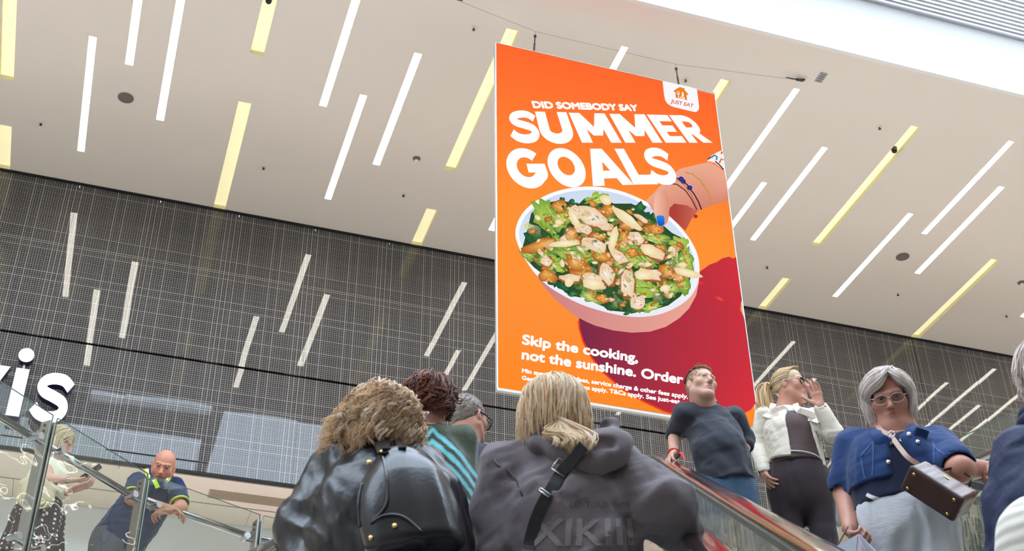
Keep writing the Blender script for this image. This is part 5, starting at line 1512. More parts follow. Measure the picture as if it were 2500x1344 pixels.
# ================================================================ woman with a ponytail
def woman_ponytail():
    g = Fig(1935, 1050, 7.550, 'woman in a cream denim jacket and dark trousers with ponytail and sunglasses')
    f = g.dirv(.12, 1.0); N = on_r(1921, 997, 7.570); hip = on_r(1952, 1178, 7.550)
    H = Head(on_r(1930, 941, 7.530), g.dirv(1.0, .30), pitch=-.06, roll=-.14, scale=.97, nose=.98, jaw=.95, fat=.003)
    F = Field(.0038); H.build(F); F.cone(H.w((0, -.025, -.06)), N-g.z*.03, .055, .058, .03); F.cone(N-g.z*.03, N-g.z*.12, .08, .09, .04, .7, f)
    sR = on_r(1868, 1014, 7.570); eR = on_r(1852, 1087, 7.630); wR = on_r(1868, 1158, 7.500)
    sL = on_r(1985, 1020, 7.570); eL = on_r(2036, 1058, 7.390); wL = on_r(2002, 990, 7.310)
    A = Field(.0042); A.path([sR, eR, wR], [.048, .042, .026], .02)
    hand(A, wR, unit(on_r(1884, 1192, 7.410)-wR), g.dirv(.9, -.1, -.2), -1, curl=(24, 26, 18), spread=3, thumb=(24, 8), L=.98)
    A.path([sL, eL, wL], [.048, .042, .026], .02)
    hand(A, wL, unit(on_r(1989, 948, 7.290)-wL), g.dirv(-.62, .75, .1), -1, spread=8, thumb=(48, 12), L=1.0, curls=[(6, 18, 14), (4, 12, 12), (8, 14, 14), (6, 24, 18)])
    leg = lower_body(g, hip, f, mats=M_dkbrown, kind='trousers', thigh=.108, knee=.072, ankle=.07, flare=.095, hipw=.178, hipd=.14, top=.12, hw=.1, disp=.003)
    body(g, H, [F, A, core(g, N, hip, leg)], (206, 150, 128), lip=(186, 116, 106), brow=(150, 120, 92), blush=.16)
    H.eyes(g.t)
    T = Field(.007); chest = lerp(N, hip, .32); belly = lerp(N, hip, .66)
    def torso(F_, e):
        loft(F_, [(lerp(N, hip, .13), .060+e, .055+e), (lerp(N, hip, .27), .115+e, .085+e), (lerp(N, hip, .38)+f*.025, .145+e, .120+e), (belly+f*.025, .135+e, .118+e), (lerp(N, hip, .84)+f*.025, .155+e, .128+e)], f, .05)
    torso(T, .0); T.cone(N+g.z*.06, N+g.z*.004, .062, .060, .008, op='s'); T.plane(lerp(N, hip, .82), -g.z, .01)
    field_obj('fitted_top', T, M_brown, g.t)
    tube_obj('neck_trim', [N+g.z*.008+g.ir*.060*math.cos(a)+f*.056*math.sin(a) for a in np.linspace(0, 6.3, 22)], .006, M_trim, g.t)
    w0 = lerp(N, hip, .745)
    tube_obj('waist_trim', [w0+g.ir*.152*math.cos(a)+f*(.146*math.sin(a)+.018)-g.z*.03*math.cos(a) for a in np.linspace(.35, 2.8, 18)], .004, M_trim, g.t)
    J = Field(.006); torso(J, .016)
    J.path([N-g.z*.075, sR], [.05, .060], .04); J.path([N-g.z*.075, sL], [.05, .060], .04)
    S_ = Field(.006); S_.path([sR, eR, lerp(eR, wR, .93)], [.064, .056, .043], .03); S_.path([sL, eL, lerp(eL, wL, .90)], [.064, .058, .043], .03)
    S_.disp = both(folds(.0035, 14, g.z, .5, 3.0), folds(.0015, 34, g.ir, .3, 9.0)); J_ = J; J = S_
    J.cone(lerp(eR, wR, .86), wR+unit(wR-eR)*.04, .031, .031, .005, op='s'); J.cone(lerp(eL, wL, .82), wL+unit(wL-eL)*.04, .031, .031, .005, op='s'); J = J_
    J.cone(N+g.z*.09, N-g.z*.02, .072, .068, .010, op='s')
    # front opening, wider towards the hem
    J.path([N+f*.15-g.z*.0+g.ir*.015, lerp(N, hip, .35)+f*.2+g.ir*.052, lerp(N, hip, .80)+f*.2+g.ir*.085], [.055, .10, .14], .01, op='s')
    J.plane(lerp(N, hip, .76)-g.ir*.1, unit(-g.z-.25*g.ir), .006)
    J.disp = both(folds(.0032, 16, unit(g.z-g.ir*.3), .4, 3.0), folds(.0015, 36, unit(g.ir+g.z*.3), .3, 9.0))
    jk = field_obj('denim_jacket', [J, S_], M_cream, g.t)
    for q, pts in ((-1, [(1888, 985), (1886, 996), (1898, 1001), (1912, 997), (1921, 1004)]), (1, [(1942, 985), (1948, 1000), (1956, 1003), (1972, 1008), (1990, 1014)])):
        spline_ribbon('collar_flap', [on_r(x, y, 7.440 if i else 7.49) for i, (x, y) in enumerate(pts)], .035, .006, g.dirv(0, 1, -.4), M_cream, g.t)
    spline_ribbon('pocket_flap', [surf(jk, x, y, .004, 7.4) for x, y in ((1866, 1012), (1884, 1017), (1902, 1010))], .03, .005, g.tc, M_cream, g.t)
    spline_ribbon('pocket_flap', [surf(jk, x, y, .004, 7.4) for x, y in ((1974, 1022), (1988, 1026), (2002, 1030))], .03, .005, g.tc, M_cream, g.t)
    for x, y in ((1882, 1012), (1981, 1027), (1993, 1051), (2004, 1077), (2013, 1100)): stud('button', surf(jk, x, y, .003, 7.40), g.tc, .008, .008, M_silver, g.t)
    # hair: combed back into a tie, then the tail
    cap(H, (196, 172, 132), g.t, (1.015, 1.01, 1.02), face=.052, low=-.035, noise=.001, tilt=.42, name='hair_base')
    rs = np.random.RandomState(4); cs, rr = [], []; tie = np.array((0, -.128, .015))
    for i in range(170):
        ph = rs.uniform(0, 2*math.pi); th = math.radians(60)
        a = np.array((.078*math.sin(ph), .045+.03*math.cos(ph)*.6, .035+.085*math.cos(ph))); a[1] = .066-.10*abs(math.sin(ph))**1.5*(.5 if math.cos(ph) > 0 else 1.2)
        if math.cos(ph) < -.35: a = np.array((.05*math.sin(ph), -.07, -.075))
        m = push_out((a+tie)/2+np.array((0, 0, .0)), H, .004); m1 = push_out(a*.75+tie*.25, H, .004); m2 = push_out(a*.25+tie*.75, H, .004)
        P = bez([push_out(a, H, .003), m1, m, m2, tie], 10); cs.append(H.c+(P*H.k) @ H.R.T); rr.append(.0042)
    k_ = hair_cols(rs, [(226, 206, 166), (206, 180, 136), (236, 220, 190)], len(cs))
    strands('combed_hair', cs, rr, k_, M_hair, g.t)
    tube_obj('hair_tie', [H.w((0.016*math.cos(a), -.128, .015+.016*math.sin(a))) for a in np.linspace(0, 6.3, 12)], .006, M_black, g.t)
    cs, rr = [], []; tw = H.w(tie)
    for i in range(110):
        o_ = rs.normal(0, .012, 3); P = bez([tw+o_*.4, tw-g.ir*.035+g.z*.012+o_, tw-g.ir*.055-g.z*.05+o_*1.7, tw-g.ir*.055-g.z*.13+o_*1.8, tw-g.ir*.040-g.z*.19+o_*1.2, tw-g.ir*.03-g.z*(.215+rs.uniform(0, .03))+o_*.6], 14); cs.append(P); rr.append(.0042)
    strands('ponytail', cs, rr, hair_cols(rs, [(226, 204, 160), (210, 184, 140), (186, 154, 112)], 110), M_hair, g.t)
    # sunglasses
    for q in (-1, 1):
        V = []; c0 = np.array((q*.034, .098, .004))
        bm = bmesh.new(); ring = [bm.verts.new(H.w(c0+np.array((.027*math.cos(a), -.006*abs(math.cos(a))-.008*(q*math.cos(a) > .3), .021*math.sin(a))))-np.array(g.t.location)) for a in np.linspace(0, 2*math.pi, 17)[:-1]]
        bm.faces.new(ring); r2 = bmesh.ops.extrude_face_region(bm, geom=bm.faces[:])
        for v in r2['geom']:
            if isinstance(v, bmesh.types.BMVert): v.co += Vector(H.R[:, 1]*.004)
        bmesh.ops.recalc_face_normals(bm, faces=bm.faces[:]); obj('sunglasses_lens', bm, M_lens, g.t)
        tube_obj('sunglasses_arm', [H.w((q*.060, .088, .014)), H.w((q*.082, .04, .016)), H.w((q*.085, -.015, .014))], .0032, M_clear, g.t)
    tube_obj('sunglasses_bridge', [H.w((x, .103-abs(x)*.15, .016)) for x in (-.06, -.03, 0, .03, .06)], .003, M_black, g.t)
woman_ponytail()

# ================================================================ grey-haired woman in a blue denim jacket
def woman_grey():
    g = Fig(2185, 1100, 5.2, 'grey-haired woman with glasses in a blue denim jacket and white trousers')
    f = g.dirv(-.05, 1.0); N = on_r(2183, 1053, 5.22); hip = on_r(2205, 1262, 5.2)
    H = Head(on_r(2170, 975, 5.18), g.dirv(.02, 1), pitch=-.47, roll=-.02, scale=1.0, nose=1.05, jaw=1.08, fat=.010)
    F = Field(.0036); H.build(F); F.cone(H.w((0, -.015, -.05)), N-g.z*.02, .066, .070, .03); F.cone(N-g.z*.03, N-g.z*.12, .10, .11, .05, .75, f); F.ell(H.w((0, .035, -.118)), (.045, .04, .028), H.R, .03)
    sR = on_r(2088, 1092, 5.22); eR = on_r(2066, 1205, 5.26); wR = on_r(2074, 1290, 5.10)
    sL = on_r(2288, 1090, 5.22); eL = reach(sL, 2342, 1145, .27, True); wL = reach(eL, 2412, 1143, .22, False)
    A = Field(.0045); A.path([sR, eR, wR], [.056, .050, .030], .02); hand(A, wR, unit(on_r(2086, 1322, 5.05)-wR), g.dirv(.75, .25, 0), -1, curl=(60, 75, 50), spread=1, thumb=(28, 24), L=.98)
    A.path([sL, eL, wL], [.058, .054, .030], .02); hand(A, wL, unit(on_r(2440, 1152, 4.95)-wL), g.dirv(0, .2, -1), 1, curl=(20, 40, 30))
    leg = lower_body(g, hip, f, mats=M_whitetr, kind='trousers', thigh=.112, knee=.085, ankle=.07, flare=.075, hipw=.185, hipd=.15, top=.13, hw=.105, disp=.009, low=.03)
    body(g, H, [F, A, core(g, N, hip, leg, .12)], (190, 134, 116), lip=(170, 96, 92), brow=(160, 142, 132), blush=.17)
    H.eyes(g.t, (0, 1, -.12), (80, 84, 92))
    T = Field(.0075)
    def torso(F_, e):
        loft(F_, [(lerp(N, hip, .26), .080+e, .07+e), (lerp(N, hip, .40), .142+e, .11+e), (lerp(N, hip, .48)+f*.03, .172+e, .145+e), (lerp(N, hip, .70)+f*.02, .170+e, .145+e), (lerp(N, hip, .95)+f*.01, .188+e, .150+e)], f, .05)
    torso(T, .004); T.cone(N+g.z*.07+f*.015, N-g.z*.018+f*.03, .078, .080, .010, op='s'); T.path([N+f*.03+g.z*.06, N+f*.15-g.z*.035], [.08, .066], .012, op='s'); T.plane(lerp(N, hip, .93), -g.z, .008)
    T.disp = folds(.004, 14, unit(g.z+g.ir*.2), .3, 4.0)
    tp = field_obj('navy_top', T, M_navytop, g.t)
    # white printed bands on the top
    for pts in ([(2116, 1206), (2130, 1213), (2148, 1217), (2170, 1217)], [(2196, 1072), (2204, 1075), (2212, 1072)]):
        band('white_band', pts, 9 if pts[0][1] > 1100 else 6, tp, M_trim, g.t)
    J = Field(.0065); torso(J, .020)
    J.path([N-g.z*.10, sR], [.06, .072], .03); J.path([N-g.z*.10, sL], [.06, .072], .03)
    J.path([sR, lerp(sR, eR, .74)], [.084, .084], .03); J.path([sL, lerp(sL, eL, .80)], [.084, .086], .03)
    for a, b, c_ in ((sR, eR, .60), (sL, eL, .66)):
        q = lerp(a, b, c_); J.cone(q, lerp(a, b, 1.25), .066, .071, .006, op='s')
    J.cone(N+g.z*.10, N-g.z*.012, .090, .086, .012, op='s'); J.path([N+f*.03+g.z*.07, N+f*.15-g.z*.055], [.09, .072], .012, op='s')
    J.path([N+f*.16+g.ir*.03, lerp(N, hip, .30)+f*.24+g.ir*.035, lerp(N, hip, .85)+f*.24+g.ir*.06], [.035, .055, .085], .01, op='s')
    J.plane(lerp(N, hip, .72)-g.ir*.15, unit(-g.z-.10*g.ir), .006)
    J.disp = both(folds(.004, 11, unit(g.z-g.ir*.25), .45, 8.0), folds(.0015, 28, unit(g.ir), .3, 1.0))
    jk = field_obj('denim_jacket', J, M_denim, g.t)
    rj = 5.2-.20
    for pts in ([(2140, 1046), (2140, 1058), (2150, 1072), (2170, 1084)], [(2218, 1040), (2230, 1054), (2246, 1060), (2262, 1066)]):
        spline_ribbon('collar_flap', [(on_r(x, y, rj+.13) if i == 0 else surf(jk, x, y, .006, rj+.06)) for i, (x, y) in enumerate(pts)], .04, .006, g.dirv(0, 1, -.5), M_denim, g.t)
    for pts in ([(2102, 1112), (2112, 1100), (2132, 1078)], [(2102, 1114), (2106, 1140), (2112, 1168)], [(2132, 1080), (2132, 1120), (2130, 1160)], [(2275, 1078), (2288, 1096), (2306, 1108)], [(2278, 1080), (2280, 1105), (2282, 1130)]):
        band('pocket_seam', pts, 4, jk, M_seam, g.t)
    for x, y, m in ((2219, 1060, M_trim), (2240, 1079, M_silver), (2174, 1082, M_silver), (2168, 1128, M_silver)): stud('button', surf(jk, x, y, .002, rj+.012), g.tc, .009, .008, m, g.t)
    # hair: full bob swept from a side part
    cap(H, (204, 200, 196), g.t, (1.05, 1.05, 1.07), face=-.012, low=-.075, noise=.002, tilt=.30, name='hair_base')
    rs = np.random.RandomState(7); pal = [(238, 234, 230), (224, 219, 214), (204, 197, 191), (248, 245, 242), (182, 173, 166)]
    c1, r1, k1 = locks(H, rs, 520, pal, part=(-.02, .030, .128), phi=(150, 390), theta_end=(90, 112), hang=(.045, .095), vol=(.098, .114, .106), volend=1.10, rad=.0036, front=(500, 501), jitter=.005, outward=-.012)
    # fringe sweeping to her right across the forehead
    for i in range(190):
        t = rs.uniform(0, 1); q = 1 if rs.rand() < .62 else -1
        a = np.array((-.02+rs.normal(0, .008), .045+rs.normal(0, .01), .128)); e = np.array((.092 if q > 0 else -.094, .030-.03*t, .010-.075*t))
        m1 = np.array((-.02+(.044 if q > 0 else -.034), .094, .096-.030*t)); m2 = np.array((.080 if q > 0 else -.082, .070-.01*t, .050-.02*t))
        P = bez([a, m1, m2, e, e+np.array((-.006*q, -.004, -.035))], 14)+rs.normal(0, .004, 3); c1.append(H.c+(P*H.k) @ H.R.T); r1.append(.0034)
    k1 = k1+hair_cols(rs, pal, 190)
    strands('bob_hair', c1, r1, k1, M_hair, g.t)
    # glasses
    for q in (-1, 1):
        pts = [H.w(np.array((q*.034+.027*math.cos(a)*(1+.12*abs(math.sin(a))), .104-.010*abs(math.cos(a)+q*.2), .000+.0195*math.sin(a)))) for a in np.linspace(0, 2*math.pi, 19)]
        tube_obj('glasses_rim', pts, .0017, M_clear, g.t, 6)
        bm = bmesh.new(); poly(bm, [Vector(p)-g.t.location for p in pts[:-1]]); obj('glasses_lens', bm, M_ylens, g.t)
        tube_obj('glasses_arm', [H.w((q*.061, .094, .008)), H.w((q*.079, .05, .012)), H.w((q*.082, -.01, .01))], .0026, M_clear, g.t, 6)
    tube_obj('glasses_bridge', [H.w((-.008, .106, .004)), H.w((0, .110, .006)), H.w((.008, .106, .004))], .0024, M_clear, g.t, 6)
    return g, jk, tp
gw, gjk, gtp = woman_grey()
def handbag():
    c = on_r(2292, 1196, 4.93); g = gw
    t = thing('handbag', 'brown leather handbag slung across the grey-haired woman in blue', 'handbag', c)
    u_ = unit(g.ir*.70-g.z*.72); nb = unit(-(g.ir*.72+g.z*.70)*.62+g.tc*.72+g.z*-.1); nb = unit(nb-np.dot(nb, u_)*u_); v_ = np.cross(nb, u_); h_ = -nb
    R = np.stack([u_, v_, h_], 1); B = Field(.005)
    B.rbox(c, (.118, .052, .060), R, .016, .01); B.rbox(c+h_*.075, (.105, .034, .045), R, .018, .03)
    B.disp = folds(.002, 25, h_, .3, 1.0)
    field_obj('body', B, M_bagbrown, t)
    G = Field(.005); G.rbox(c-h_*.052, (.1195, .0535, .012), R, .011, .004); field_obj('base', G, M_bagbase, t)  # shade on the bag's underside, painted as darker leather
    for a in (-1, 1):
        for b in (-1, 1): stud('foot', c-h_*.067+u_*a*.088+v_*b*.032, h_, .0065, .008, M_gold, t)
    for b in (-.5, .5): tube_obj('handle', [c+h_*.10+u_*-.06+v_*.03, c+h_*.155+u_*(-.03)+v_*.05, c+h_*.155+u_*.04+v_*.05, c+h_*.10+u_*.065+v_*.03], .006, M_bagbrown, t)
    ring = c+h_*.105-u_*.085
    tube_obj('strap_ring', [ring+g.ir*.010*math.cos(a)+g.z*.016*math.sin(a) for a in np.linspace(0, 6.3, 12)], .0028, M_gold, t)
    pts = [on_r(2140, 1036, 5.17), surf(gjk, 2152, 1050, .008, 5.07), surf(gjk, 2174, 1070, .010, 5.0), on_r(2198, 1094, 4.985), on_r(2222, 1120, 4.97), ring]
    s_ = spline_ribbon('strap', pts, .020, .004, g.tc, M_tan, t)
    p = surf(gjk, 2172, 1066, .016, 5.0); tube_obj('buckle', [p+g.ir*.012*math.cos(a)+g.z*.014*math.sin(a) for a in np.linspace(0, 6.3, 12)], .003, M_silver, t)
    spline_ribbon('emblem', [c+v_*.054+h_*.02-u_*.012, c+v_*.054+h_*.02, c+v_*.054+h_*.02+u_*.012], .006, .002, v_, M_gold, t)
handbag()
def paper_bag():
    c = on_r(2105, 1350, 4.98); g = gw
    t = thing('shopping_bag', 'grey paper shopping bag held by the grey-haired woman at bottom edge', 'shopping bag', c)
    bm = bmesh.new(); o_ = Vector(c)
    top = [Vector(on_r(x, y, r))-o_ for x, y, r in ((2022, 1344, 5.0), (2098, 1302, 4.96), (2140, 1346, 4.82), (2064, 1392, 4.86))]
    bot = [p-Vector((0, 0, .32)) for p in top]
    a = [bm.verts.new(p) for p in top]; b = [bm.verts.new(p) for p in bot]
    for i in range(4): bm.faces.new((a[i], a[(i+1) % 4], b[(i+1) % 4], b[i]))
    bm.faces.new(b); bmesh.ops.recalc_face_normals(bm, faces=bm.faces[:])
    o = obj('bag_body', bm, mat('grey_paper', (176, 178, 190), rough=.5, spec=.4, bump=(20, .3)), t); md = o.modifiers.new('thick', 'SOLIDIFY'); md.thickness = .003
    for i, j in ((0, 1), (2, 3)):
        m_ = (top[i]+top[j])/2; tube_obj('handle', [np.array(o_+top[i]*.7+top[j]*.3), np.array(o_+m_*.55)+np.array((0, 0, .09)), np.array(o_+top[i]*.3+top[j]*.7)], .004, M_tan, t)
paper_bag()

# ================================================================ people seen from behind on the way up
def woman_leather():
    g = Fig(930, 1150, 3.42, 'woman with long curly blonde hair in a black leather jacket, seen from behind')
    f = -g.tc; N = on_r(945, 1086, 3.45); hip = on_r(930, 1470, 3.45)
    H = Head(on_r(928, 1046, 3.42), g.dirv(-.1, -1), pitch=-.10, scale=.93, res=.005)
    F = Field(.006); H.build(F); F.cone(H.w((0, -.02, -.05)), N-g.z*.04, .055, .06, .03)
    sL = on_r(822, 1146, 3.46); eL = on_r(742, 1285, 3.47); wL = on_r(760, 1440, 3.40)
    sR = on_r(1036, 1158, 3.46); eR = on_r(1090, 1300, 3.47); wR = on_r(1090, 1450, 3.36)
    A = Field(.006); A.path([sL, eL, wL], [.045, .04, .026], .02); A.path([sR, eR, wR], [.045, .04, .026], .02)
    hand(A, wL, g.dirv(.1, -.1, -1), g.dirv(.9, -.2), 1); hand(A, wR, g.dirv(-.1, -.2, -1), g.dirv(-.9, -.2), -1)
    leg = lower_body(g, hip, f, mats=M_navytop, top=.1)
    body(g, H, [F, A, core(g, N, hip, leg)], (206, 160, 140))
    J = Field(.0075)
    loft(J, [(lerp(N, hip, .16), .085, .075), (lerp(N, hip, .30), .160, .115), (lerp(N, hip, .50)+g.tc*.02, .195, .15), (lerp(N, hip, .85), .205, .16), (lerp(N, hip, 1.05), .215, .165)], f, .05)
    J.path([N-g.z*.07, sL], [.07, .072], .04); J.path([N-g.z*.07, sR], [.07, .072], .04)
    J.path([sL, eL, lerp(eL, wL, .95)], [.078, .070, .050], .03); J.path([sR, eR, lerp(eR, wR, .95)], [.078, .070, .050], .03)
    J.disp = both(folds(.013, 7.0, unit(g.z+g.ir*.25), .5, 2.0), folds(.008, 11, unit(g.ir*.8-g.z*.6), .6, 6.0), folds(.003, 26, unit(g.z-g.ir*.4), .6, 1.0))
    J.cone(N+g.z*.1, N-g.z*.005, .066, .066, .01, op='s')
    jk = field_obj('leather_jacket', J, M_leather, g.t)
    tube_obj('collar', [N-g.z*.002+g.ir*.070*math.cos(a)+f*.066*math.sin(a) for a in np.linspace(0, 6.3, 22)], .016, M_leather, g.t)
    cap(H, (180, 152, 118), g.t, (1.04, 1.04, 1.05), face=.03, low=-.07, noise=.004, name='hair_base')
    rs = np.random.RandomState(12); pal = [(240, 218, 178), (218, 194, 156), (246, 234, 212), (190, 162, 126), (156, 128, 98)]
    c1, r1, k1 = locks(H, rs, 430, pal, part=(.01, .0, .115), phi=(150, 390), theta_end=(70, 112), hang=(.03, .10), vol=(.092, .106, .094), volend=1.12, rad=.0046, curl=(.012, 3.6), front=(500, 501), jitter=.010, outward=.03, seg=30)
    c2, r2, k2 = locks(H, rs, 46, pal, part=(-.03, -.03, .12), phi=(165, 225), theta_end=(95, 112), hang=(.06, .12), vol=(.094, .108, .098), volend=1.2, rad=.0046, curl=(.012, 3.6), front=(500, 501), jitter=.010, outward=.07, seg=30)
    c3, r3, k3 = locks(H, rs, 200, pal, part=(.01, -.03, .11), phi=(205, 350), theta_end=(96, 116), hang=(.08, .15), vol=(.094, .108, .096), volend=1.12, rad=.0046, curl=(.012, 3.6), front=(500, 501), jitter=.008, outward=.02, seg=30)
    strands('curly_hair', c1+c2+c3, r1+r2+r3, k1+k2+k3, M_hair, g.t)
    return g, jk
g_lea, jk_lea = woman_leather()
def backpack():
    c = on_r(990, 1222, 3.19); g = g_lea
    t = thing('backpack', 'soft black leather backpack with brass studs on the leather jacket woman', 'backpack', c)
    u_ = g.dirv(.97, 0, -.24); h_ = unit(g.z+g.ir*-.20+g.tc*-.12); v_ = np.cross(h_, u_); u_ = np.cross(v_, h_); R = np.stack([u_, v_, h_], 1)
    B = Field(.006)
    loft(B, [(c+h_*.125, .040, .030), (c+h_*.06, .082, .050), (c-h_*.04, .108, .066), (c-h_*.13, .125, .074)], v_, .05)
    B.plane(c-h_*.165, -h_, .03)
    B.disp = folds(.005, 9, h_, .5, 3.0)
    b = field_obj('bag_body', B, M_bagleather, t)
    for pts in (((933, 1108), (942, 1150), (946, 1200), (940, 1240), (905, 1276)), ((901, 1131), (884, 1180), (876, 1230), (880, 1285)), ((905, 1278), (940, 1258), (985, 1262), (1030, 1300))):
        q = [surf(b, x, y, .001) for x, y in pts]; q = [v for v in q if v is not None]
        if len(q) > 2: tube_obj('piping', bez(q, 16), .0045, M_bagleather, t)
    for x, y in ((933, 1105), (901, 1128), (964, 1284), (907, 1313)): stud('stud', surf(b, x, y, .002, 3.1), g.tc, .0065, .006, M_gold, t)
    spline_ribbon('carry_loop', [surf(b, 945, 1098, .004, 3.16), on_r(944, 1080, 3.26), on_r(958, 1066, 3.32), on_r(972, 1076, 3.27), surf(b, 982, 1096, .004, 3.16)], .022, .005, g.tc, M_bagleather, t)
    P = [on_r(985, 1070, 3.34), surf(jk_lea, 1010, 1105, .01, 3.3), surf(jk_lea, 1048, 1150, .012, 3.3), surf(jk_lea, 1080, 1210, .012, 3.28), surf(jk_lea, 1105, 1290, .012, 3.28)]
    spline_ribbon('shoulder_strap', P, .036, .006, g.tc, M_bagleather, t)
    P = [on_r(930, 1066, 3.34), on_r(928, 1082, 3.27), surf(b, 938, 1110, .006, 3.14)]
    spline_ribbon('shoulder_strap', P, .03, .006, g.tc, M_bagleather, t)
    G = Field(.004); G.ell(on_r(1060, 1266, 3.14), (.012, .012, .018)); field_obj('charm', G, mat('lilac_charm', (150, 120, 190), rough=.3), t)
backpack()

def woman_auburn():
    g = Fig(1060, 1100, 5.2, 'woman with curly auburn hair in a green jumper with turquoise stripes')
    f = -g.tc; N = on_r(1056, 1046, 5.2); hip = on_r(1060, 1310, 5.2)
    H = Head(on_r(1046, 992, 5.2), g.dirv(.05, -1), scale=.98)
    F = Field(.006); H.build(F); F.cone(H.w((0, -.02, -.05)), N-g.z*.04, .055, .06, .03)
    sL = on_r(982, 1082, 5.22); eL = on_r(962, 1200, 5.25); wL = on_r(968, 1300, 5.3)
    sR = on_r(1126, 1078, 5.22); eR = on_r(1136, 1190, 5.25); wR = on_r(1130, 1290, 5.3)
    A = Field(.006); A.path([sL, eL, wL], [.045, .04, .026], .02); A.path([sR, eR, wR], [.045, .04, .026], .02); hand(A, wL, g.dirv(0, -.3, -1), g.dirv(.9, 0), 1); hand(A, wR, g.dirv(0, -.3, -1), g.dirv(-.9, 0), -1)
    leg = lower_body(g, hip, f, mats=M_navytop)
    body(g, H, [F, A, core(g, N, hip, leg)], (206, 160, 140))
    J = Field(.0065)
    loft(J, [(lerp(N, hip, .16), .080, .07), (lerp(N, hip, .32), .140, .11), (lerp(N, hip, .60), .165, .13), (lerp(N, hip, 1.0), .185, .15)], f, .05)
    J.path([N-g.z*.065, sL], [.068, .066], .05); J.path([N-g.z*.065, sR], [.068, .066], .05)
    J.path([sL, eL, lerp(eL, wL, .95)], [.072, .066, .045], .04); J.path([sR, eR, lerp(eR, wR, .95)], [.072, .066, .045], .04)
    J.disp = folds(.005, 10, g.z, .4, 1.0)
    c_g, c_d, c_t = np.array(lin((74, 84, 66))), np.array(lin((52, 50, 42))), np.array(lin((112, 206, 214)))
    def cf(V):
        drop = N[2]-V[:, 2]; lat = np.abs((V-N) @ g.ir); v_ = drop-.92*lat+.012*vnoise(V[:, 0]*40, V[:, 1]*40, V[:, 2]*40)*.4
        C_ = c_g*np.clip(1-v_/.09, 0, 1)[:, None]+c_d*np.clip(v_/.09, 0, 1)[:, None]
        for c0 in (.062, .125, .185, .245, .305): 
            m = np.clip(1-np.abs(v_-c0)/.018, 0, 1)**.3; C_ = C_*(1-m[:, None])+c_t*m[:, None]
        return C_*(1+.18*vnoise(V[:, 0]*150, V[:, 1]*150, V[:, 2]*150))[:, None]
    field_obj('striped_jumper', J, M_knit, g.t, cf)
    cap(H, (62, 36, 30), g.t, (1.08, 1.08, 1.08), face=.03, low=-.07, noise=.006, name='hair_base')
    rs = np.random.RandomState(22); pal = [(110, 64, 48), (84, 46, 36), (136, 82, 58), (64, 36, 30)]
    c1, r1, k1 = locks(H, rs, 300, pal, part=(0, -.02, .14), phi=(0, 360), theta_end=(75, 122), hang=(.0, .035), vol=(.098, .116, .116), volend=1.10, rad=.0062, curl=(.014, 2.2), front=(40, 140), front_end=70, jitter=.010, seg=22)
    c2, r2, k2 = locks(H, rs, 170, pal, part=(0, -.04, .12), phi=(190, 350), theta_end=(100, 126), hang=(.03, .075), vol=(.098, .112, .108), volend=1.04, rad=.0055, curl=(.012, 2.4), front=(500, 501), jitter=.008, seg=22); c1 += c2; r1 += r2; k1 += k2
    strands('curly_hair', c1, r1, k1, M_hair, g.t)
woman_auburn()

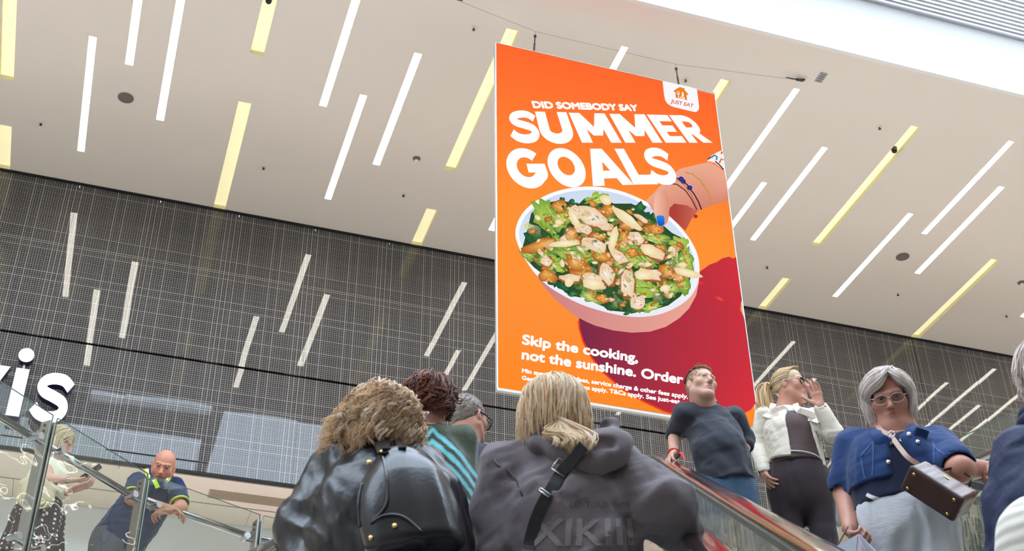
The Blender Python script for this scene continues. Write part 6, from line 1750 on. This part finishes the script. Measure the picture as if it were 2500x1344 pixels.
def man_glasses():
    g = Fig(1145, 1100, 6.15, 'man with short grey hair and black glasses in a navy shirt, seen from behind')
    f = g.dirv(.35, -1); N = on_r(1140, 1082, 6.15); hip = on_r(1140, 1310, 6.15)
    H = Head(on_r(1146, 1024, 6.15), g.dirv(.66, -.72), pitch=-.05, scale=1.02, jaw=1.05)
    F = Field(.004); H.build(F); F.cone(H.w((0, -.025, -.05)), N-g.z*.05, .064, .07, .03)
    sL = on_r(1068, 1112, 6.2); eL = on_r(1050, 1210, 6.2); wL = on_r(1060, 1300, 6.2); sR = on_r(1204, 1118, 6.15); eR = on_r(1224, 1215, 6.15); wR = on_r(1216, 1300, 6.1)
    A = Field(.006); A.path([sL, eL, wL], [.05, .045, .028], .02); A.path([sR, eR, wR], [.05, .045, .028], .02); hand(A, wL, g.dirv(0, -.3, -1), g.dirv(.9, 0), 1); hand(A, wR, g.dirv(0, -.3, -1), g.dirv(-.9, 0), -1)
    leg = lower_body(g, hip, f, mats=M_greytr)
    body(g, H, [F, A, core(g, N, hip, leg)], (204, 146, 126), blush=.15, brow=(120, 110, 104))
    H.eyes(g.t)
    J = Field(.008)
    loft(J, [(lerp(N, hip, .18), .085, .075), (lerp(N, hip, .34), .155, .12), (lerp(N, hip, .65), .17, .14), (lerp(N, hip, 1.0), .17, .14)], f, .05)
    J.path([N-g.z*.085, sL], [.065, .066], .04); J.path([N-g.z*.085, sR], [.065, .066], .04); J.path([sL, lerp(sL, eL, .8)], [.072, .068], .03); J.path([sR, lerp(sR, eR, .8)], [.072, .068], .03)
    J.disp = folds(.006, 10, unit(g.z+g.ir*.3), .5, 3.0); field_obj('shirt', J, M_navy, g.t)
    cap(H, (132, 120, 110), g.t, (1.02, 1.02, 1.03), face=.046, low=-.055, noise=.003, nscale=160, name='hair_base')
    rs = np.random.RandomState(3); cs, rr = [], []
    for i in range(900):
        th = rs.uniform(.05, 1.9); ph = rs.uniform(0, 2*math.pi); d = np.array((math.sin(th)*math.cos(ph), math.sin(th)*math.sin(ph), math.cos(th)))
        if d[1] > .45 and d[2] < .62: continue
        if abs(d[0]) > .8 and d[2] < .0 and d[1] > -.1: continue
        p = np.array((0, -.022, .036))+d*np.array((.081, .101, .092)); e = p+d*.005+np.array((0, -.006, -.010))+rs.normal(0, .002, 3)
        cs.append(H.c+(np.array([p, (p+e)/2+d*.002, e])*H.k) @ H.R.T); rr.append(.0024)
    strands('short_hair', cs, rr, hair_cols(rs, [(176, 164, 154), (138, 126, 116), (200, 190, 182), (104, 94, 86)], len(cs)), M_hair, g.t, split=3)
    for q in (-1, 1):
        tube_obj('glasses_arm', [H.w((q*.083, -.03, .008)), H.w((q*.086, .02, .010)), H.w((q*.072, .098, .008))], .004, M_black, g.t)
        pts = [H.w((q*.036+.030*math.cos(a), .106-.008*abs(math.cos(a)+q*.2), -.004+.021*math.sin(a))) for a in np.linspace(0, 2*math.pi, 17)]; tube_obj('glasses_rim', pts, .0034, M_black, g.t, 6)
        bm = bmesh.new(); poly(bm, [Vector(p)-g.t.location for p in pts[:-1]]); obj('glasses_lens', bm, M_ylens, g.t)
man_glasses()

def woman_hoodie():
    g = Fig(1370, 1180, 3.5, 'blonde woman in a washed grey hooded sweatshirt, seen from behind at centre')
    f = g.dirv(-.12, -1); N = on_r(1362, 1078, 3.52); hip = on_r(1420, 1440, 3.52)
    H = Head(on_r(1350, 1024, 3.5), g.dirv(-.22, -1), pitch=-.12, roll=.04, scale=.96)
    F = Field(.006); H.build(F); F.cone(H.w((0, -.02, -.05)), N-g.z*.04, .055, .06, .03)
    sL = on_r(1238, 1146, 3.54); eL = on_r(1216, 1292, 3.56); wL = on_r(1230, 1430, 3.5)
    sR = on_r(1490, 1138, 3.52); eR = on_r(1616, 1234, 3.48); wR = on_r(1672, 1306, 3.58)
    A = Field(.006); A.path([sL, eL, wL], [.045, .04, .026], .02); A.path([sR, eR, wR], [.045, .04, .026], .02); hand(A, wL, g.dirv(.05, -.1, -1), g.dirv(.9, -.2), 1); hand(A, wR, unit(on_r(1672, 1318, 3.72)-wR), g.dirv(0, -.2, -1), 1, curl=(25, 40, 30))
    leg = lower_body(g, hip, f, mats=M_jeans, kind='jeans')
    body(g, H, [F, A, core(g, N, hip, leg)], (214, 168, 148))
    J = Field(.0075)
    loft(J, [(lerp(N, hip, .17), .085, .075), (lerp(N, hip, .32), .152, .115), (lerp(N, hip, .55)+g.tc*.015, .172, .14), (lerp(N, hip, .80), .165, .145), (lerp(N, hip, .95), .150, .135)], f, .05)
    J.path([N-g.z*.075, sL], [.07, .074], .04); J.path([N-g.z*.075, sR], [.07, .074], .04)
    J.path([sL, eL, lerp(eL, wL, .9)], [.082, .080, .052], .035); J.path([sR, lerp(sR, eR, .5), eR, lerp(eR, wR, .92)], [.080, .082, .086, .060], .035)
    J.disp = both(folds(.009, 7.0, unit(g.z*.7+g.ir), .5, 1.5), folds(.006, 12, unit(g.z-g.ir*.4), .6, 4.0), folds(.002, 30, unit(g.ir+g.z*.4), .6, 2.0))
    jk = field_obj('hooded_sweatshirt', J, M_hoodie, g.t)
    Hd = Field(.0065); rh = 3.42
    Hd.path([on_r(1290, 1066, rh+.05), on_r(1318, 1082, rh), on_r(1372, 1108, rh-.03), on_r(1420, 1118, rh-.04)], [.016, .022, .026, .032], .04)
    Hd.path([on_r(1420, 1112, rh-.04), on_r(1456, 1114, rh-.05), on_r(1492, 1098, rh-.03), on_r(1518, 1072, rh+.01)], [.036, .042, .042, .032], .04)
    Hd.path([on_r(1424, 1092, rh-.02), on_r(1456, 1066, rh+.01), on_r(1484, 1042, rh+.03), on_r(1498, 1034, rh+.04)], [.030, .028, .022, .014], .03)
    Hd.path([on_r(1462, 1092, rh-.03), on_r(1490, 1060, rh+.01), on_r(1502, 1040, rh+.035)], [.034, .026, .014], .03)
    Hd.path([on_r(1432, 1088, rh-.07), on_r(1456, 1078, rh-.07), on_r(1490, 1084, rh-.06)], .009, .02, op='s'); Hd.path([on_r(1462, 1086, rh-.08), on_r(1464, 1120, rh-.10)], .006, .02, op='s')
    Hd.path([on_r(1404, 1084, rh-.04), on_r(1440, 1056, rh-.01), on_r(1470, 1036, rh+.01)], .010, .02, op='s')
    Hd.disp = folds(.007, 11, g.ir, .5, 7.0)
    field_obj('hood', Hd, M_hoodie, g.t)
    tube_obj('shoulder_seam', [surf(jk, x, y, .0, 3.45) for x, y in ((1206, 1122), (1216, 1136), (1240, 1148), (1262, 1172), (1276, 1210))], .004, M_hoodprint2, g.t)
    decal('back_print', 'XIKIII', [(1300, 1266), (1542, 1264), (1548, 1330), (1290, 1332)], jk, M_hoodprint, g.t, .02)
    decal('back_print', 'LD TOUR INTE', [(1392, 1222), (1536, 1226), (1538, 1240), (1392, 1238)], jk, M_hoodprint2, g.t, .0, cuts=1)
    cap(H, (190, 160, 116), g.t, (1.06, 1.05, 1.06), face=.03, low=-.08, noise=.002, name='hair_base')
    rs = np.random.RandomState(31); pal = [(248, 230, 192), (240, 218, 176), (252, 242, 218), (224, 196, 152), (200, 168, 126)]
    c1, r1, k1 = locks(H, rs, 620, pal, part=(0, .0, .132), phi=(150, 390), theta_end=(84, 114), hang=(.05, .115), vol=(.092, .108, .098), volend=1.10, rad=.0032, front=(500, 501), jitter=.005, curl=(.003, 1.2), seg=18)
    # the length swept over the right shoulder, on the hood
    for i in range(150):
        t = rs.uniform(0, 1); a = H.w((.03-.09*t, -.10, -.055+.02*t)); o_ = rs.normal(0, .006, 3)
        q = [on_r(1330+100*t, 1058, 3.36)+o_, on_r(1372+70*t, 1064+8*t, 3.335)+o_, on_r(1392+50*t, 1082+rs.uniform(-4, 6), 3.325)+o_, on_r(1392+42*t+rs.uniform(-6, 6), 1094+rs.uniform(-6, 8), 3.33)+o_]
        c1.append(bez([a]+q, 16)); r1.append(.0032)
    for x0, x1, x2 in ((1344, 1356, 1352), (1384, 1388, 1368), (1396, 1402, 1392)):
        for k in range(6): c1.append(bez([on_r(x0-6, 1064, 3.35), on_r(x0+8+k, 1066, 3.33), on_r(x1+k, 1074, 3.315), on_r(x2+k*.6, 1086, 3.315)], 14)); r1.append(.0026)
    k1 = k1+hair_cols(rs, pal, 168)
    strands('straight_hair', c1, r1, k1, M_hair, g.t)
    return g, jk
g_hoo, jk_hoo = woman_hoodie()
def crossbody():
    c = on_r(1250, 1430, 3.38); g = g_hoo
    t = thing('crossbody_bag', 'black crossbody bag strap with silver buckle on the grey hooded sweatshirt', 'bag', c)
    P = [surf(jk_hoo, x, y, .010, 3.37) for x, y in ((1408, 1112), (1392, 1136), (1376, 1156), (1350, 1194), (1330, 1230), (1310, 1280), (1296, 1338))]
    P[0] = on_r(1426, 1086, 3.30); P[1] = on_r(1402, 1118, 3.33)
    spline_ribbon('strap', P+[on_r(1280, 1400, 3.36)], .034, .004, g.tc, M_strap, t)
    for q, (a, b) in enumerate((((1378, 1150), .026), ((1340, 1207), .020))):
        p = surf(jk_hoo, *a, .017, 3.35); d1 = unit(g.ir*.62+g.z*.5*-1+g.tc*.0); d2 = unit(g.ir*.55+g.z*.8)
        R_ = [(-1, -1), (1, -1), (1, 1), (-1, 1), (-1, -1)]
        tube_obj('buckle', [p+d1*a_*b*.85+d2*b_*(b*.75 if q == 0 else .004) for a_, b_ in R_], .0032, M_silver, t, 6)
    G = Field(.008); G.rbox(c-g.z*.06, (.10, .04, .07), np.stack([g.ir, g.tc, g.z], 1), .02, .02); field_obj('bag_body', G, M_strap, t)
crossbody()

# ================================================================ two people cut off by the right picture edge
def person_coat():
    g = Fig(2575, 1050, 3.75, 'white-haired person in a navy coat cut off by the right picture edge')
    f = g.dirv(-.3, 1); N = on_r(2596, 1040, 3.8); hip = on_r(2580, 1370, 3.8)
    H = Head(on_r(2590, 912, 3.78), g.dirv(.5, .85), pitch=-.1, scale=1.02)
    F = Field(.005); H.build(F); F.cone(H.w((0, -.02, -.05)), N-g.z*.05, .06, .065, .03)
    sR = on_r(2496, 1104, 3.78); eR = on_r(2472, 1222, 3.8); wR = on_r(2484, 1335, 3.72); sL = on_r(2690, 1102, 3.78); eL = on_r(2720, 1220, 3.8); wL = on_r(2700, 1330, 3.7)
    A = Field(.006); A.path([sR, eR, wR], [.045, .04, .028], .02); A.path([sL, eL, wL], [.045, .04, .028], .02); hand(A, wR, g.dirv(.05, .2, -1), g.dirv(.9, .2), 1); hand(A, wL, g.dirv(-.05, .2, -1), g.dirv(-.9, .2), -1)
    leg = lower_body(g, hip, f, mats=M_navytop)
    body(g, H, [F, A, core(g, N, hip, leg)], (206, 156, 138)); H.eyes(g.t)
    J = Field(.008)
    loft(J, [(lerp(N, hip, .18), .085, .075), (lerp(N, hip, .34), .155, .12), (lerp(N, hip, .65), .18, .15), (lerp(N, hip, 1.15), .19, .16)], f, .05)
    J.path([N-g.z*.08, sL], [.07, .068], .04); J.path([N-g.z*.08, sR], [.07, .068], .04); J.path([sR, eR, lerp(eR, wR, .9)], [.072, .066, .052], .03); J.path([sL, eL, lerp(eL, wL, .9)], [.072, .066, .052], .03)
    J.disp = both(folds(.008, 9, unit(g.z+g.ir*.5), .4, 2.0), folds(.003, 22, g.ir, .4, 3.0)); field_obj('coat', J, M_coat, g.t)
    for k, z_ in enumerate((.012, .040)): tube_obj('collar_roll', [N+g.z*z_+g.ir*.100*math.cos(a)*(1-.1*k)+f*.092*math.sin(a)*(1-.1*k) for a in np.linspace(0, 6.3, 24)], .024, M_coat, g.t, 10)
    cap(H, (186, 178, 172), g.t, (1.07, 1.06, 1.07), face=.03, low=-.07, noise=.003, name='hair_base')
    rs = np.random.RandomState(41); pal = [(220, 212, 208), (196, 188, 184), (176, 166, 160)]
    c1, r1, k1 = locks(H, rs, 260, pal, part=(0, -.01, .132), phi=(0, 360), theta_end=(84, 112), hang=(.02, .06), vol=(.096, .112, .104), volend=1.1, rad=.0045, front_end=50, front=(40, 140), jitter=.007, curl=(.004, 1.5))
    strands('white_hair', c1, r1, k1, M_hair, g.t)
person_coat()
def person_knit():
    g = Fig(2620, 1250, 2.9, 'person in a cream ribbed knit at the bottom right picture corner')
    f = g.dirv(-.2, 1); N = on_r(2664, 1232, 2.95); hip = on_r(2670, 1690, 2.95)
    H = Head(on_r(2664, 1090, 2.93), g.dirv(.3, 1), pitch=-.1)
    F = Field(.006); H.build(F); F.cone(H.w((0, -.02, -.05)), N-g.z*.05, .055, .06, .03)
    sR = on_r(2536, 1318, 2.92); eR = on_r(2500, 1500, 2.95); wR = on_r(2520, 1660, 2.85); sL = on_r(2800, 1318, 2.95); eL = on_r(2840, 1500, 2.95); wL = on_r(2820, 1660, 2.85)
    A = Field(.006); A.path([sR, eR, wR], [.045, .04, .026], .02); A.path([sL, eL, wL], [.045, .04, .026], .02); hand(A, wR, g.dirv(.05, .2, -1), g.dirv(.9, .2), 1); hand(A, wL, g.dirv(-.05, .2, -1), g.dirv(-.9, .2), -1)
    leg = lower_body(g, hip, f, mats=M_jeans, kind='jeans')
    body(g, H, [F, A, core(g, N, hip, leg)], (210, 160, 142)); H.eyes(g.t)
    J = Field(.008)
    loft(J, [(lerp(N, hip, .18), .085, .075), (lerp(N, hip, .34), .15, .115), (lerp(N, hip, .65), .165, .135), (lerp(N, hip, 1.0), .17, .14)], f, .05)
    J.path([N-g.z*.075, sL], [.07, .08], .04); J.path([N-g.z*.075, sR], [.07, .08], .04); J.path([sR, eR, lerp(eR, wR, .92)], [.090, .078, .052], .03); J.path([sL, eL, lerp(eL, wL, .92)], [.090, .078, .052], .03)
    J.disp = folds(.005, 8, g.z, .4, 2.0); field_obj('ribbed_jumper', J, M_rib, g.t)
    cap(H, (120, 90, 66), g.t, (1.06, 1.05, 1.06), face=.03, low=-.08, noise=.003)
person_knit()

# ================================================================ two people on the upper floor behind the left balustrade
def man_bald():
    g = Fig(330, 1250, 9.0, 'bald man in a navy polo with neon trim leaning on the balustrade', floor=FLOORZ)
    f = g.dirv(.25, 1); N = on_r(391, 1180, 8.93); hip = on_r(288, 1322, 9.12)
    H = Head(on_r(399, 1139, 8.80), g.dirv(-.12, 1), pitch=-.58, roll=.16, scale=.95, nose=1.12, jaw=1.02, fat=.002)
    F = Field(.004); H.build(F, .004); F.cone(H.w((0, -.02, -.05)), N-g.z*.04, .062, .066, .03)
    sR = on_r(336, 1178, 8.98); eR = on_r(322, 1216, 8.88); wR = on_r(408, 1240, 8.74); sL = on_r(428, 1190, 8.95); eL = on_r(441, 1238, 8.86); wL = on_r(415, 1246, 8.72)
    A = Field(.005); A.path([sR, eR, wR], [.05, .046, .03], .02); A.path([sL, eL, wL], [.05, .046, .03], .02)
    hand(A, wR, g.dirv(.9, .2, -.2), g.dirv(0, -.3, -1), 1, curl=(30, 40, 20)); hand(A, wL, g.dirv(-.8, .3, -.25), g.dirv(0, -.2, -1), -1, curl=(40, 50, 30))
    leg = lower_body(g, hip, f, mats=M_greytr, thigh=.10, knee=.075, ankle=.065, hipw=.17, hipd=.14, top=.06, disp=.006)
    tan = lambda L: np.clip((L[:, 2]-.045)/.03, 0, 1)*.5
    body(g, H, [F, A, core(g, N, hip, leg)], (208, 142, 116), lip=(160, 90, 80), brow=(110, 84, 70), blush=.15, stubble=(140, 98, 84), hair=(226, 158, 128), hairmask=tan)
    H.eyes(g.t, (0, 1, -.15), (70, 60, 54))
    J = Field(.007)
    loft(J, [(lerp(N, hip, .17), .085, .075), (lerp(N, hip, .32), .150, .12), (lerp(N, hip, .62), .165, .145), (lerp(N, hip, 1.0), .168, .14), (lerp(N, hip, 1.06), .172, .145)], unit(g.tc-g.z*.2), .05)
    J.path([N-g.z*.06, sL], [.06, .064], .04); J.path([N-g.z*.06, sR], [.06, .064], .04); J.path([sR, lerp(sR, eR, .72)], [.070, .068], .03); J.path([sL, lerp(sL, eL, .72)], [.070, .068], .03)
    for a, b in ((sR, eR), (sL, eL)): J.cone(lerp(a, b, .6), lerp(a, b, 1.3), .056, .060, .006, op='s')
    J.cone(N+g.z*.08, N-g.z*.01, .068, .066, .01, op='s')
    J.disp = both(folds(.006, 10, unit(N-hip), .5, 3.0), folds(.003, 24, g.ir, .4, 6.0)); jk = field_obj('polo_shirt', J, M_polo, g.t)
    for a, b in ((sR, eR), (sL, eL)):
        p = lerp(a, b, .80); ax = unit(b-a); u_ = unit(np.cross(ax, g.tc)); v_ = np.cross(ax, u_)
        tube_obj('sleeve_trim', [p+(u_*math.cos(q)+v_*math.sin(q))*.066 for q in np.linspace(0, 6.3, 18)], .008, M_neon, g.t)
    def rb(nm, pts, w, m, r0=8.80): spline_ribbon(nm, [on_r(x, y, r0+dr) for x, y, dr in pts], w, .006, g.tc, m, g.t)
    rb('collar', [(366, 1142, .10), (364, 1156, .03), (374, 1172, -.02), (384, 1182, -.03)], .05, M_polo); rb('collar', [(414, 1156, .10), (414, 1168, .03), (402, 1180, -.02), (392, 1186, -.03)], .05, M_polo)
    rb('collar_trim', [(357, 1144, .09), (358, 1156, .03), (365, 1168, -.005)], .022, M_neon, 8.785); rb('collar_trim', [(361, 1144, .09), (362, 1156, .02), (367, 1165, -.015)], .012, M_trim, 8.775)
    rb('collar_trim', [(416, 1160, .06), (412, 1169, .01), (406, 1176, -.01)], .022, M_neon, 8.785); rb('collar_trim', [(412, 1160, .05), (408, 1169, 0), (404, 1174, -.02)], .012, M_trim, 8.775)
    rb('placket', [(376, 1170, -.02), (381, 1180, -.025), (385, 1190, -.02)], .03, M_neon, 8.79)
    p = surf(jk, 402, 1191, .003, 8.8); spline_ribbon('emblem', [p-g.ir*.012, p, p+g.ir*.012], .012, .002, g.tc, M_neon, g.t)
man_bald()

def woman_phone():
    g = Fig(105, 1200, 8.95, 'blonde woman in a polka dot skirt reading her phone behind the balustrade', floor=FLOORZ)
    f = g.dirv(1, .25); N = on_r(126, 1122, 8.95); hip = on_r(100, 1232, 8.95)
    H = Head(on_r(143, 1082, 8.93), g.dirv(1, .28), pitch=-.35, roll=-.10, scale=.95, nose=.95, jaw=.92)
    F = Field(.0042); H.build(F); F.cone(H.w((0, -.025, -.05)), N-g.z*.04, .05, .055, .03); F.cone(N-g.z*.03, N-g.z*.10, .07, .08, .03, .7, f)
    sR = on_r(112, 1138, 8.86); eR = on_r(118, 1172, 8.78); wR = on_r(166, 1170, 8.76); sL = on_r(132, 1136, 9.08); eL = on_r(146, 1205, 9.0); wL = on_r(184, 1192, 8.85)
    A = Field(.0048); A.path([sR, eR, wR], [.046, .040, .026], .02); A.path([sL, eL, wL], [.046, .040, .026], .02)
    hand(A, wR, g.dirv(1, .0, .12), g.dirv(0, .5, .6), 1, curl=(22, 30, 20)); hand(A, wL, g.dirv(.8, 0, .45), g.dirv(-.3, -.2, .9), -1, curl=(20, 26, 20))
    leg = lower_body(g, hip-g.z*.05, f, mats=M_dkbrown, kind='leggings', thigh=.08, knee=.05, ankle=.045, hipw=.13, hipd=.12)
    body(g, H, [F, A, core(g, N, hip, leg, .08)], (218, 166, 148), lip=(180, 100, 96), brow=(170, 140, 110)); H.eyes(g.t, (0, 1, -.3))
    J = Field(.007); loft(J, [(lerp(N, hip, .18), .07, .07), (lerp(N, hip, .36), .125, .12), (lerp(N, hip, .65), .13, .13), (lerp(N, hip, .92), .13, .13)], f, .05)
    J.path([N-g.z*.06, sR], [.05, .052], .04); J.path([N-g.z*.06, sL], [.05, .052], .04); J.cone(N+g.z*.06, N-g.z*.02, .07, .068, .01, op='s'); J.disp = folds(.004, 14, g.z, .4, 3.0)
    field_obj('knit_vest', J, M_vest, g.t)
    K = Field(.008); loft(K, [(hip+g.z*.05, .125, .12), (hip-g.z*.10, .175, .165), (hip-g.z*.42, .225, .215)], f, .04); K.plane(hip-g.z*.40, -g.z, .006); K.plane(hip+g.z*.09, g.z, .01)
    K.disp = lambda x, y, z: .014*np.sin(9*np.arctan2(y-hip[1], x-hip[0])+2*vnoise(x*5, y*5, z*3))*np.clip((hip[2]-z)/.3, 0, 1)
    field_obj('polka_dot_skirt', K, M_dots, g.t)
    cap(H, (222, 202, 154), g.t, (1.05, 1.05, 1.06), face=.036, low=-.09, noise=.002, name='hair_base')
    rs = np.random.RandomState(51); pal = [(240, 226, 186), (228, 208, 160), (246, 236, 206)]
    c1, r1, k1 = locks(H, rs, 240, pal, part=(0, .03, .13), phi=(140, 400), theta_end=(90, 108), hang=(.06, .11), vol=(.092, .108, .102), volend=1.06, rad=.0044, front=(500, 501), jitter=.004)
    strands('bob_hair', c1, r1, k1, M_hair, g.t)
    tube_obj('bracelet', [wR+g.tc*.03*math.cos(a)+g.z*.03*math.sin(a) for a in np.linspace(0, 6.3, 14)], .007, M_silver, g.t)
    c = on_r(222, 1152, 8.72); t = thing('phone', 'dark phone held by the blonde woman behind the balustrade', 'phone', c)
    a = unit(on_r(242, 1139, 8.70)-on_r(202, 1166, 8.74)); n_ = unit(np.cross(a, g.dirv(.2, 1, .3))); b_ = np.cross(n_, a)
    G = Field(.004); G.rbox(c, (.078, .037, .006), np.stack([a, b_, n_], 1), .005, .003); field_obj('case', G, M_phone, t)
    G = Field(.004); G.rbox(c+n_*.0055, (.072, .033, .0022), np.stack([a, b_, n_], 1), .002, .002); field_obj('screen', G, M_lens, t)
    c = on_r(90, 1208, 8.72); t = thing('tote_bag', 'cream slouchy shoulder bag on the blonde woman in the polka dot skirt', 'bag', c)
    B = Field(.007); B.ell(c-g.z*.02, (.120, .06, .085), np.stack([g.ir, g.tc, g.z], 1), .02); B.path([c+g.z*.06-g.ir*.10, c+g.z*.12-g.ir*.02, c+g.z*.06+g.ir*.10], .03, .05); B.disp = folds(.012, 9, g.z, .4, 2.0); field_obj('bag_body', B, M_tote, t)
    spline_ribbon('strap', [c+g.z*.08-g.ir*.07, on_r(104, 1150, 8.80), on_r(112, 1128, 8.86), on_r(118, 1150, 8.80), c+g.z*.09+g.ir*.08], .02, .005, g.tc, M_tan, t)
    for k in range(5): tube_obj('tassel', [c-g.ir*(.06-.012*k)-g.z*.07+g.tc*.06, c-g.ir*(.07-.014*k)-g.z*.20+g.tc*.07], .004, M_tote, t)
woman_phone()
# ---------------------------------------------------------------- lift everything so that the hall floor is z = 0
for o in list(scene.objects):
    if o.parent is None and o.type != 'CAMERA': o.location.z += LIFT
